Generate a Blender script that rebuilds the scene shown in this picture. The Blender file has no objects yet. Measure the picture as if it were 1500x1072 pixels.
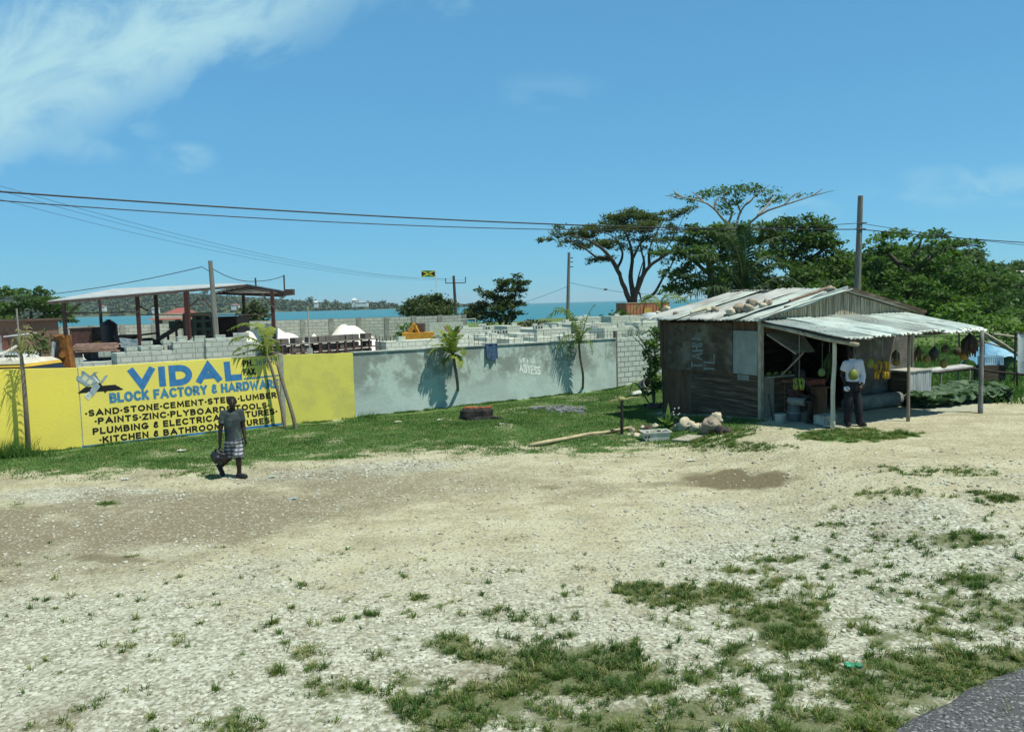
import bpy, bmesh, math, random
import numpy as np
from mathutils import Vector, Matrix, noise as mnoise
random.seed(7)
RNG = np.random.default_rng(11)
C = bpy.context.scene.collection
R = math.radians
V = Vector

# ------------------------------------------------------------------ camera
CAM = V((0, 0, 3.4)); FPX = 1150.0
CM = Matrix.Rotation(R(90 - 4.55), 3, 'X') @ Matrix.Rotation(R(-1.5), 3, 'Z')
CMI = CM.transposed()
def ray(px, py): return CM @ V(((px - 750) / FPX, -(py - 536) / FPX, -1))
def at(px, py, Y):
    d = ray(px, py); return CAM + d * (Y / d.y)
def pix(p):
    c = CMI @ (V(p) - CAM); return 750 + FPX * c.x / -c.z, 536 - FPX * c.y / -c.z
def sst(a, b, x):
    t = min(1, max(0, (x - a) / (b - a))); return t * t * (3 - 2 * t)
def nsst(a, b, x):
    t = np.clip((x - a) / (b - a), 0, 1); return t * t * (3 - 2 * t)
def gz(x, y):
    z = .42 * sst(3.6, 6.4, x) * sst(6, 13, y)
    r = x / max(y, 1)
    z += 9 * sst(90, 230, y) * sst(.30, .5, r)
    z -= 3.2 * sst(150, 185, y) * (1 - sst(.16, .3, r))
    z += (.022 * mnoise.noise(V((x * .5, y * .5, 3))) - .022) * sst(45, 20, y) if y < 45 else 0
    return z
def ngz(x, y):
    z = .42 * nsst(3.6, 6.4, x) * nsst(6, 13, y)
    r = x / np.maximum(y, 1)
    z += 9 * nsst(90, 230, y) * nsst(.30, .5, r)
    z -= 3.2 * nsst(150, 185, y) * (1 - nsst(.16, .3, r))
    return z
def ground(px, py):
    d = ray(px, py); t = 3
    lo = None
    while t < 400:
        p = CAM + d * t
        if p.z < gz(p.x, p.y): break
        lo = t; t *= 1.02
    a, b = lo or 1, t
    for _ in range(30):
        m = (a + b) / 2; p = CAM + d * m
        if p.z < gz(p.x, p.y): b = m
        else: a = m
    p = CAM + d * b
    return V((p.x, p.y, gz(p.x, p.y)))
def on_ground(p): return V((p[0], p[1], gz(p[0], p[1])))

# ------------------------------------------------------------------ materials
def new_mat(name):
    m = bpy.data.materials.new(name); m.use_nodes = True
    n = m.node_tree.nodes; n.clear()
    out = n.new('ShaderNodeOutputMaterial'); b = n.new('ShaderNodeBsdfPrincipled')
    m.node_tree.links.new(b.outputs[0], out.inputs[0])
    return m, n, m.node_tree.links, b, out
def rgba(c): return (c[0], c[1], c[2], 1)
def mixc(n, l, fac, a, b, mode='MIX'):
    x = n.new('ShaderNodeMix'); x.data_type = 'RGBA'; x.blend_type = mode
    for sock, v in ((x.inputs[0], fac), (x.inputs[6], a), (x.inputs[7], b)):
        if hasattr(v, 'links') or hasattr(v, 'is_linked'): l.new(v, sock)
        elif isinstance(v, (int, float)): sock.default_value = v
        else: sock.default_value = rgba(v)
    return x.outputs[2]
def fmath(n, l, op, a, b=0.0, clamp=False):
    x = n.new('ShaderNodeMath'); x.operation = op; x.use_clamp = clamp
    for i, v in enumerate((a, b)):
        if hasattr(v, 'is_linked'): l.new(v, x.inputs[i])
        else: x.inputs[i].default_value = v
    return x.outputs[0]
def ramp(n, l, v, a, b):
    x = n.new('ShaderNodeMapRange'); x.interpolation_type = 'SMOOTHSTEP'
    l.new(v, x.inputs[0]); x.inputs[1].default_value = a; x.inputs[2].default_value = b
    return x.outputs[0]
def coords(n, l, scale=(1, 1, 1), kind='Object'):
    t = n.new('ShaderNodeTexCoord'); m = n.new('ShaderNodeMapping')
    m.inputs['Scale'].default_value = scale; l.new(t.outputs[kind], m.inputs[0]); return m.outputs[0]
def noise(n, l, vec, scale, detail=5, rough=.6):
    x = n.new('ShaderNodeTexNoise'); x.inputs['Scale'].default_value = scale
    x.inputs['Detail'].default_value = detail; x.inputs['Roughness'].default_value = rough
    l.new(vec, x.inputs['Vector']); return x.outputs[0]
def bump(n, l, b, h, strength, dist=.02):
    x = n.new('ShaderNodeBump'); x.inputs['Strength'].default_value = strength; x.inputs['Distance'].default_value = dist
    l.new(h, x.inputs['Height']); l.new(x.outputs[0], b.inputs['Normal'])
def mat(name, c1, c2=None, scale=5, rough=.85, bmp=.3, metal=0, spec=.3, stretch=(1, 1, 1), rnd=0, c3=None, s3=1.2, lo=.38, hi=.62):
    m, n, l, b, o = new_mat(name)
    b.inputs['Roughness'].default_value = rough; b.inputs['Metallic'].default_value = metal
    b.inputs['Specular IOR Level'].default_value = spec
    vec = coords(n, l, stretch)
    f = noise(n, l, vec, scale)
    c = mixc(n, l, ramp(n, l, f, lo, hi), c1, c2 or tuple(v * .75 for v in c1))
    if c3:
        c = mixc(n, l, ramp(n, l, noise(n, l, vec, s3, 4), .5, .66), c, c3)
    if rnd:
        oi = n.new('ShaderNodeObjectInfo'); hs = n.new('ShaderNodeHueSaturation')
        l.new(fmath(n, l, 'MULTIPLY_ADD', oi.outputs['Random'], rnd), hs.inputs['Value'])
        hs.inputs['Value'].links[0].from_node.inputs[2].default_value = 1 - rnd / 2
        l.new(c, hs.inputs['Color']); c = hs.outputs[0]
    l.new(c, b.inputs['Base Color'])
    if bmp: bump(n, l, b, noise(n, l, vec, scale * 3), bmp)
    return m
def leaf_mat(name, dark, light, dry=None, trans=.3):
    m, n, l, b, o = new_mat(name)
    a = n.new('ShaderNodeAttribute'); a.attribute_name = 'tone'
    c = mixc(n, l, a.outputs['Fac'], dark, light)
    if dry: c = mixc(n, l, ramp(n, l, a.outputs['Fac'], .93, .99), c, dry)
    b.inputs['Roughness'].default_value = .6; b.inputs['Specular IOR Level'].default_value = .25
    l.new(c, b.inputs['Base Color'])
    t = n.new('ShaderNodeBsdfTranslucent'); l.new(mixc(n, l, 1.0, c, (1.0, 1.25, .5), 'MULTIPLY'), t.inputs[0])
    x = n.new('ShaderNodeMixShader'); x.inputs[0].default_value = trans
    l.new(b.outputs[0], x.inputs[1]); l.new(t.outputs[0], x.inputs[2]); l.new(x.outputs[0], o.inputs[0])
    return m

# ------------------------------------------------------------------ mesh builder
WM = {}
class MB:
    def __init__(s): s.v = []; s.f = []; s.m = []; s.cm = 0
    def add(s, vs, fs):
        k = len(s.v); s.v += [V(p) for p in vs]; s.f += [tuple(i + k for i in f) for f in fs]; s.m += [s.cm] * len(fs); return s
    def box(s, c, size, rot=None, taper=1.0):
        c = V(c); hx, hy, hz = [q / 2 for q in size]; vs = []
        for z in (-1, 1):
            k = taper if z > 0 else 1
            for x, y in ((-1, -1), (1, -1), (1, 1), (-1, 1)):
                p = V((x * hx * k, y * hy * k, z * hz)); vs.append(c + (rot @ p if rot else p))
        return s.add(vs, [(3, 2, 1, 0), (4, 5, 6, 7), (0, 1, 5, 4), (1, 2, 6, 5), (2, 3, 7, 6), (3, 0, 4, 7)])
    def tube(s, pts, rad, n=7, cap=True):
        pts = [V(p) for p in pts]
        if not hasattr(rad, '__len__'): rad = [rad] * len(pts)
        ref = V((.31, .17, .93)); vs = []
        for i, p in enumerate(pts):
            d = (pts[min(i + 1, len(pts) - 1)] - pts[max(i - 1, 0)]).normalized()
            a = d.cross(ref)
            if a.length < .2: a = d.cross(V((1, .2, 0)))
            a.normalize(); b = d.cross(a)
            vs += [p + (a * math.cos(2 * math.pi * j / n) + b * math.sin(2 * math.pi * j / n)) * rad[i] for j in range(n)]
        fs = [(i * n + j, i * n + (j + 1) % n, (i + 1) * n + (j + 1) % n, (i + 1) * n + j) for i in range(len(pts) - 1) for j in range(n)]
        if cap: fs += [tuple(range(n))[::-1], tuple((len(pts) - 1) * n + j for j in range(n))]
        return s.add(vs, fs)
    def lathe(s, c, prof, n=16, rot=None):
        c = V(c); vs = []
        for r, z in prof:
            for j in range(n):
                p = V((r * math.cos(2 * math.pi * j / n), r * math.sin(2 * math.pi * j / n), z)); vs.append(c + (rot @ p if rot else p))
        k = len(prof)
        fs = [(i * n + j, i * n + (j + 1) % n, (i + 1) * n + (j + 1) % n, (i + 1) * n + j) for i in range(k - 1) for j in range(n)]
        fs += [tuple(range(n))[::-1], tuple((k - 1) * n + j for j in range(n))]
        return s.add(vs, fs)
    def ball(s, c, r, nu=12, nv=8, rot=None, jit=0, seed=0):
        if not hasattr(r, '__len__'): r = (r, r, r)
        c = V(c); vs = []
        for i in range(nv + 1):
            th = math.pi * i / nv
            for j in range(nu):
                ph = 2 * math.pi * j / nu
                p = V((math.sin(th) * math.cos(ph), math.sin(th) * math.sin(ph), math.cos(th)))
                if jit: p *= 1 + jit * mnoise.noise(p * 1.7 + V((seed * 3.1, seed, 0))) + jit * .5 * mnoise.noise(p * 4 + V((seed, 0, seed)))
                p = V((p.x * r[0], p.y * r[1], p.z * r[2])); vs.append(c + (rot @ p if rot else p))
        fs = []
        for i in range(nv):
            for j in range(nu):
                a, b, cc, d = i * nu + j, i * nu + (j + 1) % nu, (i + 1) * nu + (j + 1) % nu, (i + 1) * nu + j
                fs.append((a, d, cc, b))
        return s.add(vs, fs)
    def prism(s, poly, h):
        """poly: list of 3D points (planar), h: extrusion vector"""
        k = len(poly); h = V(h); vs = [V(p) for p in poly] + [V(p) + h for p in poly]
        fs = [tuple(range(k))[::-1], tuple(range(k, 2 * k))] + [(i, (i + 1) % k, k + (i + 1) % k, k + i) for i in range(k)]
        return s.add(vs, fs)
    def sheet(s, o, a, b, la, lb, pitch=.12, amp=.018, na=6, th=.005, wob=.0, seed=0, ragged=0):
        """corrugated sheet: ridges run along a, wave across b"""
        o = V(o); a = V(a).normalized(); b = V(b).normalized(); nn = a.cross(b).normalized()
        nb = max(4, int(lb / pitch * 6)); vs = []
        for k in (0, 1):
            for i in range(na + 1):
                for j in range(nb + 1):
                    t = i / na
                    u = la * t
                    if ragged: u += ragged * mnoise.noise(V((j * .35, seed * 5.1, 2))) * (1 if i in (0, na) else 0)
                    w = lb * j / nb
                    h = amp * math.sin(2 * math.pi * w / pitch) + wob * mnoise.noise(V((u * .9, w * .9, seed * 7.7))) - k * th
                    vs.append(o + a * u + b * w + nn * h)
        N = (na + 1) * (nb + 1); W = nb + 1; fs = []
        for i in range(na):
            for j in range(nb):
                q = (i * W + j, (i + 1) * W + j, (i + 1) * W + j + 1, i * W + j + 1)
                fs.append(q); fs.append(tuple(N + x for x in q[::-1]))
        edge = [i * W for i in range(na + 1)] + [na * W + j for j in range(1, W)] + [i * W + W - 1 for i in range(na - 1, -1, -1)] + [j for j in range(W - 2, 0, -1)]
        for x in range(len(edge)):
            e, g = edge[x], edge[(x + 1) % len(edge)]; fs.append((e, N + e, N + g, g))
        return s.add(vs, fs)
    def build(s, name, mats, parent=None, origin=None, smooth=False, local=False, fix=True):
        if not isinstance(mats, (list, tuple)): mats = [mats]
        vs = s.v
        if parent is not None:
            W = WM[parent]
            if not local: Wi = W.inverted(); vs = [Wi @ p for p in vs]
        else:
            if origin is None:
                xs = [p.x for p in vs]; ys = [p.y for p in vs]
                origin = V((sum(xs) / len(xs), sum(ys) / len(ys), min(p.z for p in vs)))
            origin = V(origin); W = Matrix.Translation(origin)
            if not local: vs = [p - origin for p in vs]
        me = bpy.data.meshes.new(name); me.from_pydata([tuple(p) for p in vs], [], s.f)
        for m in mats: me.materials.append(m)
        if len(mats) > 1: me.polygons.foreach_set('material_index', s.m)
        if fix:
            bm = bmesh.new(); bm.from_mesh(me); bmesh.ops.recalc_face_normals(bm, faces=bm.faces); bm.to_mesh(me); bm.free()
        if smooth: me.polygons.foreach_set('use_smooth', [True] * len(me.polygons))
        me.update()
        return link(name, me, parent, origin if parent is None else None, W)
def link(name, me, parent=None, origin=None, W=None):
    o = bpy.data.objects.new(name, me); C.objects.link(o)
    if parent is not None: o.parent = parent
    elif origin is not None: o.location = origin
    WM[o] = W if W is not None else Matrix.Translation(V(origin or (0, 0, 0)))
    return o
def tag(o, label=None, cat=None, group=None, kind=None):
    if label: o['label'] = label
    if cat: o['category'] = cat
    if group: o['group'] = group
    if kind: o['kind'] = kind
    return o
def thing(name, label, cat, loc, rz=0.0, group=None):
    o = bpy.data.objects.new(name, None); C.objects.link(o)
    o.location = loc; o.rotation_euler = (0, 0, rz); o.empty_display_size = .2
    WM[o] = Matrix.Translation(V(loc)) @ Matrix.Rotation(rz, 4, 'Z')
    return tag(o, label, cat, group)
def dup(o, loc=None, rz=None, label=None, parent=None, scale=None):
    c = o.copy(); C.objects.link(c)
    if parent is not None: c.parent = parent
    if loc is not None: c.location = loc
    if rz is not None: c.rotation_euler = (0, 0, rz)
    if scale: c.scale = (scale,) * 3 if not hasattr(scale, '__len__') else scale
    if label: c['label'] = label
    for ch in list(o.children): dup(ch, parent=c)
    return c
def np_mesh(name, verts, faces, mats, parent=None, origin=(0, 0, 0), tone=None, smooth=False, local=False, mi=None):
    """verts (N,3) float, faces (M,k) int"""
    verts = np.asarray(verts, dtype=np.float64)
    if parent is not None:
        W = WM[parent]
        if not local:
            Wi = np.array(W.inverted()); verts = verts @ Wi[:3, :3].T + Wi[:3, 3]
    else:
        verts = verts - np.array(origin)[None, :]; W = Matrix.Translation(V(origin))
    me = bpy.data.meshes.new(name); k = faces.shape[1]
    me.vertices.add(len(verts)); me.vertices.foreach_set('co', verts.astype(np.float32).ravel())
    me.loops.add(faces.size); me.loops.foreach_set('vertex_index', faces.astype(np.int32).ravel())
    me.polygons.add(len(faces)); me.polygons.foreach_set('loop_start', np.arange(0, faces.size, k, dtype=np.int32))
    me.polygons.foreach_set('loop_total', np.full(len(faces), k, dtype=np.int32))
    if not isinstance(mats, (list, tuple)): mats = [mats]
    for m in mats: me.materials.append(m)
    if mi is not None: me.polygons.foreach_set('material_index', mi.astype(np.int32))
    if smooth: me.polygons.foreach_set('use_smooth', np.ones(len(faces), dtype=bool))
    if tone is not None:
        a = me.attributes.new('tone', 'FLOAT', 'POINT'); a.data.foreach_set('value', np.asarray(tone, dtype=np.float32))
    me.update(calc_edges=True)
    return link(name, me, parent, origin if parent is None else None, W)

# ------------------------------------------------------------------ foliage
def leaf_quads(cent, size, tone, up=.4, asp=.5):
    n = len(cent)
    nrm = RNG.normal(size=(n, 3)); nrm[:, 2] = np.abs(nrm[:, 2]) + up; nrm /= np.linalg.norm(nrm, axis=1)[:, None]
    t = RNG.normal(size=(n, 3)); t -= (t * nrm).sum(1)[:, None] * nrm; t /= np.linalg.norm(t, axis=1)[:, None]
    b = np.cross(nrm, t); s = size[:, None]
    vs = np.stack([cent - t * s, cent + b * s * asp + nrm * s * .1, cent + t * s, cent - b * s * asp + nrm * s * .1], 1).reshape(-1, 3)
    return vs, np.arange(4 * n).reshape(n, 4), np.repeat(tone, 4)
def crown(name, clumps, dens, size, m, parent=None, origin=(0, 0, 0), up=.4, hollow=.55, sub=7):
    """clumps: (center, (rx,ry,rz), density factor). Leaves grouped in twiggy tufts within each clump."""
    P, S, T = [], [], []
    for c, r, k in clumps:
        r = np.array(r); n = int(dens * k * (r[0] * r[1] * r[2]) ** (2 / 3)); n = max(n, 12)
        nt = max(3, n // sub)
        d = RNG.normal(size=(nt, 3)); d /= np.linalg.norm(d, axis=1)[:, None]
        rad = (hollow + (1 - hollow) * RNG.random(nt)) * (.82 + .3 * np.array([mnoise.noise(V(q * 2.3) + V(c) * .37) for q in d]))
        tc = np.array(c) + d * rad[:, None] * r
        tt = np.clip(RNG.normal(.45, .18, nt) + RNG.normal(0, .17), 0, .92)
        idx = RNG.integers(0, nt, n)
        spread = .16 * r.mean() + size * .8
        p = tc[idx] + RNG.normal(size=(n, 3)) * spread * np.array([1, 1, .55])
        P.append(p); S.append(size * (.6 + .8 * RNG.random(n))); T.append(np.clip(tt[idx] + RNG.normal(0, .12, n), 0, 1))
    P = np.concatenate(P); S = np.concatenate(S); T = np.concatenate(T)
    vs, fs, tn = leaf_quads(P, S, T, up)
    return np_mesh(name, vs, fs, m, parent, origin, tn)
def layered(cl, k=6):
    """break every clump into flat sprays scattered through it: an uneven, tiered crown"""
    out = []
    for c, r, d in cl:
        for _ in range(k):
            q = V((random.gauss(0, .42), random.gauss(0, .42), random.uniform(-.75, .8))); f = random.uniform(.38, .62)
            out.append((c + V((q.x * r[0], q.y * r[1], q.z * r[2])), (r[0] * f, r[1] * f, min(r[2], r[0]) * random.uniform(.16, .32)), d))
    return out
def pxclumps(L, D, dz=None):
    """clumps from (px,py,rx,ry,dens,depth offset) at distance D"""
    out = []
    for c in L:
        px, py, rx, ry = c[:4]; k = c[4] if len(c) > 4 else 1; dd = c[5] if len(c) > 5 else random.uniform(-.6, .6) * rx * D / FPX
        s = (D + dd) / FPX
        out.append((at(px, py, D + dd), (rx * s, max(rx, ry) * s * .9, ry * s), k))
    return out
def limb(mb, pts, r0, r1, n=6, wig=0.0):
    pts = [V(p) for p in pts]; q = []
    for i in range(len(pts) - 1):
        for k in range(4):
            t = k / 4
            p0 = pts[max(i - 1, 0)]; p1 = pts[i]; p2 = pts[i + 1]; p3 = pts[min(i + 2, len(pts) - 1)]
            p = .5 * ((2 * p1) + (p2 - p0) * t + (2 * p0 - 5 * p1 + 4 * p2 - p3) * t * t + (3 * p1 - p0 - 3 * p2 + p3) * t ** 3)
            if wig and (i or k): p = p + V((random.uniform(-wig, wig), random.uniform(-wig, wig), random.uniform(-wig, wig)))
            q.append(p)
    q.append(pts[-1]); N = len(q) - 1
    mb.tube(q, [r0 + (r1 - r0) * i / N for i in range(N + 1)], n)
def frond(name, base, az, el, L, droop, nl, ll, w, mats, parent, sag=.5, twist=0.0, rr=.02):
    """palm frond: rachis tube + leaflets both sides, one mesh with two materials"""
    d = V((math.cos(az) * math.cos(el), math.sin(az) * math.cos(el), math.sin(el))); side0 = V((-math.sin(az), math.cos(az), 0))
    P = [V(base) + d * (L * t) + V((0, 0, -droop * L * t * t)) for t in [i / 12 for i in range(13)]]
    mb = MB(); mb.cm = 1; mb.tube(P, [rr * (1 - .8 * i / 12) for i in range(13)], 5)
    mb.cm = 0; tones = []
    for i in range(nl):
        t = .12 + .88 * i / (nl - 1); k = t * 12; a = min(int(k), 11); p = P[a].lerp(P[a + 1], k - a)
        tan = (P[a + 1] - P[a]).normalized(); up = side0.cross(tan).normalized()
        if up.z < 0 and el > 0: pass
        for sgn in (-1, 1):
            sd = (side0 * sgn * math.cos(twist) + up * math.sin(twist) * sgn).normalized()
            l = ll * (math.sin(math.pi * min(1, t * .85 + .18)) ** .6) * random.uniform(.8, 1.1)
            dr = (sd + tan * random.uniform(.35, .75) + up * random.uniform(-.1, .35)).normalized()
            q1 = p + dr * l * .5; q2 = p + dr * l + V((0, 0, -sag * l * random.uniform(.6, 1.2)))
            wd = tan.cross(dr).cross(dr).normalized() * w * .5
            mb.add([p - wd * .6, p + wd * .6, q1 + wd, q1 - wd, q2], [(0, 1, 2, 3), (3, 2, 4)])
    o = mb.build(name, mats, parent, fix=False)
    a = o.data.attributes.new('tone', 'FLOAT', 'POINT')
    tn = []
    base_t = random.uniform(.2, .7)
    for i in range(len(mb.v)): tn.append(min(1, max(0, base_t + .25 * mnoise.noise(mb.v[i] * 5))))
    a.data.foreach_set('value', tn)
    return o
# ------------------------------------------------------------------ camera, light, sky
cd = bpy.data.cameras.new('camera'); co = bpy.data.objects.new('camera', cd); C.objects.link(co)
co.matrix_world = Matrix.Translation(CAM) @ CM.to_4x4()
cd.sensor_width = 36; cd.lens = 36 * FPX / 1500; cd.clip_end = 60000; cd.clip_start = .1
bpy.context.scene.camera = co
sc = bpy.context.scene
sc.view_settings.view_transform = 'Standard'; sc.view_settings.look = 'None'; sc.view_settings.exposure = 0.3; sc.view_settings.gamma = 1
SUN_AZ = V((.85, -.5, 0)).normalized(); EL = R(66)
SUN = V((SUN_AZ.x * math.cos(EL), SUN_AZ.y * math.cos(EL), math.sin(EL)))
sl = bpy.data.lights.new('sun', 'SUN'); sl.energy = 4.6; sl.angle = R(.53); sl.color = (1, .96, .86)
so = bpy.data.objects.new('sun', sl); C.objects.link(so); so.location = (20, -20, 60)
so.rotation_euler = (-SUN).to_track_quat('-Z', 'Y').to_euler()
w = bpy.data.worlds.new('World'); sc.world = w; w.use_nodes = True
n = w.node_tree.nodes; l = w.node_tree.links; n.clear()
wo = n.new('ShaderNodeOutputWorld'); bg = n.new('ShaderNodeBackground'); l.new(bg.outputs[0], wo.inputs[0])
sky = n.new('ShaderNodeTexSky'); sky.sky_type = 'NISHITA'; sky.sun_disc = False
sky.sun_elevation = EL; sky.sun_rotation = math.atan2(-SUN_AZ.x, SUN_AZ.y)
sky.air_density = 1.0; sky.dust_density = 0; sky.ozone_density = 6
bg.inputs[1].default_value = .0813
tc = n.new('ShaderNodeTexCoord'); sp = n.new('ShaderNodeSeparateXYZ'); l.new(tc.outputs['Generated'], sp.inputs[0])
yy = fmath(n, l, 'MAXIMUM', sp.outputs[1], .08)
u_ = fmath(n, l, 'DIVIDE', sp.outputs[0], yy); v_ = fmath(n, l, 'DIVIDE', sp.outputs[2], yy)
# a band of high thin cloud, top left: distance across and position along its axis
ax = V((.435, .166)).normalized()
ox, oy = -.62, .20
du = fmath(n, l, 'SUBTRACT', u_, ox); dv = fmath(n, l, 'SUBTRACT', v_, oy)
al = fmath(n, l, 'ADD', fmath(n, l, 'MULTIPLY', du, ax.x), fmath(n, l, 'MULTIPLY', dv, ax.y))
ac = fmath(n, l, 'ADD', fmath(n, l, 'MULTIPLY', du, -ax.y), fmath(n, l, 'MULTIPLY', dv, ax.x))
cx = n.new('ShaderNodeCombineXYZ'); l.new(fmath(n, l, 'MULTIPLY', al, 1.0), cx.inputs[0]); l.new(fmath(n, l, 'MULTIPLY', ac, 2.0), cx.inputs[1])
nz1 = n.new('ShaderNodeTexNoise'); nz1.inputs['Scale'].default_value = 5.5; nz1.inputs['Detail'].default_value = 9; nz1.inputs['Roughness'].default_value = .62
nz1.inputs['Distortion'].default_value = .5; l.new(cx.outputs[0], nz1.inputs['Vector'])
d0 = fmath(n, l, 'SUBTRACT', ac, fmath(n, l, 'ADD', fmath(n, l, 'MULTIPLY', fmath(n, l, 'SUBTRACT', nz1.outputs[0], .5), .16), .045))
band = fmath(n, l, 'MULTIPLY', ramp(n, l, d0, -.075, -.005), ramp(n, l, d0, .19, .05))
dens = fmath(n, l, 'MULTIPLY', band, ramp(n, l, nz1.outputs[0], .20, .60))
dens = fmath(n, l, 'MULTIPLY', dens, fmath(n, l, 'MULTIPLY', ramp(n, l, al, .62, .32), .95))
def wisp(px, py, rx, ry, k, seed):
    uu, vv = (px - 750) / FPX, (444 - .0262 * (px - 750) - py) / FPX
    e = fmath(n, l, 'ADD', fmath(n, l, 'POWER', fmath(n, l, 'DIVIDE', fmath(n, l, 'SUBTRACT', u_, uu), rx / FPX), 2), fmath(n, l, 'POWER', fmath(n, l, 'DIVIDE', fmath(n, l, 'SUBTRACT', v_, vv), ry / FPX), 2))
    q = n.new('ShaderNodeTexNoise'); q.inputs['Scale'].default_value = 14; q.inputs['Detail'].default_value = 7; q.inputs['Distortion'].default_value = .6
    cc = n.new('ShaderNodeCombineXYZ'); l.new(u_, cc.inputs[0]); l.new(fmath(n, l, 'MULTIPLY', v_, 2.2), cc.inputs[1]); cc.inputs[2].default_value = seed; l.new(cc.outputs[0], q.inputs['Vector'])
    return fmath(n, l, 'MULTIPLY', fmath(n, l, 'MULTIPLY', ramp(n, l, e, 1.3, 0), ramp(n, l, q.outputs[0], .36, .68)), k)
for a in ((285, 236, 50, 24, .5, 1), (1165, 312, 70, 22, .45, 2), (1430, 275, 190, 34, .32, 3), (660, 18, 60, 26, .35, 4), (1480, 160, 120, 30, .0, 5), (810, 140, 90, 30, .14, 6), (150, 205, 110, 40, .35, 7)):
    if a[4]: dens = fmath(n, l, 'MAXIMUM', dens, wisp(*a))
gm = n.new('ShaderNodeGamma'); gm.inputs[1].default_value = .45; l.new(mixc(n, l, 1.0, sky.outputs[0], (.1, .1, .1), 'MULTIPLY'), gm.inputs[0])
base = mixc(n, l, 1.0, gm.outputs[0], (2.9, 6.95, 9.4), 'MULTIPLY')
base = mixc(n, l, ramp(n, l, sp.outputs[2], .42, .80), base, mixc(n, l, 1.0, sky.outputs[0], (.75, .85, .62), 'MULTIPLY'))
l.new(mixc(n, l, dens, base, (4.6, 7.4, 8.2)), bg.inputs[0])

# ------------------------------------------------------------------ ground zones (plain albedo areas: lawn, dirt, white gravel)
WALL0 = ground(0, 668); WALL0.z = 0
WALL_DIR = V((.83, .557, 0)).normalized(); WALL_N = V((WALL_DIR.y, -WALL_DIR.x, 0))
SH0 = V((6.14, 19.4, 0)); SH_A = math.atan2(.436, .9)
SU = V((math.cos(SH_A), math.sin(SH_A), 0)); SV = V((-SU.y, SU.x, 0))
LB = np.array([(-400, 690), (0, 690), (120, 694), (250, 690), (330, 684), (420, 678), (500, 669), (620, 660), (700, 659), (780, 659), (900, 657), (1000, 652), (1080, 641), (1117, 624), (1180, 615), (1240, 606), (1300, 600), (1340, 596), (1400, 591), (1480, 584), (1600, 570), (1900, 560)], float)
PATCH = [(930, 860, 35, 12, 1), (1060, 870, 75, 16, .9), (1140, 905, 75, 26, 1), (1160, 935, 55, 18, 1), (800, 960, 120, 22, .8), (870, 990, 130, 36, 1), (680, 1035, 110, 34, 1), (480, 1010, 65, 18, .7),
         (440, 955, 55, 12, .6), (900, 1064, 130, 26, .9), (1200, 1062, 150, 26, 1), (1400, 985, 120, 30, 1.2), (1290, 1012, 90, 26, 1), (1400, 790, 85, 13, .9), (1450, 730, 60, 9, .8), (1290, 722, 75, 10, .6),
         (1130, 820, 60, 8, .6), (1440, 850, 60, 14, .7), (1250, 770, 50, 6, .6), (1090, 835, 50, 8, .6), (612, 874, 18, 8, .9), (600, 1000, 30, 10, .7), (160, 738, 20, 4, .7), (22, 742, 16, 5, .7),
         (545, 900, 16, 6, .8), (1470, 900, 50, 20, .7), (80, 1060, 40, 14, .6), (210, 1015, 40, 10, .6), (990, 880, 55, 12, .8), (640, 940, 40, 12, .8), (330, 1064, 60, 10, .7), (1390, 690, 100, 9, .5), (1250, 638, 85, 8, 1.3),
         (1100, 655, 60, 7, .5), (740, 900, 60, 10, .5), (1330, 870, 60, 10, .5), (1210, 985, 60, 14, .6), (1010, 1035, 90, 18, .7), (1330, 930, 90, 12, .6), (1080, 985, 50, 10, .5)]
LAT = [RNG.random((64, 64)) for _ in range(6)]
def vnoise(x, y, k=0):
    a = LAT[k]; xi = np.floor(x).astype(int); yi = np.floor(y).astype(int); fx = x - xi; fy = y - yi
    fx = fx * fx * (3 - 2 * fx); fy = fy * fy * (3 - 2 * fy); g = lambda i, j: a[i % 64, j % 64]
    return (g(xi, yi) * (1 - fx) + g(xi + 1, yi) * fx) * (1 - fy) + (g(xi, yi + 1) * (1 - fx) + g(xi + 1, yi + 1) * fx) * fy
def fbm(x, y, k=0, o=4):
    s = 0; t = 0; am = 1
    for i in range(o):
        s = s + am * vnoise(x * 2 ** i + 7.3 * i, y * 2 ** i + 3.1 * i, (k + i) % 6); t += am; am *= .55
    return s / t
CMn = np.array(CMI)
def npix(x, y, z):
    c = np.stack([x, y, z - 3.4], -1) @ CMn.T
    d = np.maximum(-c[..., 2], .5)
    return 750 + FPX * c[..., 0] / d, 536 - FPX * c[..., 1] / d
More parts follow.
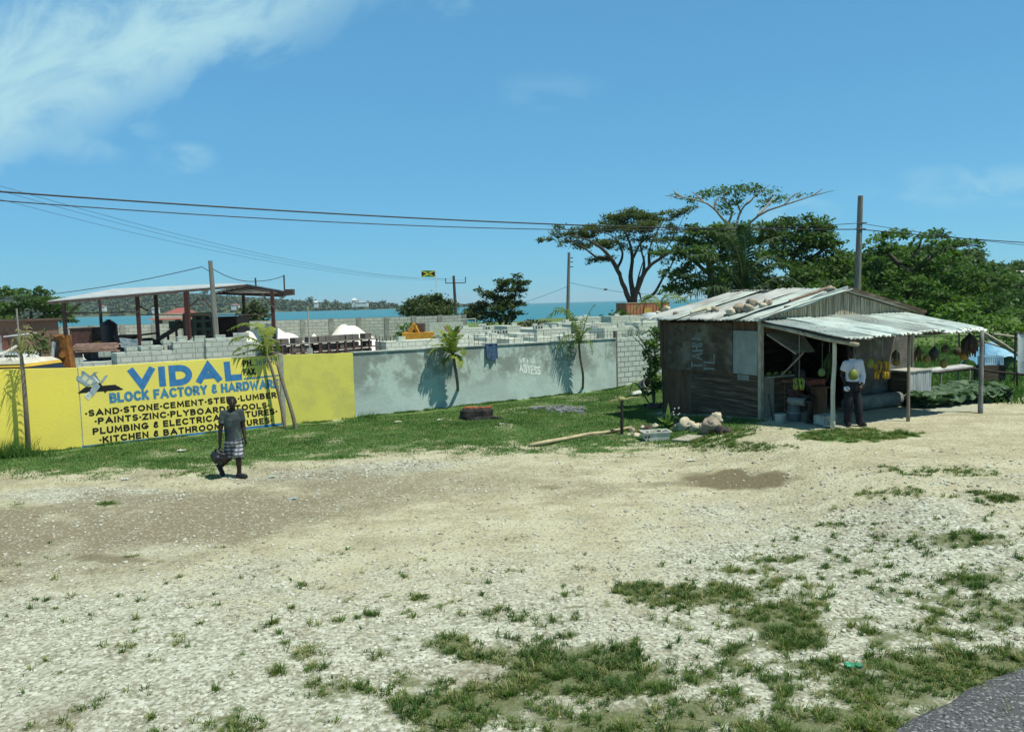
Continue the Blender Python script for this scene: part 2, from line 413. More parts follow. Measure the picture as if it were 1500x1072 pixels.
def zones(x, y, z):
    px, py = npix(x, y, z)
    front = y > 3
    n1 = fbm(x * .9 + 40, y * .9 + 40, 0); n2 = fbm(x * 3.1 + 20, y * 3.1 + 9, 2); n3 = fbm(x * .35 + 11, y * .35 + 31, 4)
    lb = np.interp(px, LB[:, 0], LB[:, 1])
    grass = nsst(-13, 14, lb - py + (n2 - .5) * 34 + (n1 - .5) * 26) * nsst(5, 11, y)
    bare = nsst(.58, .72, n1) * .5
    grass = grass * (1 - bare * (py < lb - 4) * .75)
    for cx_, cy_, rx, ry, k in PATCH:
        e = ((px - cx_) / rx) ** 2 + ((py - cy_) / ry) ** 2
        grass = np.maximum(grass, np.clip(k * nsst(1.9, .1, e + (n2 - .5) * 3.2), 0, 1))
    lowr = nsst(760, 1000, py) * nsst(250, 900, px) + .55 * nsst(690, 800, py) * nsst(950, 1250, px)
    n4 = fbm(x * 7 + 3, y * 7 + 5, 1); grass = np.maximum(grass, np.maximum(nsst(.57, .68, n2) * .8, nsst(.60, .70, n4) * .9) * np.clip(lowr, 0, 1)); grass = np.maximum(grass, nsst(.66, .74, n4) * nsst(740, 900, py) * .8)
    grass = np.maximum(grass, np.where(py < 500, .8 * nsst(.4, .6, n3), 0))
    t = (x - SH0.x) * SU.x + (y - SH0.y) * SU.y; v = (x - SH0.x) * SV.x + (y - SH0.y) * SV.y
    inside = nsst(-.25, .1, t) * nsst(6.2, 5.2, t) * nsst(-2.25, -1.9, v) * nsst(4.4, 4.0, v)
    grass = grass * (1 - inside)
    ws = (x - WALL0.x) * WALL_DIR.x + (y - WALL0.y) * WALL_DIR.y; wd = -((x - WALL0.x) * WALL_N.x + (y - WALL0.y) * WALL_N.y)
    yard = nsst(-.05, .1, wd) * nsst(30, 20, ws) * nsst(135, 110, y + (n3 - .5) * 60)
    grass = np.where(front, grass * (1 - yard), 0)
    # brown dirt band
    bc = np.interp(px, [-300, 0, 250, 450, 650, 850, 1000], [800, 790, 762, 728, 706, 694, 690]); bw = np.interp(px, [-300, 0, 300, 600, 900, 1050], [60, 52, 40, 24, 10, 4])
    brown = nsst(1.9, .0, np.abs(py - bc) / bw + (n1 - .5) * 2.4 + (n2 - .5) * .9) * (.35 + .65 * nsst(900, 150, px)) * nsst(1080, 700, px)
    brown = np.maximum(brown, .55 * nsst(.52, .66, n3) * (py > 700))
    white = np.clip(nsst(700, 960, py + (n1 - .5) * 150 + (n2 - .5) * 60) * .9 + nsst(900, 1200, px) * nsst(655, 810, py + (n1 - .5) * 90 + (n2 - .5) * 40) * .85 + .9 * nsst(1.4, .3, ((px - 140) / 150) ** 2 + ((py - 726) / 14) ** 2 + (n2 - .5) * 1.5), 0, 1)
    white = np.maximum(white, .9 * nsst(1.3, .2, ((px - 520) / 190) ** 2 + ((py - 690 + (px - 520) * .08) / 11) ** 2 + (n2 - .5) * 1.4))
    e = ((px - 1085) / 75) ** 2 + ((py - 701) / 13) ** 2
    wet = np.clip(nsst(1.7, .1, e + (n2 - .5) * 2.2 + (n1 - .5) * 2.4), 0, 1)
    wet = np.maximum(wet, .5 * nsst(1.5, .1, ((px - 1000) / 85) ** 2 + ((py - 707 + (px - 1000) * .05) / 6) ** 2 + (n2 - .5) * 1.8))
    wet = np.maximum(wet, .6 * nsst(1.3, .3, ((px - 155) / 60) ** 2 + ((py - 818) / 9) ** 2 + (n2 - .5) * 1.2))
    wet = np.maximum(wet, .5 * nsst(1.2, .3, ((px - 800) / 30) ** 2 + ((py - 714) / 4) ** 2 + (n2 - .5)))
    return grass, white, brown, wet, yard, inside
def build_ground():
    xs = np.concatenate([-np.geomspace(900, 22, 40), np.arange(-21.5, 21.5, .15), np.geomspace(22, 900, 60)])
    ys = np.concatenate([np.linspace(-120, 3, 14), np.arange(3.3, 32, .12), np.geomspace(32.3, 900, 110)])
    X, Y = np.meshgrid(xs, ys, indexing='ij'); nx, ny = X.shape
    Z = np.array([gz(a, b) for a, b in zip(X.ravel(), Y.ravel())]).reshape(X.shape)
    Z += np.where((Y > 3) & (Y < 34), (fbm(X * 2.2, Y * 2.2, 1) - .5) * .05, 0) * nsst(34, 24, Y)
    vs = np.stack([X, Y, Z], -1).reshape(-1, 3)
    i = np.arange(nx - 1)[:, None] * ny + np.arange(ny - 1)[None, :]
    fs = np.stack([i, i + ny, i + ny + 1, i + 1], -1).reshape(-1, 4)
    m, n, l, b, o = new_mat('ground')
    g = np_mesh('ground', vs, fs, m, smooth=True); tag(g, kind='structure')
    gr, wh, br, we, ya, ins = [q.ravel() for q in zones(X, Y, Z)]
    for nm, arr in (('za', np.stack([gr, wh, br, we], -1)), ('zb', np.stack([ya, ins, nsst(690, 720, npix(X, Y, Z)[1].ravel()), ya * 0 + 1], -1))):
        at_ = g.data.attributes.new(nm, 'FLOAT_COLOR', 'POINT'); at_.data.foreach_set('color', arr.astype(np.float32).ravel())
    A = n.new('ShaderNodeAttribute'); A.attribute_name = 'za'; B = n.new('ShaderNodeAttribute'); B.attribute_name = 'zb'
    sa = n.new('ShaderNodeSeparateColor'); l.new(A.outputs['Color'], sa.inputs[0]); sb = n.new('ShaderNodeSeparateColor'); l.new(B.outputs['Color'], sb.inputs[0])
    vec = coords(n, l)
    n1 = noise(n, l, vec, 1.3, 6); n2 = noise(n, l, vec, 9, 6, .65); n3 = noise(n, l, vec, 38, 5, .7)
    vo = n.new('ShaderNodeTexVoronoi'); vo.inputs['Scale'].default_value = 17; l.new(vec, vo.inputs['Vector'])
    vo2 = n.new('ShaderNodeTexVoronoi'); vo2.inputs['Scale'].default_value = 34; l.new(vec, vo2.inputs['Vector'])
    def pert(f, k, nn=n2):
        x = n.new('ShaderNodeMath'); x.operation = 'MULTIPLY_ADD'; l.new(fmath(n, l, 'SUBTRACT', nn, .5), x.inputs[0]); x.inputs[1].default_value = k; l.new(f, x.inputs[2]); return x.outputs[0]
    tan = mixc(n, l, ramp(n, l, n2, .35, .65), (.41, .395, .26), (.325, .31, .20))
    tan = mixc(n, l, ramp(n, l, n1, .4, .62), tan, (.445, .44, .305))
    tan = mixc(n, l, fmath(n, l, 'MULTIPLY', ramp(n, l, noise(n, l, coords(n, l, (.55, 1.5, 1)), 1.1, 9, .72), .50, .64), .6), tan, (.255, .24, .155))
    sep = n.new('ShaderNodeSeparateColor'); l.new(vo.outputs['Color'], sep.inputs[0])
    sep2 = n.new('ShaderNodeSeparateColor'); l.new(vo2.outputs['Color'], sep2.inputs[0])
    st = mixc(n, l, sep.outputs[0], (.35, .36, .275), (.56, .59, .49))
    st = mixc(n, l, ramp(n, l, sep2.outputs[1], .75, .95), st, (.22, .23, .165))
    gap = fmath(n, l, 'MULTIPLY', ramp(n, l, vo.outputs['Distance'], .36, .72), fmath(n, l, 'ADD', .14, fmath(n, l, 'MULTIPLY', ramp(n, l, noise(n, l, vec, 3.2, 6, .7), .45, .64), .62)))
    st = mixc(n, l, gap, st, (.135, .14, .095))
    c = mixc(n, l, ramp(n, l, pert(sa.outputs[1], 1.3), .08, .95), tan, st)
    st = mixc(n, l, fmath(n, l, 'MULTIPLY', ramp(n, l, noise(n, l, coords(n, l, (1, 1.6, 1)), 2.6, 9, .78), .50, .66), .65), st, (.20, .205, .13))
    c = mixc(n, l, ramp(n, l, pert(sa.outputs[1], 1.3), .08, .95), tan, st)
    brc = mixc(n, l, n3, (.135, .118, .074), (.25, .23, .15))
    brc = mixc(n, l, ramp(n, l, sep2.outputs[0], .8, .9), brc, (.36, .37, .29))
    c = mixc(n, l, fmath(n, l, 'MULTIPLY', ramp(n, l, pert(sa.outputs[2], .9), .0, .82), .95), c, brc)
    c = mixc(n, l, fmath(n, l, 'MULTIPLY', ramp(n, l, sep2.outputs[2], .84, .92), .7), c, (.18, .165, .11))
    c = mixc(n, l, fmath(n, l, 'MULTIPLY', ramp(n, l, noise(n, l, coords(n, l, (.8, 2.4, 1)), 7, 8, .75), .56, .70), .5), c, (.215, .205, .135))
    c = mixc(n, l, ramp(n, l, A.outputs['Alpha'], .1, .8), c, mixc(n, l, n2, (.10, .085, .05), (.20, .18, .11)))
    gs = mixc(n, l, ramp(n, l, n2, .35, .65), (.065, .135, .036), (.11, .175, .055))
    gs = mixc(n, l, ramp(n, l, n1, .50, .68), gs, (.19, .195, .09))
    gsf = pert(pert(sa.outputs[0], .8), .9, n3)
    soil = mixc(n, l, ramp(n, l, n3, .35, .65), (.07, .10, .032), (.15, .16, .08))
    gs = mixc(n, l, sb.outputs[2], gs, soil)
    c = mixc(n, l, fmath(n, l, 'MULTIPLY', ramp(n, l, gsf, .36, .85), fmath(n, l, 'SUBTRACT', 1, fmath(n, l, 'MULTIPLY', sb.outputs[2], .1))), c, gs)
    yc = mixc(n, l, n2, (.55, .555, .5), (.42, .42, .37))
    c = mixc(n, l, sb.outputs[0], c, yc)
    c = mixc(n, l, sb.outputs[1], c, mixc(n, l, n2, (.30, .31, .24), (.40, .42, .33)))
    l.new(c, b.inputs['Base Color']); b.inputs['Roughness'].default_value = .95; b.inputs['Specular IOR Level'].default_value = .1
    hh = fmath(n, l, 'ADD', fmath(n, l, 'MULTIPLY', fmath(n, l, 'SUBTRACT', 1, vo.outputs['Distance']), .8), fmath(n, l, 'ADD', n2, fmath(n, l, 'MULTIPLY', n3, .5)))
    bump(n, l, b, hh, .7, .035)
build_ground()
def scatter(n, x0, x1, y0, y1):
    x = RNG.uniform(x0, x1, n); y = RNG.uniform(y0, y1, n); return x, y
def heights(x, y):
    z = np.array([gz(a, b) for a, b in zip(x, y)]); return z + (fbm(x * 2.2, y * 2.2, 1) - .5) * .05 * nsst(34, 24, y)
def blades(name, x, y, z, h, wd, m, label=None, grp=None, kind='stuff', parent=None, lean=.5):
    n = len(x); a = RNG.uniform(0, 2 * np.pi, n); ln = RNG.normal(0, lean, (n, 2)) * h[:, None]
    base = np.stack([x, y, z - .01], -1); s = np.stack([np.cos(a) * wd, np.sin(a) * wd, a * 0], -1)
    tip = base + np.stack([ln[:, 0], ln[:, 1], h], -1)
    vs = np.stack([base - s, base + s, tip], 1).reshape(-1, 3)
    t = np.clip(RNG.normal(.45, .2, n) + (fbm(x * 1.3, y * 1.3, 3) - .5) * 1.3, 0, 1)
    o = np_mesh(name, vs, np.arange(3 * n).reshape(n, 3), m, parent, tone=np.repeat(t, 3))
    if parent is None: tag(o, kind=kind)
    return o
M_GRASS = leaf_mat('grass blades', (.045, .115, .024), (.12, .225, .055), (.26, .26, .12), .3)
M_GRASS2 = leaf_mat('roadside grass blades', (.04, .092, .02), (.13, .205, .045), (.30, .28, .13), .35)
x, y = scatter(800000, -14, 9, 14, 33); z = heights(x, y)
g = zones(x, y, z)[0]; px_, py_ = npix(x, y, z)
k = (RNG.random(len(x)) < g * .8) & (px_ > -40) & (px_ < 1130); x, y, z = x[k], y[k], z[k]
tall = fbm(x * .8, y * .8, 5)
blades('lawn_grass', x, y, z, (.018 + .04 * RNG.random(len(x))) * (.4 + 1.1 * tall) * nsst(.0, .7, (x - WALL0.x) * WALL_N.x + (y - WALL0.y) * WALL_N.y), .008 + .008 * RNG.random(len(x)), M_GRASS)
x, y = scatter(130000, 10, 27, 20.5, 42); z = heights(x, y)
g = zones(x, y, z)[0]; k = RNG.random(len(x)) < g * .8; x, y, z = x[k], y[k], z[k]
blades('meadow_grass', x, y, z, .08 + .18 * RNG.random(len(x)), .014 + .014 * RNG.random(len(x)), M_GRASS)
x, y = scatter(430000, -8, 12, 5.2, 19); z = heights(x, y)
g = zones(x, y, z)[0]; px_, py_ = npix(x, y, z); dd = fbm(x * 6, y * 6, 1)
k = (RNG.random(len(x)) < nsst(.12, 1.0, g) * .55 * nsst(.32, .62, dd)) & (py_ > 628) & (px_ > -60) & (px_ < 1560) & ~((py_ < 690) & (px_ < 1000)); x, y, z, g = x[k], y[k], z[k], g[k]
def tufts(name, x, y, z, g, m):
    nb = RNG.integers(7, 26, len(x)); hh = (.02 + .075 * RNG.random(len(x)) ** 1.8) * (.5 + .9 * fbm(x * 2.5, y * 2.5, 4)) * (.6 + .5 * g); tt = np.clip(RNG.normal(.4, .22, len(x)) + (fbm(x * 1.1, y * 1.1, 3) - .5) * 1.2, 0, 1); tt = np.where(RNG.random(len(x)) < .18 + .25 * (fbm(x * .7, y * .7, 0) > .55), .97, tt)
    i = np.repeat(np.arange(len(x)), nb); n = len(i); a = RNG.uniform(0, 2 * np.pi, n); rr = np.abs(RNG.normal(0, .022, n)); h = hh[i] * RNG.uniform(.5, 1.15, n); ln = RNG.uniform(.3, 1.3, n) * h
    base = np.stack([x[i] + rr * np.cos(a), y[i] + rr * np.sin(a), z[i] - .006], -1); w_ = RNG.uniform(.0022, .005, n); s = np.stack([-np.sin(a) * w_, np.cos(a) * w_, a * 0], -1)
    mid = base + np.stack([np.cos(a) * ln * .4, np.sin(a) * ln * .4, h * .7], -1); tip = base + np.stack([np.cos(a) * ln, np.sin(a) * ln, h * RNG.uniform(.7, 1.05, n)], -1)
    vs = np.stack([base - s, base + s, mid + s * .8, tip, mid - s * .8], 1).reshape(-1, 3); k0 = np.arange(n)[:, None] * 5
    fs = np.concatenate([k0 + np.array([[0, 1, 2]]), k0 + np.array([[0, 2, 4]]), k0 + np.array([[4, 2, 3]])])
    return tag(np_mesh(name, vs, fs, m, tone=np.repeat(np.clip(tt[i] + RNG.normal(0, .08, n), 0, 1), 5)), kind='stuff')
tufts('roadside_grass', x, y, z, g, M_GRASS2)
# weeds along the wall foot
s_ = RNG.uniform(-2, 20.5, 26000); off = np.abs(RNG.normal(0, .10, 26000)) + .02
den = fbm(s_ * 1.6, s_ * 0 + 5, 2); k = RNG.random(26000) < nsst(.3, .75, den); s_, off = s_[k], off[k]
x = WALL0.x + WALL_DIR.x * s_ + WALL_N.x * off; y = WALL0.y + WALL_DIR.y * s_ + WALL_N.y * off; z = heights(x, y)
blades('wall_foot_weeds', x, y, z, (.02 + .07 * RNG.random(len(x))) * (.3 + 1.2 * fbm(s_ * 3, s_ * 0, 1)), .012 + .01 * RNG.random(len(x)), M_GRASS)
# loose stones
def ico():
    t = (1 + 5 ** .5) / 2
    v = np.array([(-1, t, 0), (1, t, 0), (-1, -t, 0), (1, -t, 0), (0, -1, t), (0, 1, t), (0, -1, -t), (0, 1, -t), (t, 0, -1), (t, 0, 1), (-t, 0, -1), (-t, 0, 1)], float); v /= np.linalg.norm(v[0])
    f = np.array([(0, 11, 5), (0, 5, 1), (0, 1, 7), (0, 7, 10), (0, 10, 11), (1, 5, 9), (5, 11, 4), (11, 10, 2), (10, 7, 6), (7, 1, 8), (3, 9, 4), (3, 4, 2), (3, 2, 6), (3, 6, 8), (3, 8, 9), (4, 9, 5), (2, 4, 11), (6, 2, 10), (8, 6, 7), (9, 8, 1)])
    return v, f
def stones(name, x, y, z, r, m):
    v, f = ico(); n = len(x); a = RNG.uniform(0, 2 * np.pi, n)
    P = v[None] * (1 + RNG.normal(0, .13, (n, 12, 1))) * np.stack([r, r * RNG.uniform(.6, 1, n), r * RNG.uniform(.35, .7, n)], -1)[:, None, :]
    ca, sa_ = np.cos(a)[:, None], np.sin(a)[:, None]
    Q = np.stack([P[..., 0] * ca - P[..., 1] * sa_, P[..., 0] * sa_ + P[..., 1] * ca, P[..., 2]], -1) + np.stack([x, y, z + r * .12], -1)[:, None, :]
    fs = (f[None] + (np.arange(n) * 12)[:, None, None]).reshape(-1, 3)
    return tag(np_mesh(name, Q.reshape(-1, 3), fs, m, tone=np.repeat(RNG.random(n), 12)), kind='stuff')
def stone_mat():
    m, n, l, b, o = new_mat('loose limestone'); a = n.new('ShaderNodeAttribute'); a.attribute_name = 'tone'
    c = mixc(n, l, ramp(n, l, a.outputs['Fac'], .0, .85), (.33, .33, .25), (.54, .56, .465))
    c = mixc(n, l, ramp(n, l, a.outputs['Fac'], .80, .84), c, (.20, .195, .145))
    l.new(mixc(n, l, fmath(n, l, 'MULTIPLY', noise(n, l, coords(n, l), 60), .4), c, (.4, .37, .29)), b.inputs['Base Color']); b.inputs['Roughness'].default_value = .95; b.inputs['Specular IOR Level'].default_value = .1; return m
x, y = scatter(150000, -8.5, 12.5, 5.3, 20); z = heights(x, y)
zz = zones(x, y, z); px_, py_ = npix(x, y, z); cl = fbm(x * 2, y * 2, 2)
k = (RNG.random(len(x)) < (.17 + .83 * zz[1] - .12 * zz[2]) * (1 - .8 * zz[3]) * (1 - zz[0]) ** 2 * nsst(.25, .6, cl) * .62) & (px_ > -40) & (px_ < 1540) & (py_ > 655); x, y, z = x[k], y[k], z[k]
stones('gravel', x, y, z, .006 + .022 * RNG.random(len(x)) ** 3 * (.6 + .08 * y), stone_mat())
# ------------------------------------------------------------------ road
def road():
    a = ground(1312, 1072); b2 = ground(1500, 974); d = (b2 - a); d.z = 0; d.normalize(); nr = V((d.y, -d.x, 0))
    vs = []; NS = 260; NC = 14; t0, t1 = -14, 60
    for i in range(NS + 1):
        s = t0 + (t1 - t0) * i / NS
        for j in range(NC + 1):
            e = 7.2 * (j / NC) ** 1.5 + (.16 * mnoise.noise(V((s * 1.1, 0, 1))) + .09 * mnoise.noise(V((s * 4, 2, 1))) + .04 * mnoise.noise(V((s * 13, 2, 1))) if j == 0 else 0)
            p = a + d * s + nr * e; zr = gz(p.x, p.y) + (.045 if j else -.03)
            if j == 1: zr += .0
            vs.append(V((p.x, p.y, zr + .035)))
    fs = [(i * (NC + 1) + j, (i + 1) * (NC + 1) + j, (i + 1) * (NC + 1) + j + 1, i * (NC + 1) + j + 1) for i in range(NS) for j in range(NC)]
    m, n, l, b, o = new_mat('asphalt'); vec = coords(n, l)
    c = mixc(n, l, noise(n, l, vec, 3), (.055, .06, .062), (.085, .09, .09))
    vo = n.new('ShaderNodeTexVoronoi'); vo.inputs['Scale'].default_value = 55; l.new(vec, vo.inputs['Vector']); s = n.new('ShaderNodeSeparateColor'); l.new(vo.outputs['Color'], s.inputs[0])
    c = mixc(n, l, ramp(n, l, s.outputs[0], .72, .95), c, (.24, .25, .24)); c = mixc(n, l, ramp(n, l, s.outputs[1], .8, .95), c, (.02, .022, .025))
    l.new(c, b.inputs['Base Color']); b.inputs['Roughness'].default_value = .9; bump(n, l, b, fmath(n, l, 'SUBTRACT', 1, vo.outputs['Distance']), .7, .01)
    mb = MB(); mb.add(vs, fs); tag(mb.build('road', m, origin=(0, 0, 0), smooth=True), kind='structure')
road()
# ------------------------------------------------------------------ sea
def sea():
    m, n, l, b, o = new_mat('sea water'); vec = coords(n, l, (1, .35, 1))
    c = mixc(n, l, noise(n, l, vec, .012, 5), (.035, .165, .215), (.05, .20, .245))
    l.new(c, b.inputs['Base Color']); b.inputs['Roughness'].default_value = .55; b.inputs['Specular IOR Level'].default_value = .22
    bump(n, l, b, noise(n, l, coords(n, l), .35, 6), .5, .3)
    mb = MB(); r = 9000; mb.add([(-r, 100, -1.3), (r, 100, -1.3), (r, r, -1.3), (-r, r, -1.3)], [(0, 1, 2, 3)]); tag(mb.build('sea', m, origin=(0, 0, -1.3)), kind='structure')
sea()
# ------------------------------------------------------------------ far headland across the bay
M_FAR = leaf_mat('far wood', (.045, .085, .045), (.075, .125, .06), None, .0)
M_HILLSOIL = mat('hill soil', (.05, .08, .035), (.08, .10, .045), .05, bmp=0)
FAR_TOP = [(-500, 415), (0, 432), (60, 436), (100, 438), (200, 430), (270, 430), (330, 434), (385, 438), (430, 441), (470, 445), (510, 446), (540, 444), (575, 446), (600, 452), (640, 449), (700, 444), (740, 447), (770, 452)]
def far_hills():
    D = 1500; pxs = np.arange(-500, 772, 3.0); vs = []; rows = 7
    for p in pxs:
        top = np.interp(p, [a for a, _ in FAR_TOP], [b for _, b in FAR_TOP])
        for r in range(rows):
            f = r / (rows - 1); dd = D + 340 * f
            zt = max(at(p, top + 3, D + 200).z, 0.2) * math.sin(min(1, f * 1.35) * math.pi / 2)
            q = at(p, 450, dd); vs.append(V((q.x, q.y, -2 + (zt + 2) * (1 if f > 0 else 0) + (2.5 * mnoise.noise(V((q.x * .02, q.y * .02, 0))) if f > 0 else 0))))
    nr = len(pxs); fs = [(i * rows + j, (i + 1) * rows + j, (i + 1) * rows + j + 1, i * rows + j + 1) for i in range(nr - 1) for j in range(rows - 1)]
    mb = MB(); mb.add(vs, fs); tag(mb.build('hills', M_HILLSOIL, origin=(0, 0, 0), smooth=True), kind='structure')
    cl = []
    for i in range(3800):
        p = random.uniform(-300, 768); top = np.interp(p, [a for a, _ in FAR_TOP], [b for _, b in FAR_TOP]); f = random.random() ** .7
        dd = D + 340 * f; zt = max(at(p, top + 3, D + 200).z, .2) * math.sin(min(1, f * 1.35) * math.pi / 2); q = at(p, 450, dd)
        r = random.uniform(2.2, 5.0) * (.5 if p > 580 else 1); cl.append((V((q.x, q.y, zt + r * .3)), (r * 1.5, r * 1.5, r), 1))
    for px, py in ((413, 434), (455, 439), (478, 443), (492, 444), (560, 443), (524, 445), (300, 428)):
        q = at(px, py, D + 120); cl.append((q, (3.2, 3.2, 5), 2))
    tag(crown('far_woodland', cl, 3.2, 2.6, M_FAR, sub=3), kind='stuff')
far_hills()

# ------------------------------------------------------------------ the air over the bay: one even volume round the whole scene
def haze():
    m = bpy.data.materials.new('haze'); m.use_nodes = True; n = m.node_tree.nodes; l = m.node_tree.links; n.clear(); o = n.new('ShaderNodeOutputMaterial'); v = n.new('ShaderNodeVolumePrincipled')
    v.inputs['Color'].default_value = (.80, .90, .97, 1); v.inputs['Density'].default_value = .00008; v.inputs['Anisotropy'].default_value = .1; l.new(v.outputs[0], o.inputs['Volume'])
    mb = MB(); mb.box((0, 4450, 42), (18200, 9200, 94)); tag(mb.build('haze', m, origin=(0, 4450, -5)), kind='stuff')
haze()
# ------------------------------------------------------------------ text
def arc(cx, cy, rx, ry, a0, a1, n=10): return [(cx + rx * math.cos(R(a0 + (a1 - a0) * i / n)), cy + ry * math.sin(R(a0 + (a1 - a0) * i / n))) for i in range(n + 1)]
PB = [(0, 0), (0, 1)] + arc(.3, .74, .24, .26, 90, -90) + [(0, .48)]
GL = {'A': (.78, [[(0, 0), (.39, 1), (.78, 0)], [(.15, .3), (.63, .3)]]), 'B': (.58, [[(0, 0), (0, 1)] + arc(.3, .77, .22, .23, 90, -90) + [(0, .54)], [(.3, .54)] + arc(.33, .27, .25, .27, 90, -90) + [(0, 0)]]),
      'C': (.66, [arc(.38, .5, .38, .5, 48, 312, 16)]), 'D': (.66, [[(0, 0), (0, 1)] + arc(.26, .5, .4, .5, 90, -90, 14) + [(0, 0)]]), 'E': (.5, [[(.5, 1), (0, 1), (0, 0), (.5, 0)], [(0, .52), (.43, .52)]]), 'F': (.5, [[(.5, 1), (0, 1), (0, 0)], [(0, .5), (.42, .5)]]),
      'G': (.7, [arc(.38, .5, .38, .5, 48, 340, 16), [(.42, .42), (.74, .42)]]), 'H': (.6, [[(0, 0), (0, 1)], [(.6, 0), (.6, 1)], [(0, .5), (.6, .5)]]), 'I': (.02, [[(0, 0), (0, 1)]]), 'K': (.58, [[(0, 0), (0, 1)], [(.54, 1), (.02, .42)], [(.2, .6), (.58, 0)]]), 'L': (.48, [[(0, 1), (0, 0), (.48, 0)]]),
      'M': (.78, [[(0, 0), (.05, 1), (.39, .25), (.73, 1), (.78, 0)]]), 'N': (.6, [[(0, 0), (0, 1), (.6, 0), (.6, 1)]]), 'O': (.76, [arc(.38, .5, .38, .5, 90, 450, 22)]), 'P': (.54, [PB]), 'R': (.58, [PB, [(.27, .48), (.58, 0)]]), 'S': (.54, [arc(.28, .75, .26, .25, 35, 270, 12)[:-1] + arc(.27, .25, .27, .25, 90, -145, 12)]),
      'T': (.6, [[(0, 1), (.6, 1)], [(.3, 1), (.3, 0)]]), 'U': (.6, [[(0, 1)] + arc(.3, .3, .3, .3, 180, 360, 12) + [(.6, 1)]]), 'V': (.74, [[(0, 1), (.37, 0), (.74, 1)]]), 'W': (.98, [[(0, 1), (.24, 0), (.49, .8), (.74, 0), (.98, 1)]]), 'X': (.62, [[(0, 0), (.62, 1)], [(0, 1), (.62, 0)]]), 'Y': (.64, [[(0, 1), (.32, .5), (.64, 1)], [(.32, .5), (.32, 0)]]), 'Z': (.6, [[(0, 1), (.6, 1), (0, 0), (.6, 0)]]),
      '&': (.42, [[(.40, .92), (.22, 1), (.10, .8), (.22, .57), (.40, .57)], [(.22, .57), (.02, .42), (.02, .14), (.2, 0), (.44, .12)]]), '1': (.04, [[(0, 0), (0, 1), (-.12, .85)]]), '3': (.5, [arc(.24, .76, .24, .24, 150, -80, 10) + arc(.24, .26, .26, .26, 80, -150, 10)]), '6': (.52, [[(.42, .96), (.14, .7)] + arc(.26, .28, .26, .28, 160, 520, 16)]), '9': (.52, [[(.10, .04), (.38, .3)] + arc(.26, .72, .26, .28, -20, 340, 16)]),
      '-': (.24, [[(0, .45), (.24, .45)]]), 'o': (.44, [arc(.22, .36, .2, .24, 90, 450, 12)]), '.': (.08, [[(0, .02), (.08, .02)]]), '\u00b7': (.02, [[(-.03, .46), (.05, .46)]]), ' ': (.16, [])}
def stroke_text(txt, q, wd, gap=.2, n=(0, -1, 0), jit=.012):
    """brush lettering: txt laid into the quad q (TL, TR, BL, BR, 3D points); wd: brush width in text heights"""
    tot = sum(GL[c][0] for c in txt) + (gap + wd) * (len(txt) - 1); H = ((q[0] - q[2]).length + (q[1] - q[3]).length) / 2; Wd = ((q[1] - q[0]).length + (q[3] - q[2]).length) / 2
    ws = wd * H; mu, mv = ws / 2 / Wd, .5 * wd
    def P(u, v): u = mu + u * (1 - 2 * mu); v = mv + v * (1 - 2 * mv); return (q[2] * (1 - u) + q[3] * u) * (1 - v) + (q[0] * (1 - u) + q[1] * u) * v
    nn = V(n).normalized(); vs, fs = [], []; x = 0; k = 0
    for c in txt:
        w, strokes = GL[c]
        for st in strokes:
            jx, jy = random.uniform(-jit, jit), random.uniform(-jit, jit) * 2
            pts = [P((x + a + jx + (random.uniform(-jit, jit) if jit > .02 else 0)) / tot, b + jy * .5 + (random.uniform(-jit, jit) if jit > .02 else 0)) + nn * (.0004 * (k % 4)) for a, b in st]; k += 1; closed = (pts[0] - pts[-1]).length < ws * .2; m = len(pts)
            if not closed:
                pts[0] = pts[0] + (pts[0] - pts[1]).normalized() * ws * .42; pts[-1] = pts[-1] + (pts[-1] - pts[-2]).normalized() * ws * .42
            for i in range(m):
                if closed: d0 = (pts[i] - pts[i - 1] if i else pts[0] - pts[-2]).normalized(); d1 = (pts[i + 1] - pts[i] if i < m - 1 else pts[1] - pts[0]).normalized()
                else: d1 = (pts[min(i + 1, m - 1)] - pts[min(i, m - 2)]).normalized(); d0 = (pts[max(i, 1)] - pts[max(i - 1, 0)]).normalized()
                a, b = d0.cross(nn), d1.cross(nn); s = (a + b); s = s.normalized() if s.length > .05 else a; s = s * (min(2.2, 1 / max(.3, s.dot(a))) * ws / 2)
                vs += [pts[i] - s, pts[i] + s]
            o = len(vs) - 2 * m; fs += [(o + 2 * i, o + 2 * i + 1, o + 2 * i + 3, o + 2 * i + 2) for i in range(m - 1)]
        x += w + gap + wd
    return vs, fs
# ------------------------------------------------------------------ boundary wall (local: x along the wall, -y to the road, z up)
WA = math.atan2(WALL_DIR.y, WALL_DIR.x)
wall = thing('boundary_wall', 'long boundary wall with yellow painted stretch, hand lettered advert and bare grey stretch', 'wall', WALL0, WA)
WI = WM[wall].inverted(); WR = WM[wall].to_3x3()
def wpt(px, py, off=0.0):
    """pixel -> local (s, z) on the wall's front face"""
    d = ray(px, py); t = (WALL0 - CAM).dot(WALL_N) / d.dot(WALL_N); q = WI @ (CAM + d * t); return q.x, q.z
TH = .2
S_SIGN0 = wpt(118, 600)[0]; S_SIGN1 = wpt(413.5, 570)[0]; S_Y1 = wpt(519, 560)[0]; S_G1 = wpt(903, 530)[0]; S_END = S_G1 + 9.5
def ztop(s): return float(np.interp(s, [-7, 0, S_SIGN0, S_SIGN1, S_Y1, S_G1, S_END], [2.15, wpt(0, 541)[1], wpt(115, 539)[1], wpt(412, 520.5)[1], wpt(518, 517)[1], wpt(900, 496.5)[1], wpt(902, 486)[1] - .02]))
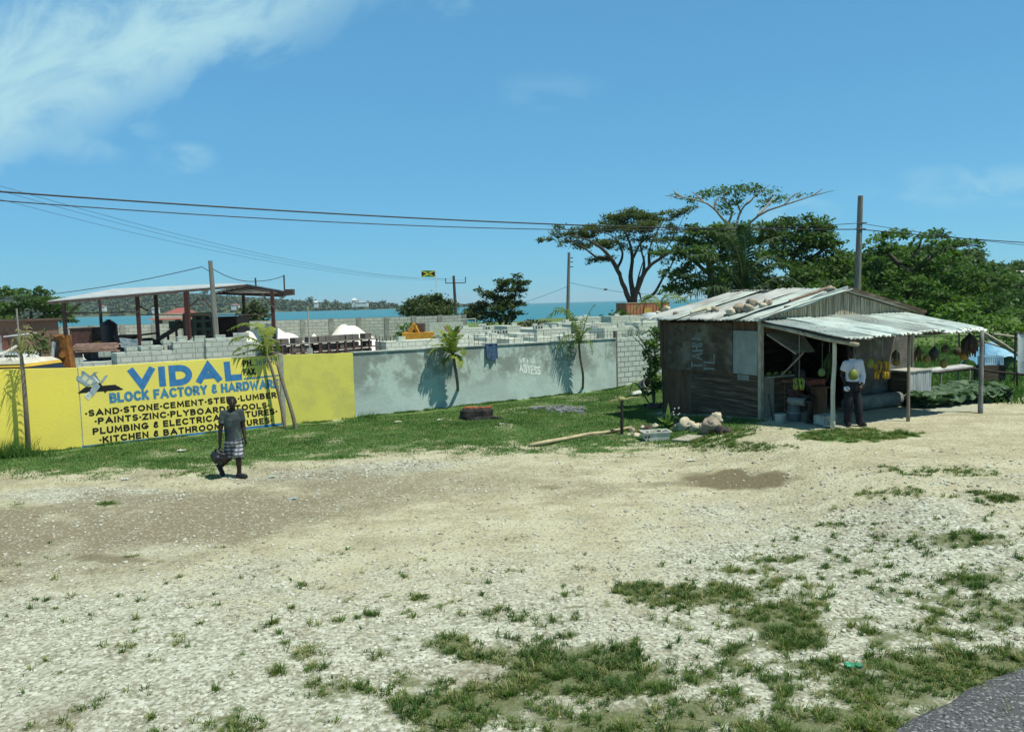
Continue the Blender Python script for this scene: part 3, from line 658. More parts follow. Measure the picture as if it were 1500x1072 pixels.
def panel(name, s0, s1, m, y0=0.0, dz=0.0, nseg=8):
    mb = MB(); k = nseg; top = [(s0 + (s1 - s0) * i / k) for i in range(k + 1)]
    poly = [V((s0, y0, -.3))] + [V((s1, y0, -.3))] + [V((s, y0, ztop(s) + dz + (.012 * mnoise.noise(V((s * 2, 1, 4)))))) for s in top[::-1]]
    mb.prism(poly, (0, TH, 0)); return mb.build(name, m, wall, local=True)
def paint_mat(name, c1, c2, grime):
    m, n, l, b, o = new_mat(name); vec = coords(n, l); st = coords(n, l, (2.2, 1, .25))
    c = mixc(n, l, ramp(n, l, noise(n, l, vec, 1.3, 6), .4, .65), c1, c2)
    c = mixc(n, l, fmath(n, l, 'MULTIPLY', ramp(n, l, noise(n, l, st, 2.2, 7, .7), .55, .75), .35), c, grime)
    l.new(c, b.inputs['Base Color']); b.inputs['Roughness'].default_value = .8; b.inputs['Specular IOR Level'].default_value = .2
    bump(n, l, b, noise(n, l, vec, 14, 6), .25); return m
YEL = paint_mat('yellow masonry paint', (.77, .675, .11), (.73, .635, .115), (.47, .46, .14))
YEL2 = paint_mat('weathered yellow paint', (.60, .58, .115), (.50, .49, .12), (.38, .38, .14))
def render_mat():
    m, n, l, b, o = new_mat('grey cement render'); vec = coords(n, l); st = coords(n, l, (1.6, 1, .45))
    c = mixc(n, l, ramp(n, l, noise(n, l, vec, .9, 7, .65), .44, .56), (.42, .52, .465), (.235, .28, .245))
    c = mixc(n, l, fmath(n, l, 'MULTIPLY', ramp(n, l, noise(n, l, st, 1.7, 8, .7), .5, .68), .8), c, (.21, .235, .205))
    c = mixc(n, l, fmath(n, l, 'MULTIPLY', ramp(n, l, noise(n, l, vec, 5, 8, .75), .52, .7), .55), c, (.14, .16, .145))
    sx = n.new('ShaderNodeSeparateXYZ'); l.new(vec, sx.inputs[0])
    lowf = ramp(n, l, fmath(n, l, 'ADD', sx.outputs[2], fmath(n, l, 'MULTIPLY', fmath(n, l, 'SUBTRACT', noise(n, l, vec, 1.2, 5), .5), 1.6)), 1.25, .45)
    c = mixc(n, l, fmath(n, l, 'MULTIPLY', lowf, .7), c, (.45, .575, .53))
    l.new(c, b.inputs['Base Color']); b.inputs['Roughness'].default_value = .9; b.inputs['Specular IOR Level'].default_value = .15
    bump(n, l, b, noise(n, l, vec, 9, 7), .4); return m
GREY = render_mat()
def block_mat(name, c1, c2, mort, bw=.4, bh=.2, axis='x', ms=.012, rough=.95, off=.5):
    m, n, l, b, o = new_mat(name); t = n.new('ShaderNodeTexCoord'); s = n.new('ShaderNodeSeparateXYZ'); l.new(t.outputs['Object'], s.inputs[0])
    cb = n.new('ShaderNodeCombineXYZ')
    l.new(s.outputs[0] if axis == 'x' else fmath(n, l, 'ADD', s.outputs[0], s.outputs[1]), cb.inputs[0]); l.new(s.outputs[2], cb.inputs[1])
    br = n.new('ShaderNodeTexBrick'); br.inputs['Color1'].default_value = rgba(c1); br.inputs['Color2'].default_value = rgba(c2); br.inputs['Mortar'].default_value = rgba(mort)
    br.inputs['Scale'].default_value = 1; br.inputs['Brick Width'].default_value = bw; br.inputs['Row Height'].default_value = bh; br.inputs['Mortar Size'].default_value = ms; br.offset = off
    l.new(cb.outputs[0], br.inputs['Vector'])
    nn = noise(n, l, t.outputs['Object'], 3, 6)
    c = mixc(n, l, fmath(n, l, 'MULTIPLY', ramp(n, l, nn, .4, .7), .5), br.outputs[0], tuple(v * .62 for v in c1))
    l.new(c, b.inputs['Base Color']); b.inputs['Roughness'].default_value = rough; b.inputs['Specular IOR Level'].default_value = .1
    bump(n, l, b, fmath(n, l, 'SUBTRACT', fmath(n, l, 'MULTIPLY', noise(n, l, t.outputs['Object'], 25), .4), br.outputs['Fac']), .6, .02); return m
BLOCK = block_mat('pale concrete blocks', (.50, .56, .50), (.43, .49, .44), (.13, .15, .13), ms=.016)
panel('yellow_panel', -9, S_SIGN0 - .012, YEL)
sign = panel('sign_panel', S_SIGN0 + .012, S_SIGN1 - .012, paint_mat('sign yellow', (.77, .675, .135), (.73, .635, .14), (.50, .49, .19)), dz=.01)
panel('weathered_yellow_panel', S_SIGN1 + .012, S_Y1 - .003, YEL2, y0=.012)
CONC = mat('pilaster concrete', (.33, .35, .30), (.24, .26, .22), 4)
mb = MB(); mb.box(((S_SIGN1 + S_SIGN1) / 2, .1, ztop(S_SIGN1) / 2 - .1), (.12, .26, ztop(S_SIGN1) + .3)); mb.box((S_SIGN0, .1, ztop(S_SIGN0) / 2 - .1), (.024, .19, ztop(S_SIGN0) + .22)); mb.build('joint_pilaster', CONC, wall, local=True)
panel('grey_panel', S_Y1 + .003, S_G1, GREY, y0=.02, nseg=14)
panel('block_panel', S_G1 + .1, S_END, BLOCK, y0=.05)
mb = MB(); mb.box((S_G1 + .05, .1, ztop(S_G1) / 2 + .05), (.1, .12, ztop(S_G1) + .5)); mb.build('joint_column', mat('dark joint', (.09, .09, .075), (.16, .16, .14), 9), wall, local=True)
mb = MB(); s = S_Y1 + .6
mb.prism([V((S_Y1 + .02, -.02, ztop(S_Y1) - .0)), V((S_G1, -.02, ztop(S_G1) + .0)), V((S_G1, -.02, ztop(S_G1) + .035)), V((S_Y1 + .02, -.02, ztop(S_Y1) + .03))], (0, .26, 0)); mb.build('coping', mat('pale coping', (.42, .47, .43), (.32, .36, .33), 5), wall, local=True)
# lettering, as painted films 3 mm proud of the plaster
def paint(name, m): return mat(name, m, tuple(v * .8 for v in m), 6, .7, .1)
BLUE = paint('blue sign paint', (.045, .20, .44)); BLACK = paint('black sign paint', (.013, .013, .015)); LBLUE = paint('faded blue sign paint', (.07, .24, .40))
WHITE = paint('white wall paint', (.80, .85, .78)); CHALK = paint('chalk', (.30, .36, .33)); FADE = paint('fading number paint', (.10, .24, .33))
def wtext(txt, TL, TR, BL, BR, m, wd=.2, y=-.004, parent=None, name='lettering', gap=.2, jit=.012):
    q = [V((wpt(*p)[0], y, wpt(*p)[1])) for p in (TL, TR, BL, BR)]; vs, fs = stroke_text(txt, q, wd, gap, (0, -1, 0), jit); mb = MB(); mb.add(vs, fs)
    return mb.build(name, m, parent or sign, local=True, fix=False)
wtext('VIDAL', (187, 539.5), (352.5, 527.5), (189, 571), (355.5, 556.2), BLUE, .30, gap=.10)
wtext('BLOCK FACTORY & HARDWARE', (159.3, 575.5), (408, 554.5), (160.8, 590.6), (409, 567.7), LBLUE, .25, gap=.12)
wtext('·SAND·STONE·CEMENT·STEEL·LUMBER·', (124.5, 600.8), (408.0, 573.6), (125, 610.4), (409, 582), BLACK, .245, gap=.13)
wtext('·PAINTS·ZINC·PLYBOARDS·TOOLS·', (138.5, 612), (394, 588.6), (139, 621.6), (395, 597.4), BLACK, .245, gap=.13)
wtext('PLUMBING & ELECTRICAL FIXTURES·', (135.5, 627), (405.5, 597.6), (136, 636.9), (406.5, 606.5), BLACK, .245, gap=.13)
wtext('·KITCHEN & BATHROOM FIXTURES·', (145.5, 639.5), (398.0, 610.5), (146, 649), (399, 619.5), BLACK, .245, gap=.13)
wtext('PH.', (354.8, 527.8), (371, 526.4), (355.3, 537.2), (371.5, 535.8), BLACK, .22, gap=.12)
wtext('369-9133', (372.5, 526.4), (412.2, 523.4), (373, 536), (412.8, 532.6), FADE, .14, gap=.16)
wtext('FAX.', (356, 540.4), (375.6, 538.8), (356.5, 549.8), (376, 548.4), BLACK, .22, gap=.12)
def wpoly(name, pts, m, y, parent=None):
    mb = MB(); mb.add([V((wpt(*p)[0], y, wpt(*p)[1])) for p in pts], [tuple(range(len(pts)))]); return mb.build(name, m, parent or sign, local=True, fix=False)
wpoly('underline', [(357, 553.8), (408.5, 548.6), (408.6, 550.6), (357, 556)], LBLUE, -.004)
wpoly('base_stripe', [(119.5, 653.0), (414.5, 619.0), (415.5, 640), (120.5, 676)], BLUE, -.0035)
Z4 = lambda L: [(105 + a / 15.31, 530 + b / 15.31) for a, b in L]
emb = wpoly('emblem', Z4([(140, 690), (300, 565), (980, 510), (1020, 540), (1050, 545), (1090, 575), (1160, 610), (1130, 628), (560, 672), (150, 708)]), BLACK, -.0035)
SILV = paint('silver grey sign paint', (.30, .39, .42)); SILD = paint('blue grey sign paint', (.17, .24, .28)); PALE = paint('pale cream sign paint', (.66, .70, .45)); PWHT = paint('white sign paint', (.7, .73, .66))
wpoly('emblem_shadow', Z4([(220, 205), (275, 205), (410, 320), (475, 265), (490, 230), (600, 228), (530, 262), (640, 440), (560, 480), (330, 560), (105, 410), (110, 325), (215, 330)]), SILD, -.0045, emb)
wpoly('emblem_house', Z4([(235, 300), (300, 260), (410, 345), (480, 290), (600, 440), (540, 470), (340, 545), (130, 400), (130, 350)]), SILV, -.0055, emb)
wpoly('emblem_window', Z4([(225, 370), (290, 300), (375, 360), (300, 445)]), PALE, -.0065, emb); wpoly('emblem_window', Z4([(335, 465), (415, 385), (480, 430), (425, 520)]), PALE, -.0065, emb)
wpoly('emblem_handle', Z4([(480, 500), (610, 490), (645, 545), (460, 790), (390, 690)]), SILV, -.0075, emb)
wpoly('emblem_handle', Z4([(640, 445), (755, 300), (815, 300), (680, 485)]), SILV, -.0055, emb)
wpoly('emblem_grip', Z4([(275, 752), (380, 665), (455, 760), (375, 855)]), PWHT, -.0085, emb); wpoly('emblem_grip', Z4([(325, 755), (380, 708), (415, 760), (375, 805)]), SILV, -.0095, emb); wpoly('emblem_grip', Z4([(350, 755), (380, 732), (398, 760), (375, 783)]), PWHT, -.0105, emb)
wpoly('emblem_rod', Z4([(590, 482), (632, 460), (785, 660), (750, 692)]), BLACK, -.0095, emb)
wpoly('emblem_rod', Z4([(470, 330), (515, 325), (632, 462), (600, 480)]), PWHT, -.0085, emb)
grey = bpy.data.objects['grey_panel']
wtext('WK o NA', (761, 524.5), (784.0, 523.5), (761, 531.5), (784.5, 532.5), WHITE, .17, y=.016, parent=grey, gap=.14, jit=.04)
wtext('ABYESS', (760.5, 533.0), (792, 536.5), (761, 544.5), (792.5, 549.5), WHITE, .17, y=.016, parent=grey, gap=.14, jit=.04)
# starter bars sticking out of the top
RUST = mat('rusty bar', (.12, .085, .06), (.20, .16, .13), 30)
proto = None
for i, px in enumerate([689, 697, 703, 713, 722, 735, 742, 747, 756, 769, 778, 789, 799, 809, 822, 835, 841, 867, 873, 879, 886, 892, 897, 901]):
    s = wpt(px, 500)[0]; h = random.uniform(.28, .42)
    if proto is None:
        mb = MB(); mb.tube([(0, 0, -.1), (.006, 0, .2), (0, .01, .4)], .010, 5); proto = mb.build('starter_bar', RUST, wall, local=True); proto.location = (s, .1, ztop(s))
    else:
        d = dup(proto, (s, .1, ztop(s)), parent=wall); d.scale.z = h / .38; d.rotation_euler = (random.uniform(-.06, .06), random.uniform(-.05, .05), 0)
# denim shorts / rag hung over the wall
def hung_cloth():
    mb = MB(); s0, s1 = wpt(711, 515)[0], wpt(727.5, 515)[0]; n = 10; zt = ztop((s0 + s1) / 2) + .05; zb = wpt(719, 526.5)[1]; vs = []
    for k in (0, .03):
        for i in range(n + 1):
            for j in range(n + 1):
                u, v = i / n, j / n; s = s0 + (s1 - s0) * (u + .05 * (1 - v) * (u - .5)); z = zt + (zb - zt) * v + (.02 * math.sin(u * 9) if j == n else 0)
                vs.append((s, -.055 - .03 * math.sin(u * 11 + v * 2) * (.3 + v) + k - (.02 * v), z))
    N = (n + 1) ** 2; fs = []
    for i in range(n):
        for j in range(n):
            a = i * (n + 1) + j; q = (a, a + n + 1, a + n + 2, a + 1); fs += [q, tuple(N + x for x in q[::-1])]
    mb.add(vs, fs)
    mb.box(((s0 + s1) / 2, .08, zt), (s1 - s0, .30, .03))
    w = WM[wall]; mb.v = [w @ p for p in mb.v]
    o = mb.build('hung_shorts', mat('blue denim', (.055, .115, .20), (.03, .06, .12), 9, c3=(.02, .035, .07)), origin=w @ V((s0, 0, zb)), smooth=True)
    tag(o, 'blue denim cloth hung over the top of the grey wall', 'cloth')
hung_cloth()
# ------------------------------------------------------------------ roadside fruit stall (local: x along the front, y to the back, z = world height)
shed = thing('fruit_stall', 'weathered plywood roadside fruit stall with zinc roof, bamboo gable and open awning', 'stall', SH0, SH_A)
SWI = WM[shed].inverted()
def s_on(px, py, axis, val):
    """pixel -> local point on the plane local[axis] = val"""
    o = SWI @ CAM; d = SWI.to_3x3() @ ray(px, py); t = (val - o[axis]) / d[axis]; return o + d * t
def sleft(px, py): q = s_on(px, py, 0, 0); return q.y, q.z
def sfront(px, py, v=0): q = s_on(px, py, 1, v); return q.x, q.z
SL, SD, ZE, ZR = 5.55, 3.95, 2.86, 3.50
M_PLY = mat('grey weathered plywood', (.11, .09, .065), (.066, .05, .035), 3, stretch=(1, .8, 1.2), c3=(.165, .15, .12), s3=2, spec=.1)
M_DARKWOOD = mat('dark wet boards', (.055, .042, .029), (.095, .075, .053), 3, stretch=(.6, .35, 5), c3=(.16, .138, .105), s3=2.5, spec=.1)
M_BROWN = mat('brown stained plywood', (.115, .068, .04), (.07, .048, .033), 3, stretch=(3, 3, .6), c3=(.12, .09, .06), spec=.1)
M_POLE = mat('bare pole wood', (.36, .33, .24), (.25, .225, .165), 6, stretch=(3, 3, .7), c3=(.45, .42, .33), s3=4)
M_BAMBOO = mat('split bamboo', (.50, .455, .32), (.20, .175, .115), 4, stretch=(11, 11, .35), c3=(.10, .085, .06), s3=3)
M_BARK = mat('dark bark', (.06, .05, .04), (.035, .03, .025), 14, bmp=.6)
def zinc(name, a=(.50, .56, .55), r=(.24, .15, .09), k=.5, metal=.25):
    m, n, l, b, o = new_mat(name); vec = coords(n, l); st = coords(n, l, (.45, 3, 1) if name != 'awning zinc' else (3, .45, 1))
    c = mixc(n, l, ramp(n, l, noise(n, l, vec, 1.4, 6), .35, .65), a, tuple(q * .7 for q in a))
    c = mixc(n, l, fmath(n, l, 'MULTIPLY', ramp(n, l, noise(n, l, st, 2.3, 8, .7), .50, .68), k), c, r)
    l.new(c, b.inputs['Base Color']); b.inputs['Metallic'].default_value = metal; b.inputs['Roughness'].default_value = .5; b.inputs['Specular IOR Level'].default_value = .4
    bump(n, l, b, noise(n, l, vec, 6, 4), .15, .05); return m
M_ZINC = zinc('zinc sheet', (.40, .475, .435), (.15, .115, .075), .8); M_ZINC2 = zinc('old zinc sheet', (.42, .45, .42), (.22, .15, .10), .75, .15); M_RUSTZ = zinc('rusty zinc', (.30, .22, .17), (.16, .09, .055), .9, .1)
M_AWN = zinc('awning zinc', (.55, .655, .60), (.19, .175, .12), .85, .1)
# left wall
def lpanel(name, p, m, x=0.0, th=.02):
    q = [sleft(*a) for a in p]; mb = MB(); mb.prism([V((x, y, z)) for y, z in q], (th, 0, 0)); return mb.build(name, m, shed, local=True)
zl = sleft(1075, 547)[1]
up = lpanel('wall_panel', [(979, 540.5), (1073, 546.5), (1072.5, 474), (978, 474)], M_PLY)
lpanel('wall_panel', [(966.5, 539), (979, 539.6), (978, 468), (966, 468)], M_BROWN, .012)
lo_ = lpanel('wall_panel', [(971, 612), (1012, 616), (1012, 542.3), (969, 539.5)], M_BROWN, .004); lo_['label'] = 'rust brown lower board'
ya_, yb_ = sleft(1012, 580)[0], sleft(1114, 585)[0]; zt_ = sleft(1062, 546)[1]; mb = MB(); z = -.02
while z < zt_ - .03:   # uneven horizontal boards, each a little askew
    hb = min(random.uniform(.13, .21), zt_ - z); sk = random.uniform(-.012, .012); mb.prism([V((random.uniform(-.012, .008), ya_, z)), V((random.uniform(-.012, .008), yb_, z + sk)), V((.004, yb_, z + hb - .012 + sk)), V((.004, ya_, z + hb - .012))], (.02, 0, 0)); z += hb
mb.build('board_panel', M_DARKWOOD, shed, local=True)
mb = MB(); mb.prism([V((.03, ya_ + .02, -.05)), V((.03, yb_, -.05)), V((.03, yb_, zt_)), V((.03, ya_ + .02, zt_))], (.01, 0, 0)); mb.build('board_backing', M_BARK, shed, local=True)
for pa, pb in (((979, 541), (1113, 550)), ((978.5, 473.5), (1072, 473.5))):
    (y0, z0), (y1, z1) = sleft(*pa), sleft(*pb); mb = MB(); mb.prism([V((-.016, y0, z0 - .02)), V((-.016, y1, z1 - .02)), V((-.016, y1, z1 + .025)), V((-.016, y0, z0 + .025))], (.02, 0, 0)); mb.build('wall_batten', M_BROWN, shed, local=True)
lpanel('wall_panel', [(1073.3, 548.5), (1113, 551), (1113, 466), (1073, 466)], M_BROWN, .018)
# pale corrugated patch
y0, z0 = sleft(1075, 546.5); y1, z1 = sleft(1111, 485); mb = MB(); mb.sheet((-.03, y0, z0), (0, -1, 0), (0, 0, 1), abs(y0 - y1), z1 - z0, .055, .006, 8, .004, .03, 3)
mb.build('corrugated_patch', zinc('pale pressed sheet', (.28, .31, .28), (.2, .19, .16), .35, 0), shed, local=True, smooth=True)
y0, z0 = sleft(1081, 556); mb = MB(); mb.sheet((-.02, y0, z0), (0, -1, 0), (0, 0, 1), .42, .16, .055, .006, 4, .004, .03, 4); mb.build('torn_patch', zinc('torn sheet', (.22, .24, .22)), shed, local=True)
# frame posts, rafters
mb = MB(); mb.box((.02, -.02, 1.45), (.10, .10, 2.9)); mb.build('corner_post', M_POLE, shed, local=True)
for xy in ((.05, SD), (SL, SD), (SL, .03)): mb = MB(); mb.tube([(*xy, -.2), (*xy, 2.9)], .06); mb.build('corner_post', M_BARK, shed, local=True)
for v in (.1, 1.35, 2.6, 3.85):
    mb = MB(); mb.tube([(-.1, v, ZE - .02), (SL / 2, v, ZR - .06)], .035, 5); mb.tube([(SL / 2, v, ZR - .06), (SL + .15, v, ZE + .06)], .035, 5); mb.build('rafter', M_BARK, shed, local=True)
# other walls
mb = MB(); mb.prism([V((0, SD, -.1)), V((SL, SD, .1)), V((SL, SD, 2.86)), V((SL / 2, SD, ZR - .06)), V((0, SD, 2.8))], (0, .03, 0)); mb.build('rear_wall', M_DARKWOOD, shed, local=True)
mb = MB(); mb.prism([V((SL - .03, 0.06, .2)), V((SL - .03, SD, .1)), V((SL - .03, SD, 2.86)), V((SL - .03, 0.06, 2.86))], (.03, 0, 0)); mb.build('side_wall', M_PLY, shed, local=True)
mb = MB(); mb.box((SL / 2, SD / 2, .37), (SL - .1, SD - .1, .12)); mb.build('floor_slab', mat('dirty floor', (.16, .15, .13), (.09, .085, .075), 4), shed, local=True)
# front wall: window opening with a hatch, doorway, chalked panel
def fbox(name, px0, px1, z0, z1, m, v=0, th=.025, dx=0):
    x0 = sfront(px0, 560, v)[0]; x1 = sfront(px1, 560, v)[0]; mb = MB(); mb.box(((x0 + x1) / 2, v, (z0 + z1) / 2), (x1 - x0, th, z1 - z0)); return mb.build(name, m, shed, local=True)
zs = sfront(1130, 553)[1]
fb = fbox('front_panel', 1119, 1133.5, .36, zs, mat('pale plank', (.30, .29, .22), (.22, .21, .16), 5, stretch=(4, 4, .6)), -.01)
fbox('front_panel', 1133.5, 1163, .36, zs, M_DARKWOOD)
fbox('front_panel', 1119, 1352, 2.52, 2.85, M_DARKWOOD, .01)
fbox('door_post', 1162, 1166, .36, 2.6, M_BARK, 0, .07); fbox('door_post', 1240, 1244, .36, 2.6, M_BARK, 0, .07)
M_CHALKB = mat('grey chalked board', (.125, .12, .10), (.085, .08, .068), 2.5, c3=(.17, .175, .16), s3=2)
cb_ = fbox('chalkboard_panel', 1244, 1338, .36, 2.50, M_CHALKB, -.005)
M_CHALK2 = paint('grey chalk', (.21, .25, .24))
# counter in the window and its shelf
x0 = sfront(1121, 553)[0]; x1 = sfront(1160, 553)[0]; mb = MB(); mb.box(((x0 + x1) / 2, .12, zs + .02), (x1 - x0, .42, .04)); mb.build('counter_shelf', M_POLE, shed, local=True)
# hatch flap hinged at the head, propped open toward the road, with prop stick
xa = sfront(1122, 480)[0]; xb = sfront(1200, 480)[0]; zh = 2.5
h0 = s_on(1183, 516, 1, -.62)
mb = MB(); a0, a1, b1, b0 = V((xa, -.03, zh)), V((1.35, -.03, zh)), V((h0.x + .25, -.62, h0.z)), V((h0.x - .4, -.62, h0.z)); mb.prism([a0, a1, b1, b0], (0, .012, .02)); mb.build('hatch_flap', mat('hatch board', (.16, .165, .14), (.10, .10, .085), 3, c3=(.21, .22, .2)), shed, local=True)
p0 = V((*sfront(1143, 551)[:1], -.02, zs + .02)); mb = MB(); mb.tube([p0, V((h0.x - .1, -.58, h0.z - .01))], .022, 6); mb.build('prop_stick', M_POLE, shed, local=True)
mb = MB(); mb.tube([a0 + V((-.02, -.02, -.03)), b0 + V((0, -.02, -.02))], .022, 5); mb.build('hatch_batten', M_POLE, shed, local=True)
# gable cladding of split bamboo: many narrow uneven strips
mb = MB(); x = -.02
while x < SL:
    wv = random.uniform(.045, .085); top = (ZE + (ZR - ZE) * (1 - abs(x + wv / 2 - SL / 2) / (SL / 2))) - .015
    bot = 2.82 + .04 * math.sin(x * 1.3) + random.uniform(-.03, .05)
    if top - bot > .05:  # strips run up to the roof line
        tl = random.uniform(-.05, .05); mb.prism([V((x, -.06 + random.uniform(-.012, .012), bot)), V((x + wv * .9, -.06, bot)), V((x + wv * .9 + tl * .4, -.06, top)), V((x + tl * .4, -.06, top))], (0, .02, 0))
    x += wv
mb.box((SL / 2, -.049, 2.9), (SL * .93, .012, .05)); mb.build('bamboo_gable', M_BAMBOO, shed, local=True)
mb = MB(); mb.box((SL / 2, -.03, 3.0), (SL * .72, .012, .32)); mb.build('gable_backing', M_DARKWOOD, shed, local=True)
# main roof: separate zinc sheets, lapped and a little askew
sl_ = math.atan2(ZR - ZE, SL / 2); A = V((math.cos(sl_), 0, math.sin(sl_)))
e0 = V((-.34, 0, ZE - .34 * math.tan(sl_) + .03)); LA = (SL / 2 + .42) / math.cos(sl_)
spans = [(-.22, .82), (.55, 1.62), (1.3, 2.3), (2.05, 3.1), (2.9, 3.7), (3.55, 4.38)]
for i, (v0, v1) in enumerate(spans):
    mb = MB(); tw = random.uniform(-.03, .03); o = e0 + V((random.uniform(-.16, .16), v0, .03 * (i % 2) + .012 * (i % 3)))
    a = (A + V((0, tw, random.uniform(-.006, .012)))).normalized(); mb.sheet(o, a, V((0, 1, .02 * (-1) ** i)), LA * random.uniform(.97, 1.03), v1 - v0, .14, .017, 14, .004, .04, i, .10)
    mb.build('roof_sheet', [M_ZINC, M_ZINC, M_ZINC2, M_ZINC, M_ZINC, M_ZINC2][i], shed, local=True, smooth=True)
B_ = V((-math.cos(sl_), 0, math.sin(sl_))); e1 = V((SL + .28, 0, ZE - .28 * math.tan(sl_) + .03))
for i, (v0, v1) in enumerate([(-.2, .9), (.75, 1.9), (1.75, 2.9), (2.75, 4.2)]):
    mb = MB(); mb.sheet(e1 + V((0, v0, .012 * (i % 2))), B_, V((0, 1, 0)), LA * .98, v1 - v0, .09, .012, 10, .004, .03, 20 + i, .05); mb.build('roof_sheet', M_ZINC2, shed, local=True, smooth=True)
mb = MB(); mb.box((SL / 2 + .05, SD / 2, ZR + .055), (.34, SD + .3, .015), Matrix.Rotation(R(2), 3, 'X')); mb.build('ridge_cap', M_RUSTZ, shed, local=True)
mb = MB(); mb.tube([e0 + V((.1, -.26, .06)), e0 + V((1.4, -.27, .06 + 1.4 * math.tan(sl_))), V((SL / 2 - .1, -.26, ZR + .01))], [.012, .02, .02], 5)
mb.prism([V((-.34, -.25, e0.z + .0)), V((SL / 2, -.25, ZR + .03)), V((SL / 2, -.25, ZR + .13)), V((-.34, -.25, e0.z + .07))], (0, .035, 0)); mb.build('verge_strip', M_ZINC, shed, local=True)
mb = MB(); mb.prism([V((SL / 2, -.24, ZR + .03)), V((SL + .3, -.24, ZE - .03)), V((SL + .3, -.24, ZE + .05)), V((SL / 2, -.24, ZR + .12))], (0, .035, 0)); mb.build('verge_strip', M_DARKWOOD, shed, local=True)
mb = MB(); mb.tube([(.95, -.05, ZE + .42), (2.0, .1, ZE + .62), (2.6, .2, ZR + .12)], .04, 6); mb.build('roof_batten', mat('rusty batten', (.24, .17, .12), (.15, .10, .07), 8), shed, local=True)
# awning
za, zf = 2.84, 2.44; la = math.hypot(2.8, za - zf); AA = V((0, -2.8, zf - za)).normalized(); SLA = 4.58
for i in range(6):
    x0 = -.06 + i * (SLA + .06) / 6; wdt = (SLA + .06) / 6 + .09
    mb = MB(); mb.sheet(V((x0, .02, za + .028 * (i % 2) + .01)), AA + V((random.uniform(-.012, .012), 0, random.uniform(-.008, .008))), V((1, 0, random.uniform(-.012, .012))), la * random.uniform(.97, 1.03), wdt, .15, .026, 14, .004, .03, 40 + i, .09)
    mb.build('awning_sheet', M_AWN if i % 3 else M_ZINC, shed, local=True, smooth=True)
mb = MB(); mb.sheet(V((SLA - .32, .02, za + .05)), AA + V((-.17, 0, 0)), V((1, 0, 0)), la * .98, .78, .15, .026, 14, .004, .03, 52, .08); mb.build('awning_sheet', M_AWN, shed, local=True, smooth=True)  # extra slanted sheet, added to keep the sun off the chalked board
bt = s_on(1118, 478, 0, -.06); b2 = V((.08, -2.86, zf - .12))
mb = MB(); mb.tube([V((0, .05, 2.74)), V((.0, -1.0, 2.60)), V((.05, -2.0, 2.42)), b2], [.04, .05, .05, .045], 8); mb.build('awning_beam', bpy.data.materials.get('pale wood sunlit in colour') or M_POLE, shed, local=True, smooth=True)
mb = MB(); mb.tube([V((0, .02, 2.82)), V((.02, -1.4, 2.60)), V((.02, -2.8, 2.40))], .028, 7); mb.build('awning_beam', M_BARK, shed, local=True)
for v, z in ((-2.55, 2.43), (-1.4, 2.58), (-.3, 2.74)):
    mb = MB(); mb.tube([(-.02, v, z), (2.2, v, z + .03), (SLA, v, z)], .035, 6); mb.build('awning_purlin', M_BARK, shed, local=True)
def post(px, py, v, z1, r, m, bend=0, name='awning_post'):
    g = ground(px, py); q = SWI @ g; mb = MB(); pts = []
    for i in range(9):
        t = i / 8; pts.append((q.x + bend * math.sin(t * 9) * .5 + bend * t, q.y + bend * .4 * math.sin(t * 7), g.z - .1 + (z1 + .1 - g.z) * t))
    mb.tube(pts, [r * (1.1 - .25 * i / 8 + .12 * (i % 3 == 1)) for i in range(9)], 8); return mb.build(name, m, shed, local=True, smooth=True), q
_, Q1 = post(1219.5, 628, 0, 2.44, .047, mat('pale wood sunlit in colour', (.60, .57, .44), (.48, .45, .34), 6, stretch=(3, 3, .7)), .035); _, Q2 = post(1330, 617, 0, 2.44, .036, mat('post wood', (.24, .21, .15), (.16, .145, .11), 6, stretch=(3, 3, .6))); _, Q3 = post(1436, 605, 0, 2.44, .05, mat('grey post', (.23, .25, .24), (.15, .155, .145), 6, stretch=(3, 3, .6)))  # crooked post stands in shade; sunlight is put into its pale wood colour
mb = MB(); mb.tube([V((Q1.x + 1.0, -2.3, 2.38)), V((Q1.x + .55, -2.5, 2.42))], .02, 5); mb.build('awning_brace', M_POLE, shed, local=True)
# chalk writing: on the dark upper board (runs upwards) and on the front board
def chalk(txt, x0c, base_a, base_b, up_a, up_b, m, parent, n):
    """text running from base_a to base_b, letters rising toward up_a / up_b"""
    vs, fs = stroke_text(txt, [V(up_a), V(up_b), V(base_a), V(base_b)], .10, .25, n, .05); mb = MB(); mb.add(vs, fs); return mb.build('chalk_writing', m, parent, local=True, fix=False)
def lchalk(txt, px0, px1, py0, py1):
    def L(px, py): y, z = sleft(px, py); return V((-.004, y, z))
    return chalk(txt, 0, L(px1, py1), L(px1, py0), L(px0, py1), L(px0, py0), M_CHALK2, up, (-1, 0, 0))
lchalk('TAHN', 1013, 1029, 494.5, 539); lchalk('IL', 1031, 1046.5, 519, 541)
def fchalk(txt, px0, px1, py0, py1):
    def L(px, py): x, z = sfront(px, py, -.02); return V((x, -.021, z))
    return chalk(txt, 0, L(px1, py1), L(px1, py0), L(px0, py1), L(px0, py0), M_CHALK2, cb_, (0, -1, 0))
fchalk('U', 1281, 1290, 566, 580.5); fchalk('-ETO', 1291, 1300, 543, 577); fchalk('FIFH', 1303, 1313, 548, 578.5); fchalk('EHI', 1304, 1311, 535, 546)
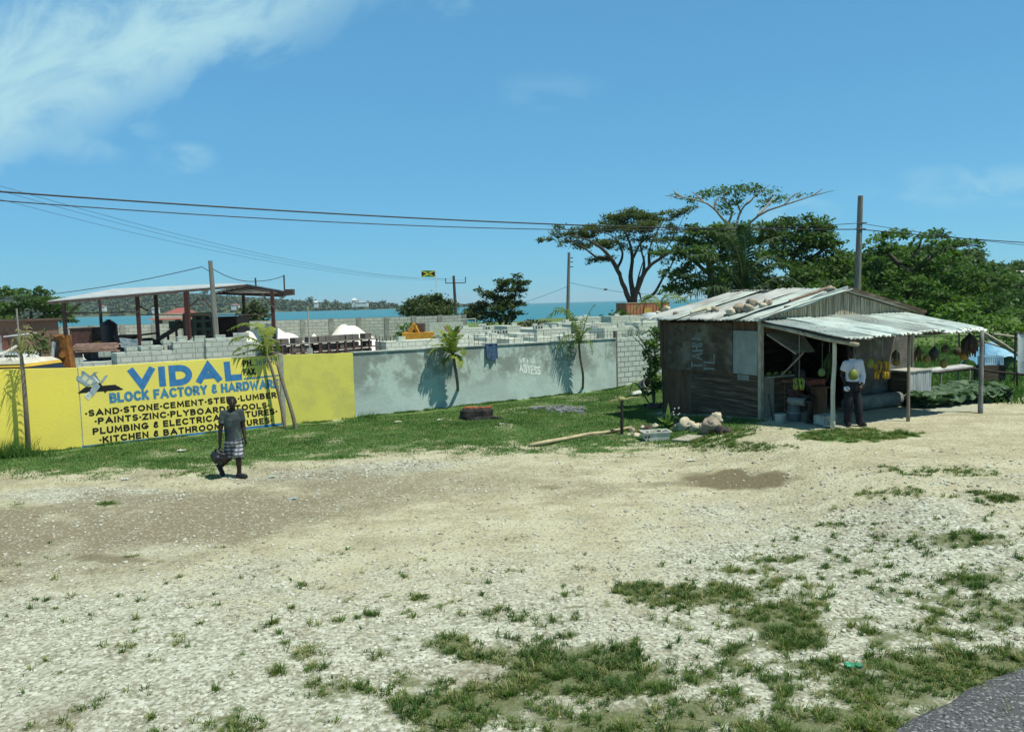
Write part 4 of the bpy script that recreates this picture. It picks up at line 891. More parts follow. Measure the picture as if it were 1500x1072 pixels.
# ------------------------------------------------------------------ rocks laid on the roof to hold the sheets
M_ROCK = mat('brown grey rock', (.34, .29, .21), (.20, .165, .125), 8, bmp=.6, c3=(.42, .39, .30), s3=5)
M_ROCKP = mat('pale limestone rock', (.52, .48, .34), (.38, .34, .24), 8, bmp=.6, c3=(.6, .57, .45), s3=5)
def rock(c, r, m, label, group=None, seed=1, name='rock', flat=.7):
    mb = MB(); mb.ball(V(c) + V((0, 0, r * flat * .8)), (r, r * .85, r * flat), 14, 9, Matrix.Rotation(seed * 1.7, 3, 'Z'), .55, seed); return tag(mb.build(name, m, origin=c, smooth=True), label, 'rock', group)
def on_roof(px, py):
    # intersect with the left roof slope
    o = SWI @ CAM; d = SWI.to_3x3() @ ray(px, py); nn = V((-math.sin(sl_), 0, math.cos(sl_))); p0 = e0 + V((0, 0, .045)); t = (p0 - o).dot(nn) / d.dot(nn); return WM[shed] @ (o + d * t)
RL = [(964, 458, .07, 1, 'small pale rock at the far left corner of the zinc roof'), (977, 454, .12, 1, 'cream pointed rock near the left corner of the zinc roof'), (990, 459, .08, 0, 'small dark rock at the left eave of the zinc roof'),
      (1048, 455, .11, 0, 'lone reddish brown rock halfway along the zinc roof'), (1039, 456, .10, 1, 'flat cream rock beside the lone reddish rock on the zinc roof'), (1070, 459, .13, 1, 'cream rock lowest at the eave among the roof rocks'),
      (1083, 455, .17, 0, 'large grey brown rock in the cluster over the zinc eave'), (1096, 454, .15, 0, 'rounded olive rock at the right of the eave cluster'), (1100, 446.5, .17, 0, 'dark brown rock higher up behind the eave cluster'),
      (1117, 449, .10, 1, 'small tan rock near the verge of the zinc roof'), (1125, 445.5, .13, 0, 'brown rock by the rusty batten on the zinc roof'), (1217, 425.5, .12, 0, 'square brown rock at the ridge of the zinc roof')]
for i, (px, py, r, k, lb) in enumerate(RL):
    rock(on_roof(px, py + 2), r, M_ROCKP if k else M_ROCK, lb, 'rocks weighing down the zinc roof', i + 2)
p = on_roof(1012, 461); q = on_roof(1044, 452)
mb = MB(); d = q - p; mb.tube([p + V((0, 0, .05)), p.lerp(q, .5) + V((0, 0, .055)), q + V((0, 0, .05))], [.05, .06, .05], 6); tag(mb.build('weathered_plank', mat('pale plank wood', (.52, .49, .36), (.40, .37, .27), 5), origin=p), 'pale split log lying on the left slope of the zinc roof', 'log')
# ------------------------------------------------------------------ fruit hung from the awning and goods round the stall
def fruit_mat(name, a, b): return mat(name, a, b, 7, .5, .15, c3=tuple(q * .7 for q in a), s3=3)
F_GREEN = fruit_mat('green gourd skin', (.17, .20, .035), (.12, .155, .03)); M_SUNPOST = bpy.data.materials['pale wood sunlit in colour']; F_PALE = fruit_mat('pale green skin', (.17, .25, .085), (.12, .18, .06)); F_YEL = fruit_mat('ripe yellow skin', (.52, .33, .03), (.38, .22, .02))
F_ORNG = fruit_mat('orange green skin', (.20, .15, .03), (.12, .12, .03)); F_BAN = fruit_mat('green banana skin', (.22, .29, .045), (.15, .21, .03)); F_DARK = mat('dark dried skin', (.05, .05, .03), (.09, .08, .04), 9)
M_STRING = mat('string', (.3, .29, .24), (.2, .2, .16), 20, bmp=0); M_STEM = mat('fruit stem', (.14, .13, .07), (.1, .08, .05), 9)
def hang_pt(px, py, v): return WM[shed] @ s_on(px, py, 1, v)
def roof_z(v): return 2.84 - .4 * (-v / 2.8) - .04
def hang(px, py, v, rw, rh, m, name, label, cat, grp=None, lobes=0, leaf=False):
    c = hang_pt(px, py, v); t = thing(name, label, cat, c - V((0, 0, rh)), 0, grp); sd = px
    mb = MB(); k = 18; prof = []
    for i in range(k + 1):
        th = math.pi * i / k; prof.append((max(.004, rw * math.sin(th) ** .85 * (1 + .12 * math.cos(th))), -rh * math.cos(th)))
    mb.lathe(c, [(r, z) for r, z in prof], 16)
    if lobes:
        vs = []
        for p in mb.v:
            q = p - c; a = math.atan2(q.y, q.x); f = 1 + .06 * math.cos(a * lobes); vs.append(c + V((q.x * f, q.y * f, q.z)))
        mb.v = vs
    mb.v = [p + (p - c) * .06 * mnoise.noise((p - c) * 8 + V((sd, 0, 0))) for p in mb.v]
    mb.build('fruit_flesh', m, t, smooth=True)
    mb = MB(); mb.tube([c + V((0, 0, rh * .9)), c + V((.01, 0, rh * 1.25))], .012, 5); mb.build('stem', M_STEM, t)
    mb = MB(); mb.tube([c + V((0.01, 0, rh * 1.15)), c + V((.02, .01, rh * 1.4)), V((c.x + .01, c.y, roof_z(v)))], .0045, 4); mb.build('string', M_STRING, t)
    return t
hang(1250, 548.5, -2.45, .105, .125, F_GREEN, 'hanging_melon', 'green papaya hanging in front of the man in the white shirt', 'fruit', 'fruit hung under the awning')
hang(1274.5, 532, -2.3, .085, .115, F_GREEN, 'hanging_melon', 'yellowish green papaya hanging beside the right shoulder of the man in white', 'fruit', 'fruit hung under the awning')
hang(1313, 531, -2.1, .085, .085, F_ORNG, 'hanging_melon', 'orange green melon hanging right of the ripe bananas', 'fruit', 'fruit hung under the awning')
hang(1203.5, 545.5, -1.3, .085, .10, F_PALE, 'hanging_melon', 'pale green melon hanging over the red topped table', 'fruit', 'fruit hung under the awning', 10)
hang(1357.5, 525.5, -2.3, .085, .095, F_ORNG, 'hanging_melon', 'dull orange melon hanging above the whitewashed counter', 'fruit', 'fruit hung under the awning')
hang(1382.5, 532.5, -2.3, .085, .115, F_ORNG, 'hanging_melon', 'brown green melon hanging lowest, above the low bench', 'fruit', 'fruit hung under the awning')
hang(1412.5, 520.5, -2.3, .105, .12, fruit_mat('amber skin', (.22, .14, .025), (.16, .11, .02)), 'hanging_melon', 'amber melon hanging left of the grey end post', 'fruit', 'fruit hung under the awning')
hang(1403, 515, -2.0, .095, .10, F_DARK, 'hanging_melon', 'dark brown gourd hanging behind the amber melon', 'fruit', 'fruit hung under the awning')
hang(1385, 511, -2.3, .10, .09, F_DARK, 'hanging_melon', 'dark round gourd hanging highest over the low bench', 'fruit', 'fruit hung under the awning')
def bananas(px, py, v, m, label, hands=2, n=7, L=.2, name='banana_bunch', r=.028):
    c = hang_pt(px, py, v); t = thing(name, label, 'bananas', c - V((0, 0, .22)), 0, 'banana bunches hung under the awning')
    mb = MB(); mb.tube([c + V((0, 0, -.12)), c + V((0, 0, .1)), c + V((.01, 0, .24))], [.02, .026, .018], 6); mb.build('stalk', M_STEM, t)
    for h in range(hands):
        zc = c + V((0, 0, .10 - .85 * L * h))
        for i in range(n):
            a = 2 * math.pi * i / n + h * .4 + random.uniform(-.15, .15); d = V((math.cos(a), math.sin(a), 0)); mb = MB(); pts = []
            for k in range(7):
                s = k / 6; pts.append(zc + d * (.03 + L * (1.05 * s - .62 * s * s) * 1.15) + V((0, 0, .05 * math.sin(s * 3) - L * .72 * s * s)))
            mb.tube(pts, [.008, r * .8, r, r * 1.05, r, r * .75, .007], 7); mb.build('banana', m, t, smooth=True)
    mb = MB(); mb.tube([c + V((.01, 0, .22)), V((c.x + .01, c.y, roof_z(v)))], .008, 4); mb.build('string', M_STRING, t)
    return t
bananas(1292, 538, -2.3, F_YEL, 'ripe yellow banana bunch hanging before the chalked board', 2, 9, .24)
bananas(1170, 563, -1.2, F_BAN, 'green banana bunch hanging before the face of the seated person', 2, 7, .15)
def bundle(px, py, v, rx, rz, label, name, m, n=18, seedk=1.0):
    c = hang_pt(px, py, v); t = thing(name, label, 'bundle', c - V((0, 0, rz)), 0, 'dark bundles hung under the awning'); mb = MB()
    for i in range(n):
        a = random.uniform(0, 6.28); rr = rx * random.uniform(.2, .95); z0 = rz * random.uniform(.2, 1); q = c + V((rr * math.cos(a), rr * math.sin(a) * .7, 0))
        mb.tube([c + V((0, 0, rz)), q + V((0, 0, z0 * .4)), q + V((random.uniform(-.03, .03), 0, -z0))], [.012, rx * .22, .012], 6)
    mb.build('dried_pods', m, t, smooth=True)
    mb = MB(); mb.tube([c + V((0, 0, rz * .8)), V((c.x, c.y, roof_z(v)))], .008, 4); mb.build('string', M_STRING, t); return t
bundle(1345, 519, -2.3, .095, .19, 'dark drooping bundle hanging right of the thin middle post', 'hanging_bundle', mat('brown pods', (.09, .06, .025), (.05, .04, .02), 9))
bundle(1369, 519, -2.3, .13, .20, 'black ragged bag bundle hanging over the right end of the whitewashed counter', 'hanging_bundle', mat('black plastic', (.02, .022, .025), (.04, .04, .045), 9, .5))
bundle(1420, 506, -2.4, .20, .30, 'big dark clump of dried gourds hanging from the end post', 'hanging_bundle', mat('dark clump', (.05, .035, .03), (.025, .02, .018), 9), 30)
bundle(1215, 536, -.8, .17, .34, 'dark green plantain bundle hanging behind the crooked front post', 'hanging_bundle', mat('dark plantain', (.06, .10, .025), (.04, .07, .02), 9), 26)
bundle(1312, 522, -1.6, .10, .16, 'dark dried bundle hanging above the orange green melon', 'hanging_bundle', F_DARK, 14)
# row of green fruit on the window counter
for i in range(7):
    x = sfront(1124 + i * 5.2, 550, .05)[0]; c = WM[shed] @ V((x, .02 + .08 * (i % 2), zs + .04))
    mb = MB(); mb.ball(c + V((0, 0, .05)), (.055, .05, .05), 10, 8, None, .15, i); tag(mb.build('lime', F_GREEN, origin=c, smooth=True), 'green fruit in the row on the stall window counter', 'fruit', 'green fruit along the window counter')
# table with red cloth, stump, sacks, buckets, boxes
def spt(px, py): return on_ground(ground(px, py))
def table():
    c = SWI @ spt(1197, 614); c.y = -.55; c = WM[shed] @ c; c.z = .42; t = thing('display_table', 'dark table with a faded red cloth top inside the stall doorway', 'table', c, SH_A)
    mb = MB(); mb.box((0, 0, .88), (.95, .55, .04)); mb.build('tabletop', M_DARKWOOD, t, local=True)
    mb = MB(); mb.box((-.05, -.02, .915), (.9, .5, .03)); mb.box((-.05, -.272, .86), (.9, .012, .12)); mb.build('red_cloth', mat('faded red cloth', (.20, .06, .035), (.12, .04, .03), 6), t, local=True)
    for x in (-.4, .4):
        for y in (-.22, .22): mb = MB(); mb.box((x, y, .43), (.06, .06, .86)); mb.build('leg', M_DARKWOOD, t, local=True)
table()
c = spt(1199, 617); t = thing('wooden_stand', 'brown upright wooden board stand beside the seated person', 'stand', c, SH_A)
mb = MB(); mb.box((0, 0, .40), (.30, .24, .80)); mb.build('body', M_BROWN, t, local=True); mb = MB(); mb.box((0, 0, .82), (.36, .30, .04)); mb.build('board_top', M_BROWN, t, local=True)
def bucket(px, py, r, h, m, name, label, cat='bucket'):
    c = spt(px, py); t = thing(name, label, cat, c); mb = MB(); mb.lathe(c, [(r * .78, 0), (r * .8, .005), (r, h), (r * 1.06, h), (r * 1.06, h - .025), (r * 1.02, h - .03), (r * .96, h - .02), (r * .93, h - .02), (r * .76, .03)], 20); mb.build('body', m, t, smooth=False)
    mb = MB(); mb.tube([c + V((r * math.cos(a), -.01 + r * .25 * math.sin(a), h - .02 - .5 * r * math.sin(a))) for a in [math.pi * i / 10 for i in range(11)]], .006, 5); mb.build('handle', M_STRING, t); return t
M_WPL = mat('dirty white plastic', (.34, .36, .32), (.26, .28, .25), 5, .5); bucket(1143, 619.5, .135, .22, M_WPL, 'bucket', 'dirty white bucket standing by the pale plank at the stall front')
def sack():
    c = spt(1163, 617); t = thing('stool_bucket', 'upturned grey drum used as a seat under the stall awning', 'seat', c)
    mb = MB(); mb.lathe(c, [(.15, 0), (.16, .02), (.15, .2), (.16, .22), (.15, .24), (.14, .40), (.13, .41)], 18); mb.build('body', mat('grey drum', (.12, .125, .115), (.08, .085, .078), 5), t)
    mb = MB(); mb.lathe(c, [(.165, .20), (.17, .215), (.165, .23)], 18); mb.build('hoop', mat('drum hoop', (.22, .24, .24)), t); return c
SEAT = sack()
def foam_box():
    c = spt(1209, 622.5); t = thing('foam_box', 'broken white foam box lying behind the crooked front post', 'box', c, SH_A + .15); W = mat('white foam', (.42, .42, .35), (.28, .28, .23), 5)
    mb = MB(); w, d, h = .42, .30, .22
    for cx, cy, sx, sy in ((0, -d / 2, w, .03), (0, d / 2, w, .03), (-w / 2 + .015, 0, .03, d - .06), (w / 2 - .015, 0, .03, d - .06)): mb.box((cx, cy, h / 2 + .02), (sx, sy, h))
    mb.box((0, 0, .03), (w - .06, d - .06, .02)); mb.build('body', W, t, local=True)
    mb = MB(); mb.box((-.18, -.32, .035), (.40, .26, .03), Matrix.Rotation(R(6), 3, 'Y')); mb.build('lid', W, t, local=True)
foam_box()
mb = MB(); c = spt(1125, 616); mb.tube([c + V((.12, 0, .0)), c + V((.02, .06, .65))], .018, 6); tag(mb.build('stick', M_BARK, origin=c), 'dark stick leaning on the pale plank beside the bucket', 'stick')
c = WM[shed] @ V((1.3, .25, .42)); t = thing('water_jug', 'grey plastic jug standing in the stall doorway behind the man', 'jug', c); mb = MB(); mb.lathe(c, [(.12, 0), (.14, .03), (.14, .3), (.05, .4), (.045, .46)], 14); mb.build('body', mat('grey blue plastic', (.16, .19, .21), (.1, .12, .14), 5), t, smooth=True); mb = MB(); mb.lathe(c, [(.05, .455), (.05, .5), (.03, .505)], 12); mb.build('cap', M_BARK, t)
# grey pipe lying along the wall foot
g0 = SWI @ spt(1279, 609); g1 = g0 + V((2.1, .15, 0)); mb = MB(); mb.lathe((0, 0, 0), [(.165, 0), (.185, 0), (.185, 2.2), (.165, 2.2)], 22)
mb = MB(); n = 24; vs = []
for x, r in ((0, .15), (0, .19), (2.0, .19), (2.0, .15)):
    for j in range(n): vs.append(V((x, r * math.cos(6.2832 * j / n), r * math.sin(6.2832 * j / n) + .19)))
mb.add(vs, [((i % 4) * n + j, (i % 4) * n + (j + 1) % n, ((i + 1) % 4) * n + (j + 1) % n, ((i + 1) % 4) * n + j) for i in range(4) for j in range(n)])
c = WM[shed] @ V((g0.x, -.55, 0)); c.z = .40; PM = Matrix.Translation(c) @ Matrix.Rotation(SH_A + .03, 4, 'Z'); mb.v = [PM @ p for p in mb.v]
tag(mb.build('concrete_pipe', mat('grey pipe', (.19, .20, .175), (.13, .135, .12), 5), origin=c, smooth=False), 'grey concrete pipe lying along the foot of the chalked board', 'pipe')
# ------------------------------------------------------------------ right of the stall: counter, bench, rails, vines
def plank_counter():
    c = spt(1336, 596); c2 = spt(1373, 589); d = (c2 - c); d.z = 0; L = .93; a = math.atan2(d.y, d.x) * .5 + SH_A * .5
    c = c + V((.05, .25, 0)); t = thing('plank_counter', 'whitewashed counter of upright planks standing right of the stall', 'counter', c, a)
    W = mat('flaking whitewash', (.40, .45, .45), (.30, .34, .33), 3, stretch=(9, 9, .5), c3=(.09, .09, .08), s3=3.5); mb = MB(); x = 0
    while x < L:
        w_ = random.uniform(.06, .12); mb.box((x + w_ / 2, random.uniform(-.008, .008), .44 + random.uniform(-.01, .015)), (w_ * .93, .02, .88), Matrix.Rotation(random.uniform(-.02, .02), 3, 'Y')); x += w_
    mb.build('plank_front', W, t, local=True)
    mb = MB(); x = 0
    for i in range(5): mb.box((L + .0, .06 + i * .11, .44), (.02, .10, .87))
    mb.build('plank_side', W, t, local=True)
    mb = MB(); mb.box((L / 2, .29, .91), (L + .12, .66, .035)); mb.build('top_board', mat('counter top', (.42, .42, .36), (.3, .3, .26), 4), t, local=True)
    for x in (.04, L - .04): mb = MB(); mb.box((x, .3, .44), (.05, .5, .86)); mb.build('frame_post', M_DARKWOOD, t, local=True)
plank_counter()
def bench():
    c = ground(1378, 574); c2 = ground(1420, 570); t = thing('low_bench', 'low grey bench on stick legs beyond the whitewashed counter', 'bench', c); dx = c2 - c
    mb = MB(); up_ = V((0, 0, .62)); q = V((-.1, .45, .02))
    e = dx.normalized() * .15; mb.prism([c - e * 2.5 + up_, c + dx + e + up_ + V((0, 0, .05)), c + dx + e + up_ + q + V((0, 0, .05)), c - e * 2.5 + up_ + q], (0, 0, .045)); mb.build('seat', mat('bleached board', (.48, .49, .46), (.32, .32, .28), 4), t)
    mb = MB(); mb.tube([c - e * 2 + up_ + V((0, -.02, -.03)), c + dx + e * 1.5 + up_ + V((0, -.02, .03))], .035, 6); mb.build('rail', M_BARK, t)
    for p in (c, c + dx, c + q + V((0, 0, -.02)), c + dx + q + V((0, 0, -.02))):
        mb = MB(); mb.tube([p + V((0, 0, -.06)), V((p.x, p.y, c.z + .64))], .035, 6); mb.build('leg', M_POLE, t)
bench()
def rail_fence():
    a = at(1376, 543.5, 24.5); b2 = at(1428, 541, 24.2); e = at(1560, 553, 22.5); t = thing('rail_fence', 'single pole rail fence on thin posts right of the stall', 'fence', V((a.x, a.y, gz(a.x, a.y))))
    mb = MB(); mb.tube([a, b2, at(1490, 548, 23.4), e], .035, 6); mb.build('rail', M_BARK, t)
    for p in (b2, at(1490, 548, 23.4), e): mb = MB(); mb.tube([V((p.x, p.y, gz(p.x, p.y) - .1)), p + V((0, 0, .06))], .03, 6); mb.build('post', M_BARK, t)
rail_fence()
def lean_to():
    D = 27; a = at(1440, 487, D); b2 = at(1500, 494, D); t = thing('pole_frame', 'collapsed pole frame of bare sticks beyond the awning end', 'frame', V((a.x, a.y, gz(a.x, a.y))))
    for pts, r in (([at(1438, 486, 26), at(1470, 505, 26.5), at(1497, 524, 27)], .055), ([at(1455, 489, 26.4), at(1492, 494, 27), at(1540, 497, 27)], .04), ([at(1446, 494, 26.2), at(1484, 516, 27), at(1494, 522, 27)], .04), ([at(1441, 500, 27), at(1478, 512, 27.6)], .03)):
        mb = MB(); mb.tube(pts, r, 6); mb.build('pole', M_POLE, t)
    for px, py in ((1441, 488), (1497, 522)):
        p = at(px, py, 26.6); mb = MB(); mb.tube([V((p.x, p.y, gz(p.x, p.y) - .1)), p], .045, 6); mb.build('post', M_BARK, t)
lean_to()
def tarp():
    c = at(1456, 540, 29); c.z = gz(c.x, c.y); mb = MB(); n = 14; vs = []; w_ = .95
    for i in range(n + 1):
        for j in range(n + 1):
            u, v = i / n * 2 - 1, j / n * 2 - 1; h = 1.15 * max(0, 1 - .55 * abs(u) ** 1.5 - .45 * v * v) * (1 - .35 * (u > .2) * (u - .2)); vs.append(c + V((u * w_, v * .8, h + .09 * mnoise.noise(V((u * 3, v * 3, 1))))))
    fs = [(i * (n + 1) + j, (i + 1) * (n + 1) + j, (i + 1) * (n + 1) + j + 1, i * (n + 1) + j + 1) for i in range(n) for j in range(n)]
    mb.add(vs, fs); tag(mb.build('tarpaulin', mat('light blue tarpaulin', (.22, .46, .60), (.14, .34, .48), 3, .6, c3=(.35, .5, .55)), origin=c, smooth=False), 'light blue tarpaulin heaped over goods behind the end post', 'tarpaulin')
    c = at(1451, 520, 25.5); c.z -= .0; t = thing('plastic_crate', 'pale blue plastic crate in front of the blue tarpaulin', 'crate', V((c.x, c.y, gz(c.x, c.y)))); Bm = mat('pale blue plastic', (.35, .52, .60), (.28, .42, .5), 5, .5)
    zc = .62; g = V((c.x, c.y, gz(c.x, c.y)))
    mb = MB()
    for yy in (-.19, .19):
        mb.box(g + V((0, yy, zc)), (.62, .03, .04)); mb.box(g + V((0, yy, zc + .24)), (.62, .03, .05))
        for i in range(9): mb.box(g + V((-.29 + i * .0725, yy, zc + .12)), (.03, .02, .2))
    for xx in (-.3, .3): mb.box(g + V((xx, 0, zc + .13)), (.03, .35, .28))
    mb.box(g + V((0, 0, zc)), (.57, .35, .02)); mb.build('body', Bm, t)
    mb = MB(); mb.box(g + V((0, 0, zc / 2 - .02)), (.7, .5, zc - .02)); mb.build('stand_block', M_DARKWOOD, t)
tarp()
def sheet_hung():
    D = 25; mb = MB(); n = 12; vs = []; a = at(1491, 489, D); w_ = .9; h = a.z - gz(a.x, a.y) - .3
    t = thing('hung_sheet', 'pale white sheet hanging on a dark post at the right edge', 'sheet', V((a.x, a.y, gz(a.x, a.y))))
    for k in (0, .012):
        for i in range(n + 1):
            for j in range(n + 1): u, v = i / n, j / n; vs.append(a + V((u * w_ + .05 * v, .05 * math.sin(u * 8 + v) + k, -h * v * (.95 + .05 * math.sin(u * 5)))))
    N = (n + 1) ** 2; fs = []
    for i in range(n):
        for j in range(n): q = i * (n + 1) + j; f = (q, q + n + 1, q + n + 2, q + 1); fs += [f, tuple(N + x for x in f[::-1])]
    mb.add(vs, fs); mb.build('cloth', mat('white sheet', (.50, .56, .54), (.40, .45, .44), 4), t, smooth=True)
    mb = MB(); mb.tube([V((a.x - .03, a.y + .06, gz(a.x, a.y) - .1)), a + V((-.03, .06, .06))], .04, 6); mb.build('post', M_BARK, t)
    mb = MB(); mb.tube([a + V((-.05, .04, .01)), a + V((w_ + .4, .04, .01))], .025, 6); mb.build('line_pole', M_BARK, t)
sheet_hung()
# squash vines: broad round leaves over the ground
M_VINE = leaf_mat('squash leaves', (.045, .095, .05), (.10, .165, .085), None, .2)
def vines():
    vs = []; fs = []; tn = []; pts = []
    for i in range(2600):
        px = random.uniform(1334, 1478); lo = np.interp(px, [1334, 1360, 1400, 1450, 1478], [597, 599, 595, 590, 589]); hi = np.interp(px, [1334, 1365, 1385, 1410, 1445, 1478], [588, 584, 574, 566, 570, 584]); py = random.uniform(hi + 4, lo)
        g = ground(px, py)
        if random.random() < .5 * (0.5 + mnoise.noise(V((g.x * 1.4, g.y * 1.4, 5)))) + .12: pts.append(g)
    for g in pts:
        r = random.uniform(.07, .15); h = random.uniform(.08, .34); c = g + V((0, 0, h)); nn = V((random.gauss(0, .45), random.gauss(-.25, .45), 1)).normalized(); a = nn.cross(V((1, .3, .1))).normalized(); b2 = nn.cross(a); k = len(vs); t = random.random()
        vs.append(c - nn * r * .25)
        for j in range(7):
            an = 2 * math.pi * j / 7; rr = r * (1 + .25 * (j % 2)); vs.append(c + (a * math.cos(an) + b2 * math.sin(an)) * rr)
        fs += [(k, k + 1 + j, k + 1 + (j + 1) % 7) for j in range(7)]; tn += [t] * 8
    tag(np_mesh('squash_vines', [tuple(v) for v in vs], np.array(fs), M_VINE, tone=tn), kind='stuff')
vines()
rock(ground(1374, 586) - V((0, 0, .02)), .17, M_ROCKP, 'pale yellow rock among the squash vines before the whitewashed counter', None, 77)
# ------------------------------------------------------------------ things on the grass and gravel in front
def tub():
    c = ground(960, 644); t = thing('plastic_tub', 'cracked white plastic tub on the grass before the stall', 'tub', c, .12); W = mat('cracked white plastic', (.60, .62, .54), (.46, .47, .40), 5, .5); w_, d, h = .66, .42, .20
    mb = MB()
    def ring(k, z): return [V((sx * w_ / 2 * k, sy * d / 2 * k, z)) for sx, sy in ((-1, -1), (1, -1), (1, 1), (-1, 1))]
    r = [ring(.88, 0), ring(.97, h), ring(1.06, h), ring(1.06, h + .025), ring(.95, h + .025), ring(.86, .02)]; vs = sum(r, []); fs = [(3, 2, 1, 0), (20, 21, 22, 23)] + [(i * 4 + j, i * 4 + (j + 1) % 4, i * 4 + 4 + (j + 1) % 4, i * 4 + 4 + j) for i in range(5) for j in range(4)]
    mb.add(vs, fs); mb.build('body', W, t, local=True)
    for x in (-.3, -.22): mb = MB(); mb.box((x * 1.0, -.212, .11), (.04, .012, .06)); mb.build('slot', M_BARK, t, local=True)
    mb = MB()
    for i in range(9): mb.ball((random.uniform(-.22, .22), random.uniform(-.13, .13), .16), random.uniform(.03, .06), 8, 6, None, .3, i)
    mb.build('soil_fill', M_BARK, t, local=True)
tub()
mb = MB(); a, b2, c_, d_ = ground(983, 646.5), ground(1007, 648), ground(1029, 640.5), ground(1008, 638.5); mb.prism([p + V((0, 0, .015)) for p in (a, b2, c_, d_)], (0, 0, .03)); tag(mb.build('loose_board', mat('bleached grey board', (.38, .37, .29), (.28, .27, .21), 5, stretch=(6, 1, 1)), origin=a), 'flat weathered board lying beside the white tub', 'board')
ST = [(1003, 629, .20, 1, 'grey white rock beside the spiky plant'), (993, 630, .13, 0, 'small dark rock tucked under the spiky plant'), (1012, 628, .15, 1, 'pale upright rock second from the spiky plant'), (1020, 631, .16, 1, 'yellowish lumpy rock in the middle of the rock row'),
      (1028, 630, .13, 1, 'mossy yellow rock left of the largest rock'), (1043, 633, .27, 0, 'largest brown boulder at the end of the rock row'), (1050, 625, .17, 1, 'white capped rock on top of the largest boulder'), (1041, 634.5, .11, 2, 'rust red rock at the foot of the largest boulder'), (1056, 634, .13, 3, 'black charred lump right of the rust red rock'), (1066, 634, .10, 3, 'thin charred lump at the right end of the rock row')]
M_REDR = mat('rust red rock', (.26, .10, .06), (.16, .07, .045), 8); M_CHAR = mat('charred lump', (.05, .04, .035), (.09, .07, .06), 9)
for i, (px, py, r, k, lb) in enumerate(ST):
    g = ground(px, py) if i != 6 else ground(1046, 633) + V((.07, .05, .25)); rock(g - V((0, 0, .03)), r, (M_ROCK, M_ROCKP, M_REDR, M_CHAR)[k], lb, 'rocks in the row before the stall', i + 21, flat=.85)
SB = [(926, 632, .10, 0, 'brown lump left of the tub, nearest the dark stake'), (932, 640, .10, 1, 'pale grey block lump between stake and tub'), (942, 628, .09, 1, 'tan rock behind the left end of the tub'), (949, 631, .13, 3, 'black lump directly behind the tub'), (937, 634, .07, 2, 'small reddish lump behind the tub'), (945, 641, .07, 1, 'small white rock touching the left end of the tub'), (960, 626, .10, 1, 'tan stone behind the middle of the tub'), (921, 638, .06, 1, 'small pale stone at the foot of the dark stake')]
for i, (px, py, r, k, lb) in enumerate(SB): rock(ground(px, py) - V((0, 0, .02)), r, (M_ROCK, M_ROCKP, M_REDR, M_CHAR)[k], lb, 'rubble round the white tub', i + 51)
M_SPIKE = leaf_mat('spiky leaves', (.06, .13, .03), (.22, .34, .08), None, .25)
def spiky(px, py, n, h, label, name='spiky_plant'):
    c = ground(px, py); t = thing(name, label, 'plant', c)
    for i in range(n):
        a = 2.4 * i; e = R(random.uniform(35, 75)); L = h * random.uniform(.6, 1); 
        if i == 0: e = R(88); L = h * 1.25
        d = V((math.cos(a) * math.cos(e), math.sin(a) * math.cos(e), math.sin(e))); s = d.cross(V((0, 0, 1)) if i else V((0, 1, 0))).normalized(); vs = []; w_ = .05 if i else .06
        for k in range(6): u = k / 5; p = c + d * L * u + V((0, 0, -.25 * L * u * u * (i > 0))); ww = w_ * math.sin(math.pi * (.18 + .82 * u)) + .002; vs += [p - s * ww, p + d.cross(s) * .01, p + s * ww]
        fs = [f for k in range(5) for f in ((k * 3, k * 3 + 1, k * 3 + 4, k * 3 + 3), (k * 3 + 1, k * 3 + 2, k * 3 + 5, k * 3 + 4))]
        mb = MB(); mb.add(vs, fs); o = mb.build('leaf_blade', M_SPIKE, t, fix=False, smooth=True); at_ = o.data.attributes.new('tone', 'FLOAT', 'POINT'); at_.data.foreach_set('value', [random.uniform(.3, .6) + (.4 if i == 0 else 0)] * len(vs))
spiky(978, 625, 16, .52, 'bright green spiky plant with one tall leaf before the stall corner')
M_SHRUBS = leaf_mat('shrub leaves', (.03, .075, .02), (.10, .17, .05), None, .25)
c = ground(988, 624); t = thing('small_shrub', 'small dark leafy shrub with white blooms beside the spiky plant', 'shrub', c); crown('foliage', [(c + V((.02, 0, .32)), (.16, .16, .2), 1)], 900, .035, M_SHRUBS, t); mb = MB(); mb.tube([c, c + V((.02, 0, .3))], .012, 5); mb.build('stem', M_BARK, t)
mb = MB()
for i in range(7): q = c + V((random.uniform(-.12, .14), -.1, random.uniform(.3, .5))); mb.ball(q, .02, 6, 4)
mb.build('bloom', mat('white bloom', (.6, .6, .55), (.5, .5, .5)), t)
# dark stake with a yellow palm tip tied on
c = ground(911, 636); t = thing('dark_stake', 'black stake in the grass with a dry palm tip on its head', 'stake', c); zt = at(911.5, 587, c.y).z
mb = MB(); mb.tube([c + V((0, 0, -.1)), V((c.x + .015, c.y, zt))], [.045, .04], 7); mb.build('stake', mat('black wood', (.022, .02, .018), (.04, .035, .03), 9), t)
M_DRY = mat('dry palm leaf', (.36, .36, .15), (.26, .24, .10), 8)
mb = MB(); top = V((c.x + .01, c.y, zt)); dd = c.y
for px, py, r in ((889, 589, .012), (893, 586.5, .01), (938, 581, .014), (933, 584, .01), (900, 584, .01), (925, 585, .01)): q = at(px, py, dd); mb.tube([top, top.lerp(q, .5) + V((0, 0, .03)), q], [.02, .018, r * .4], 5)
mb.ball(top + V((0, 0, .05)), (.09, .07, .06), 8, 6, None, .4, 3); mb.build('palm_tip', M_DRY, t)
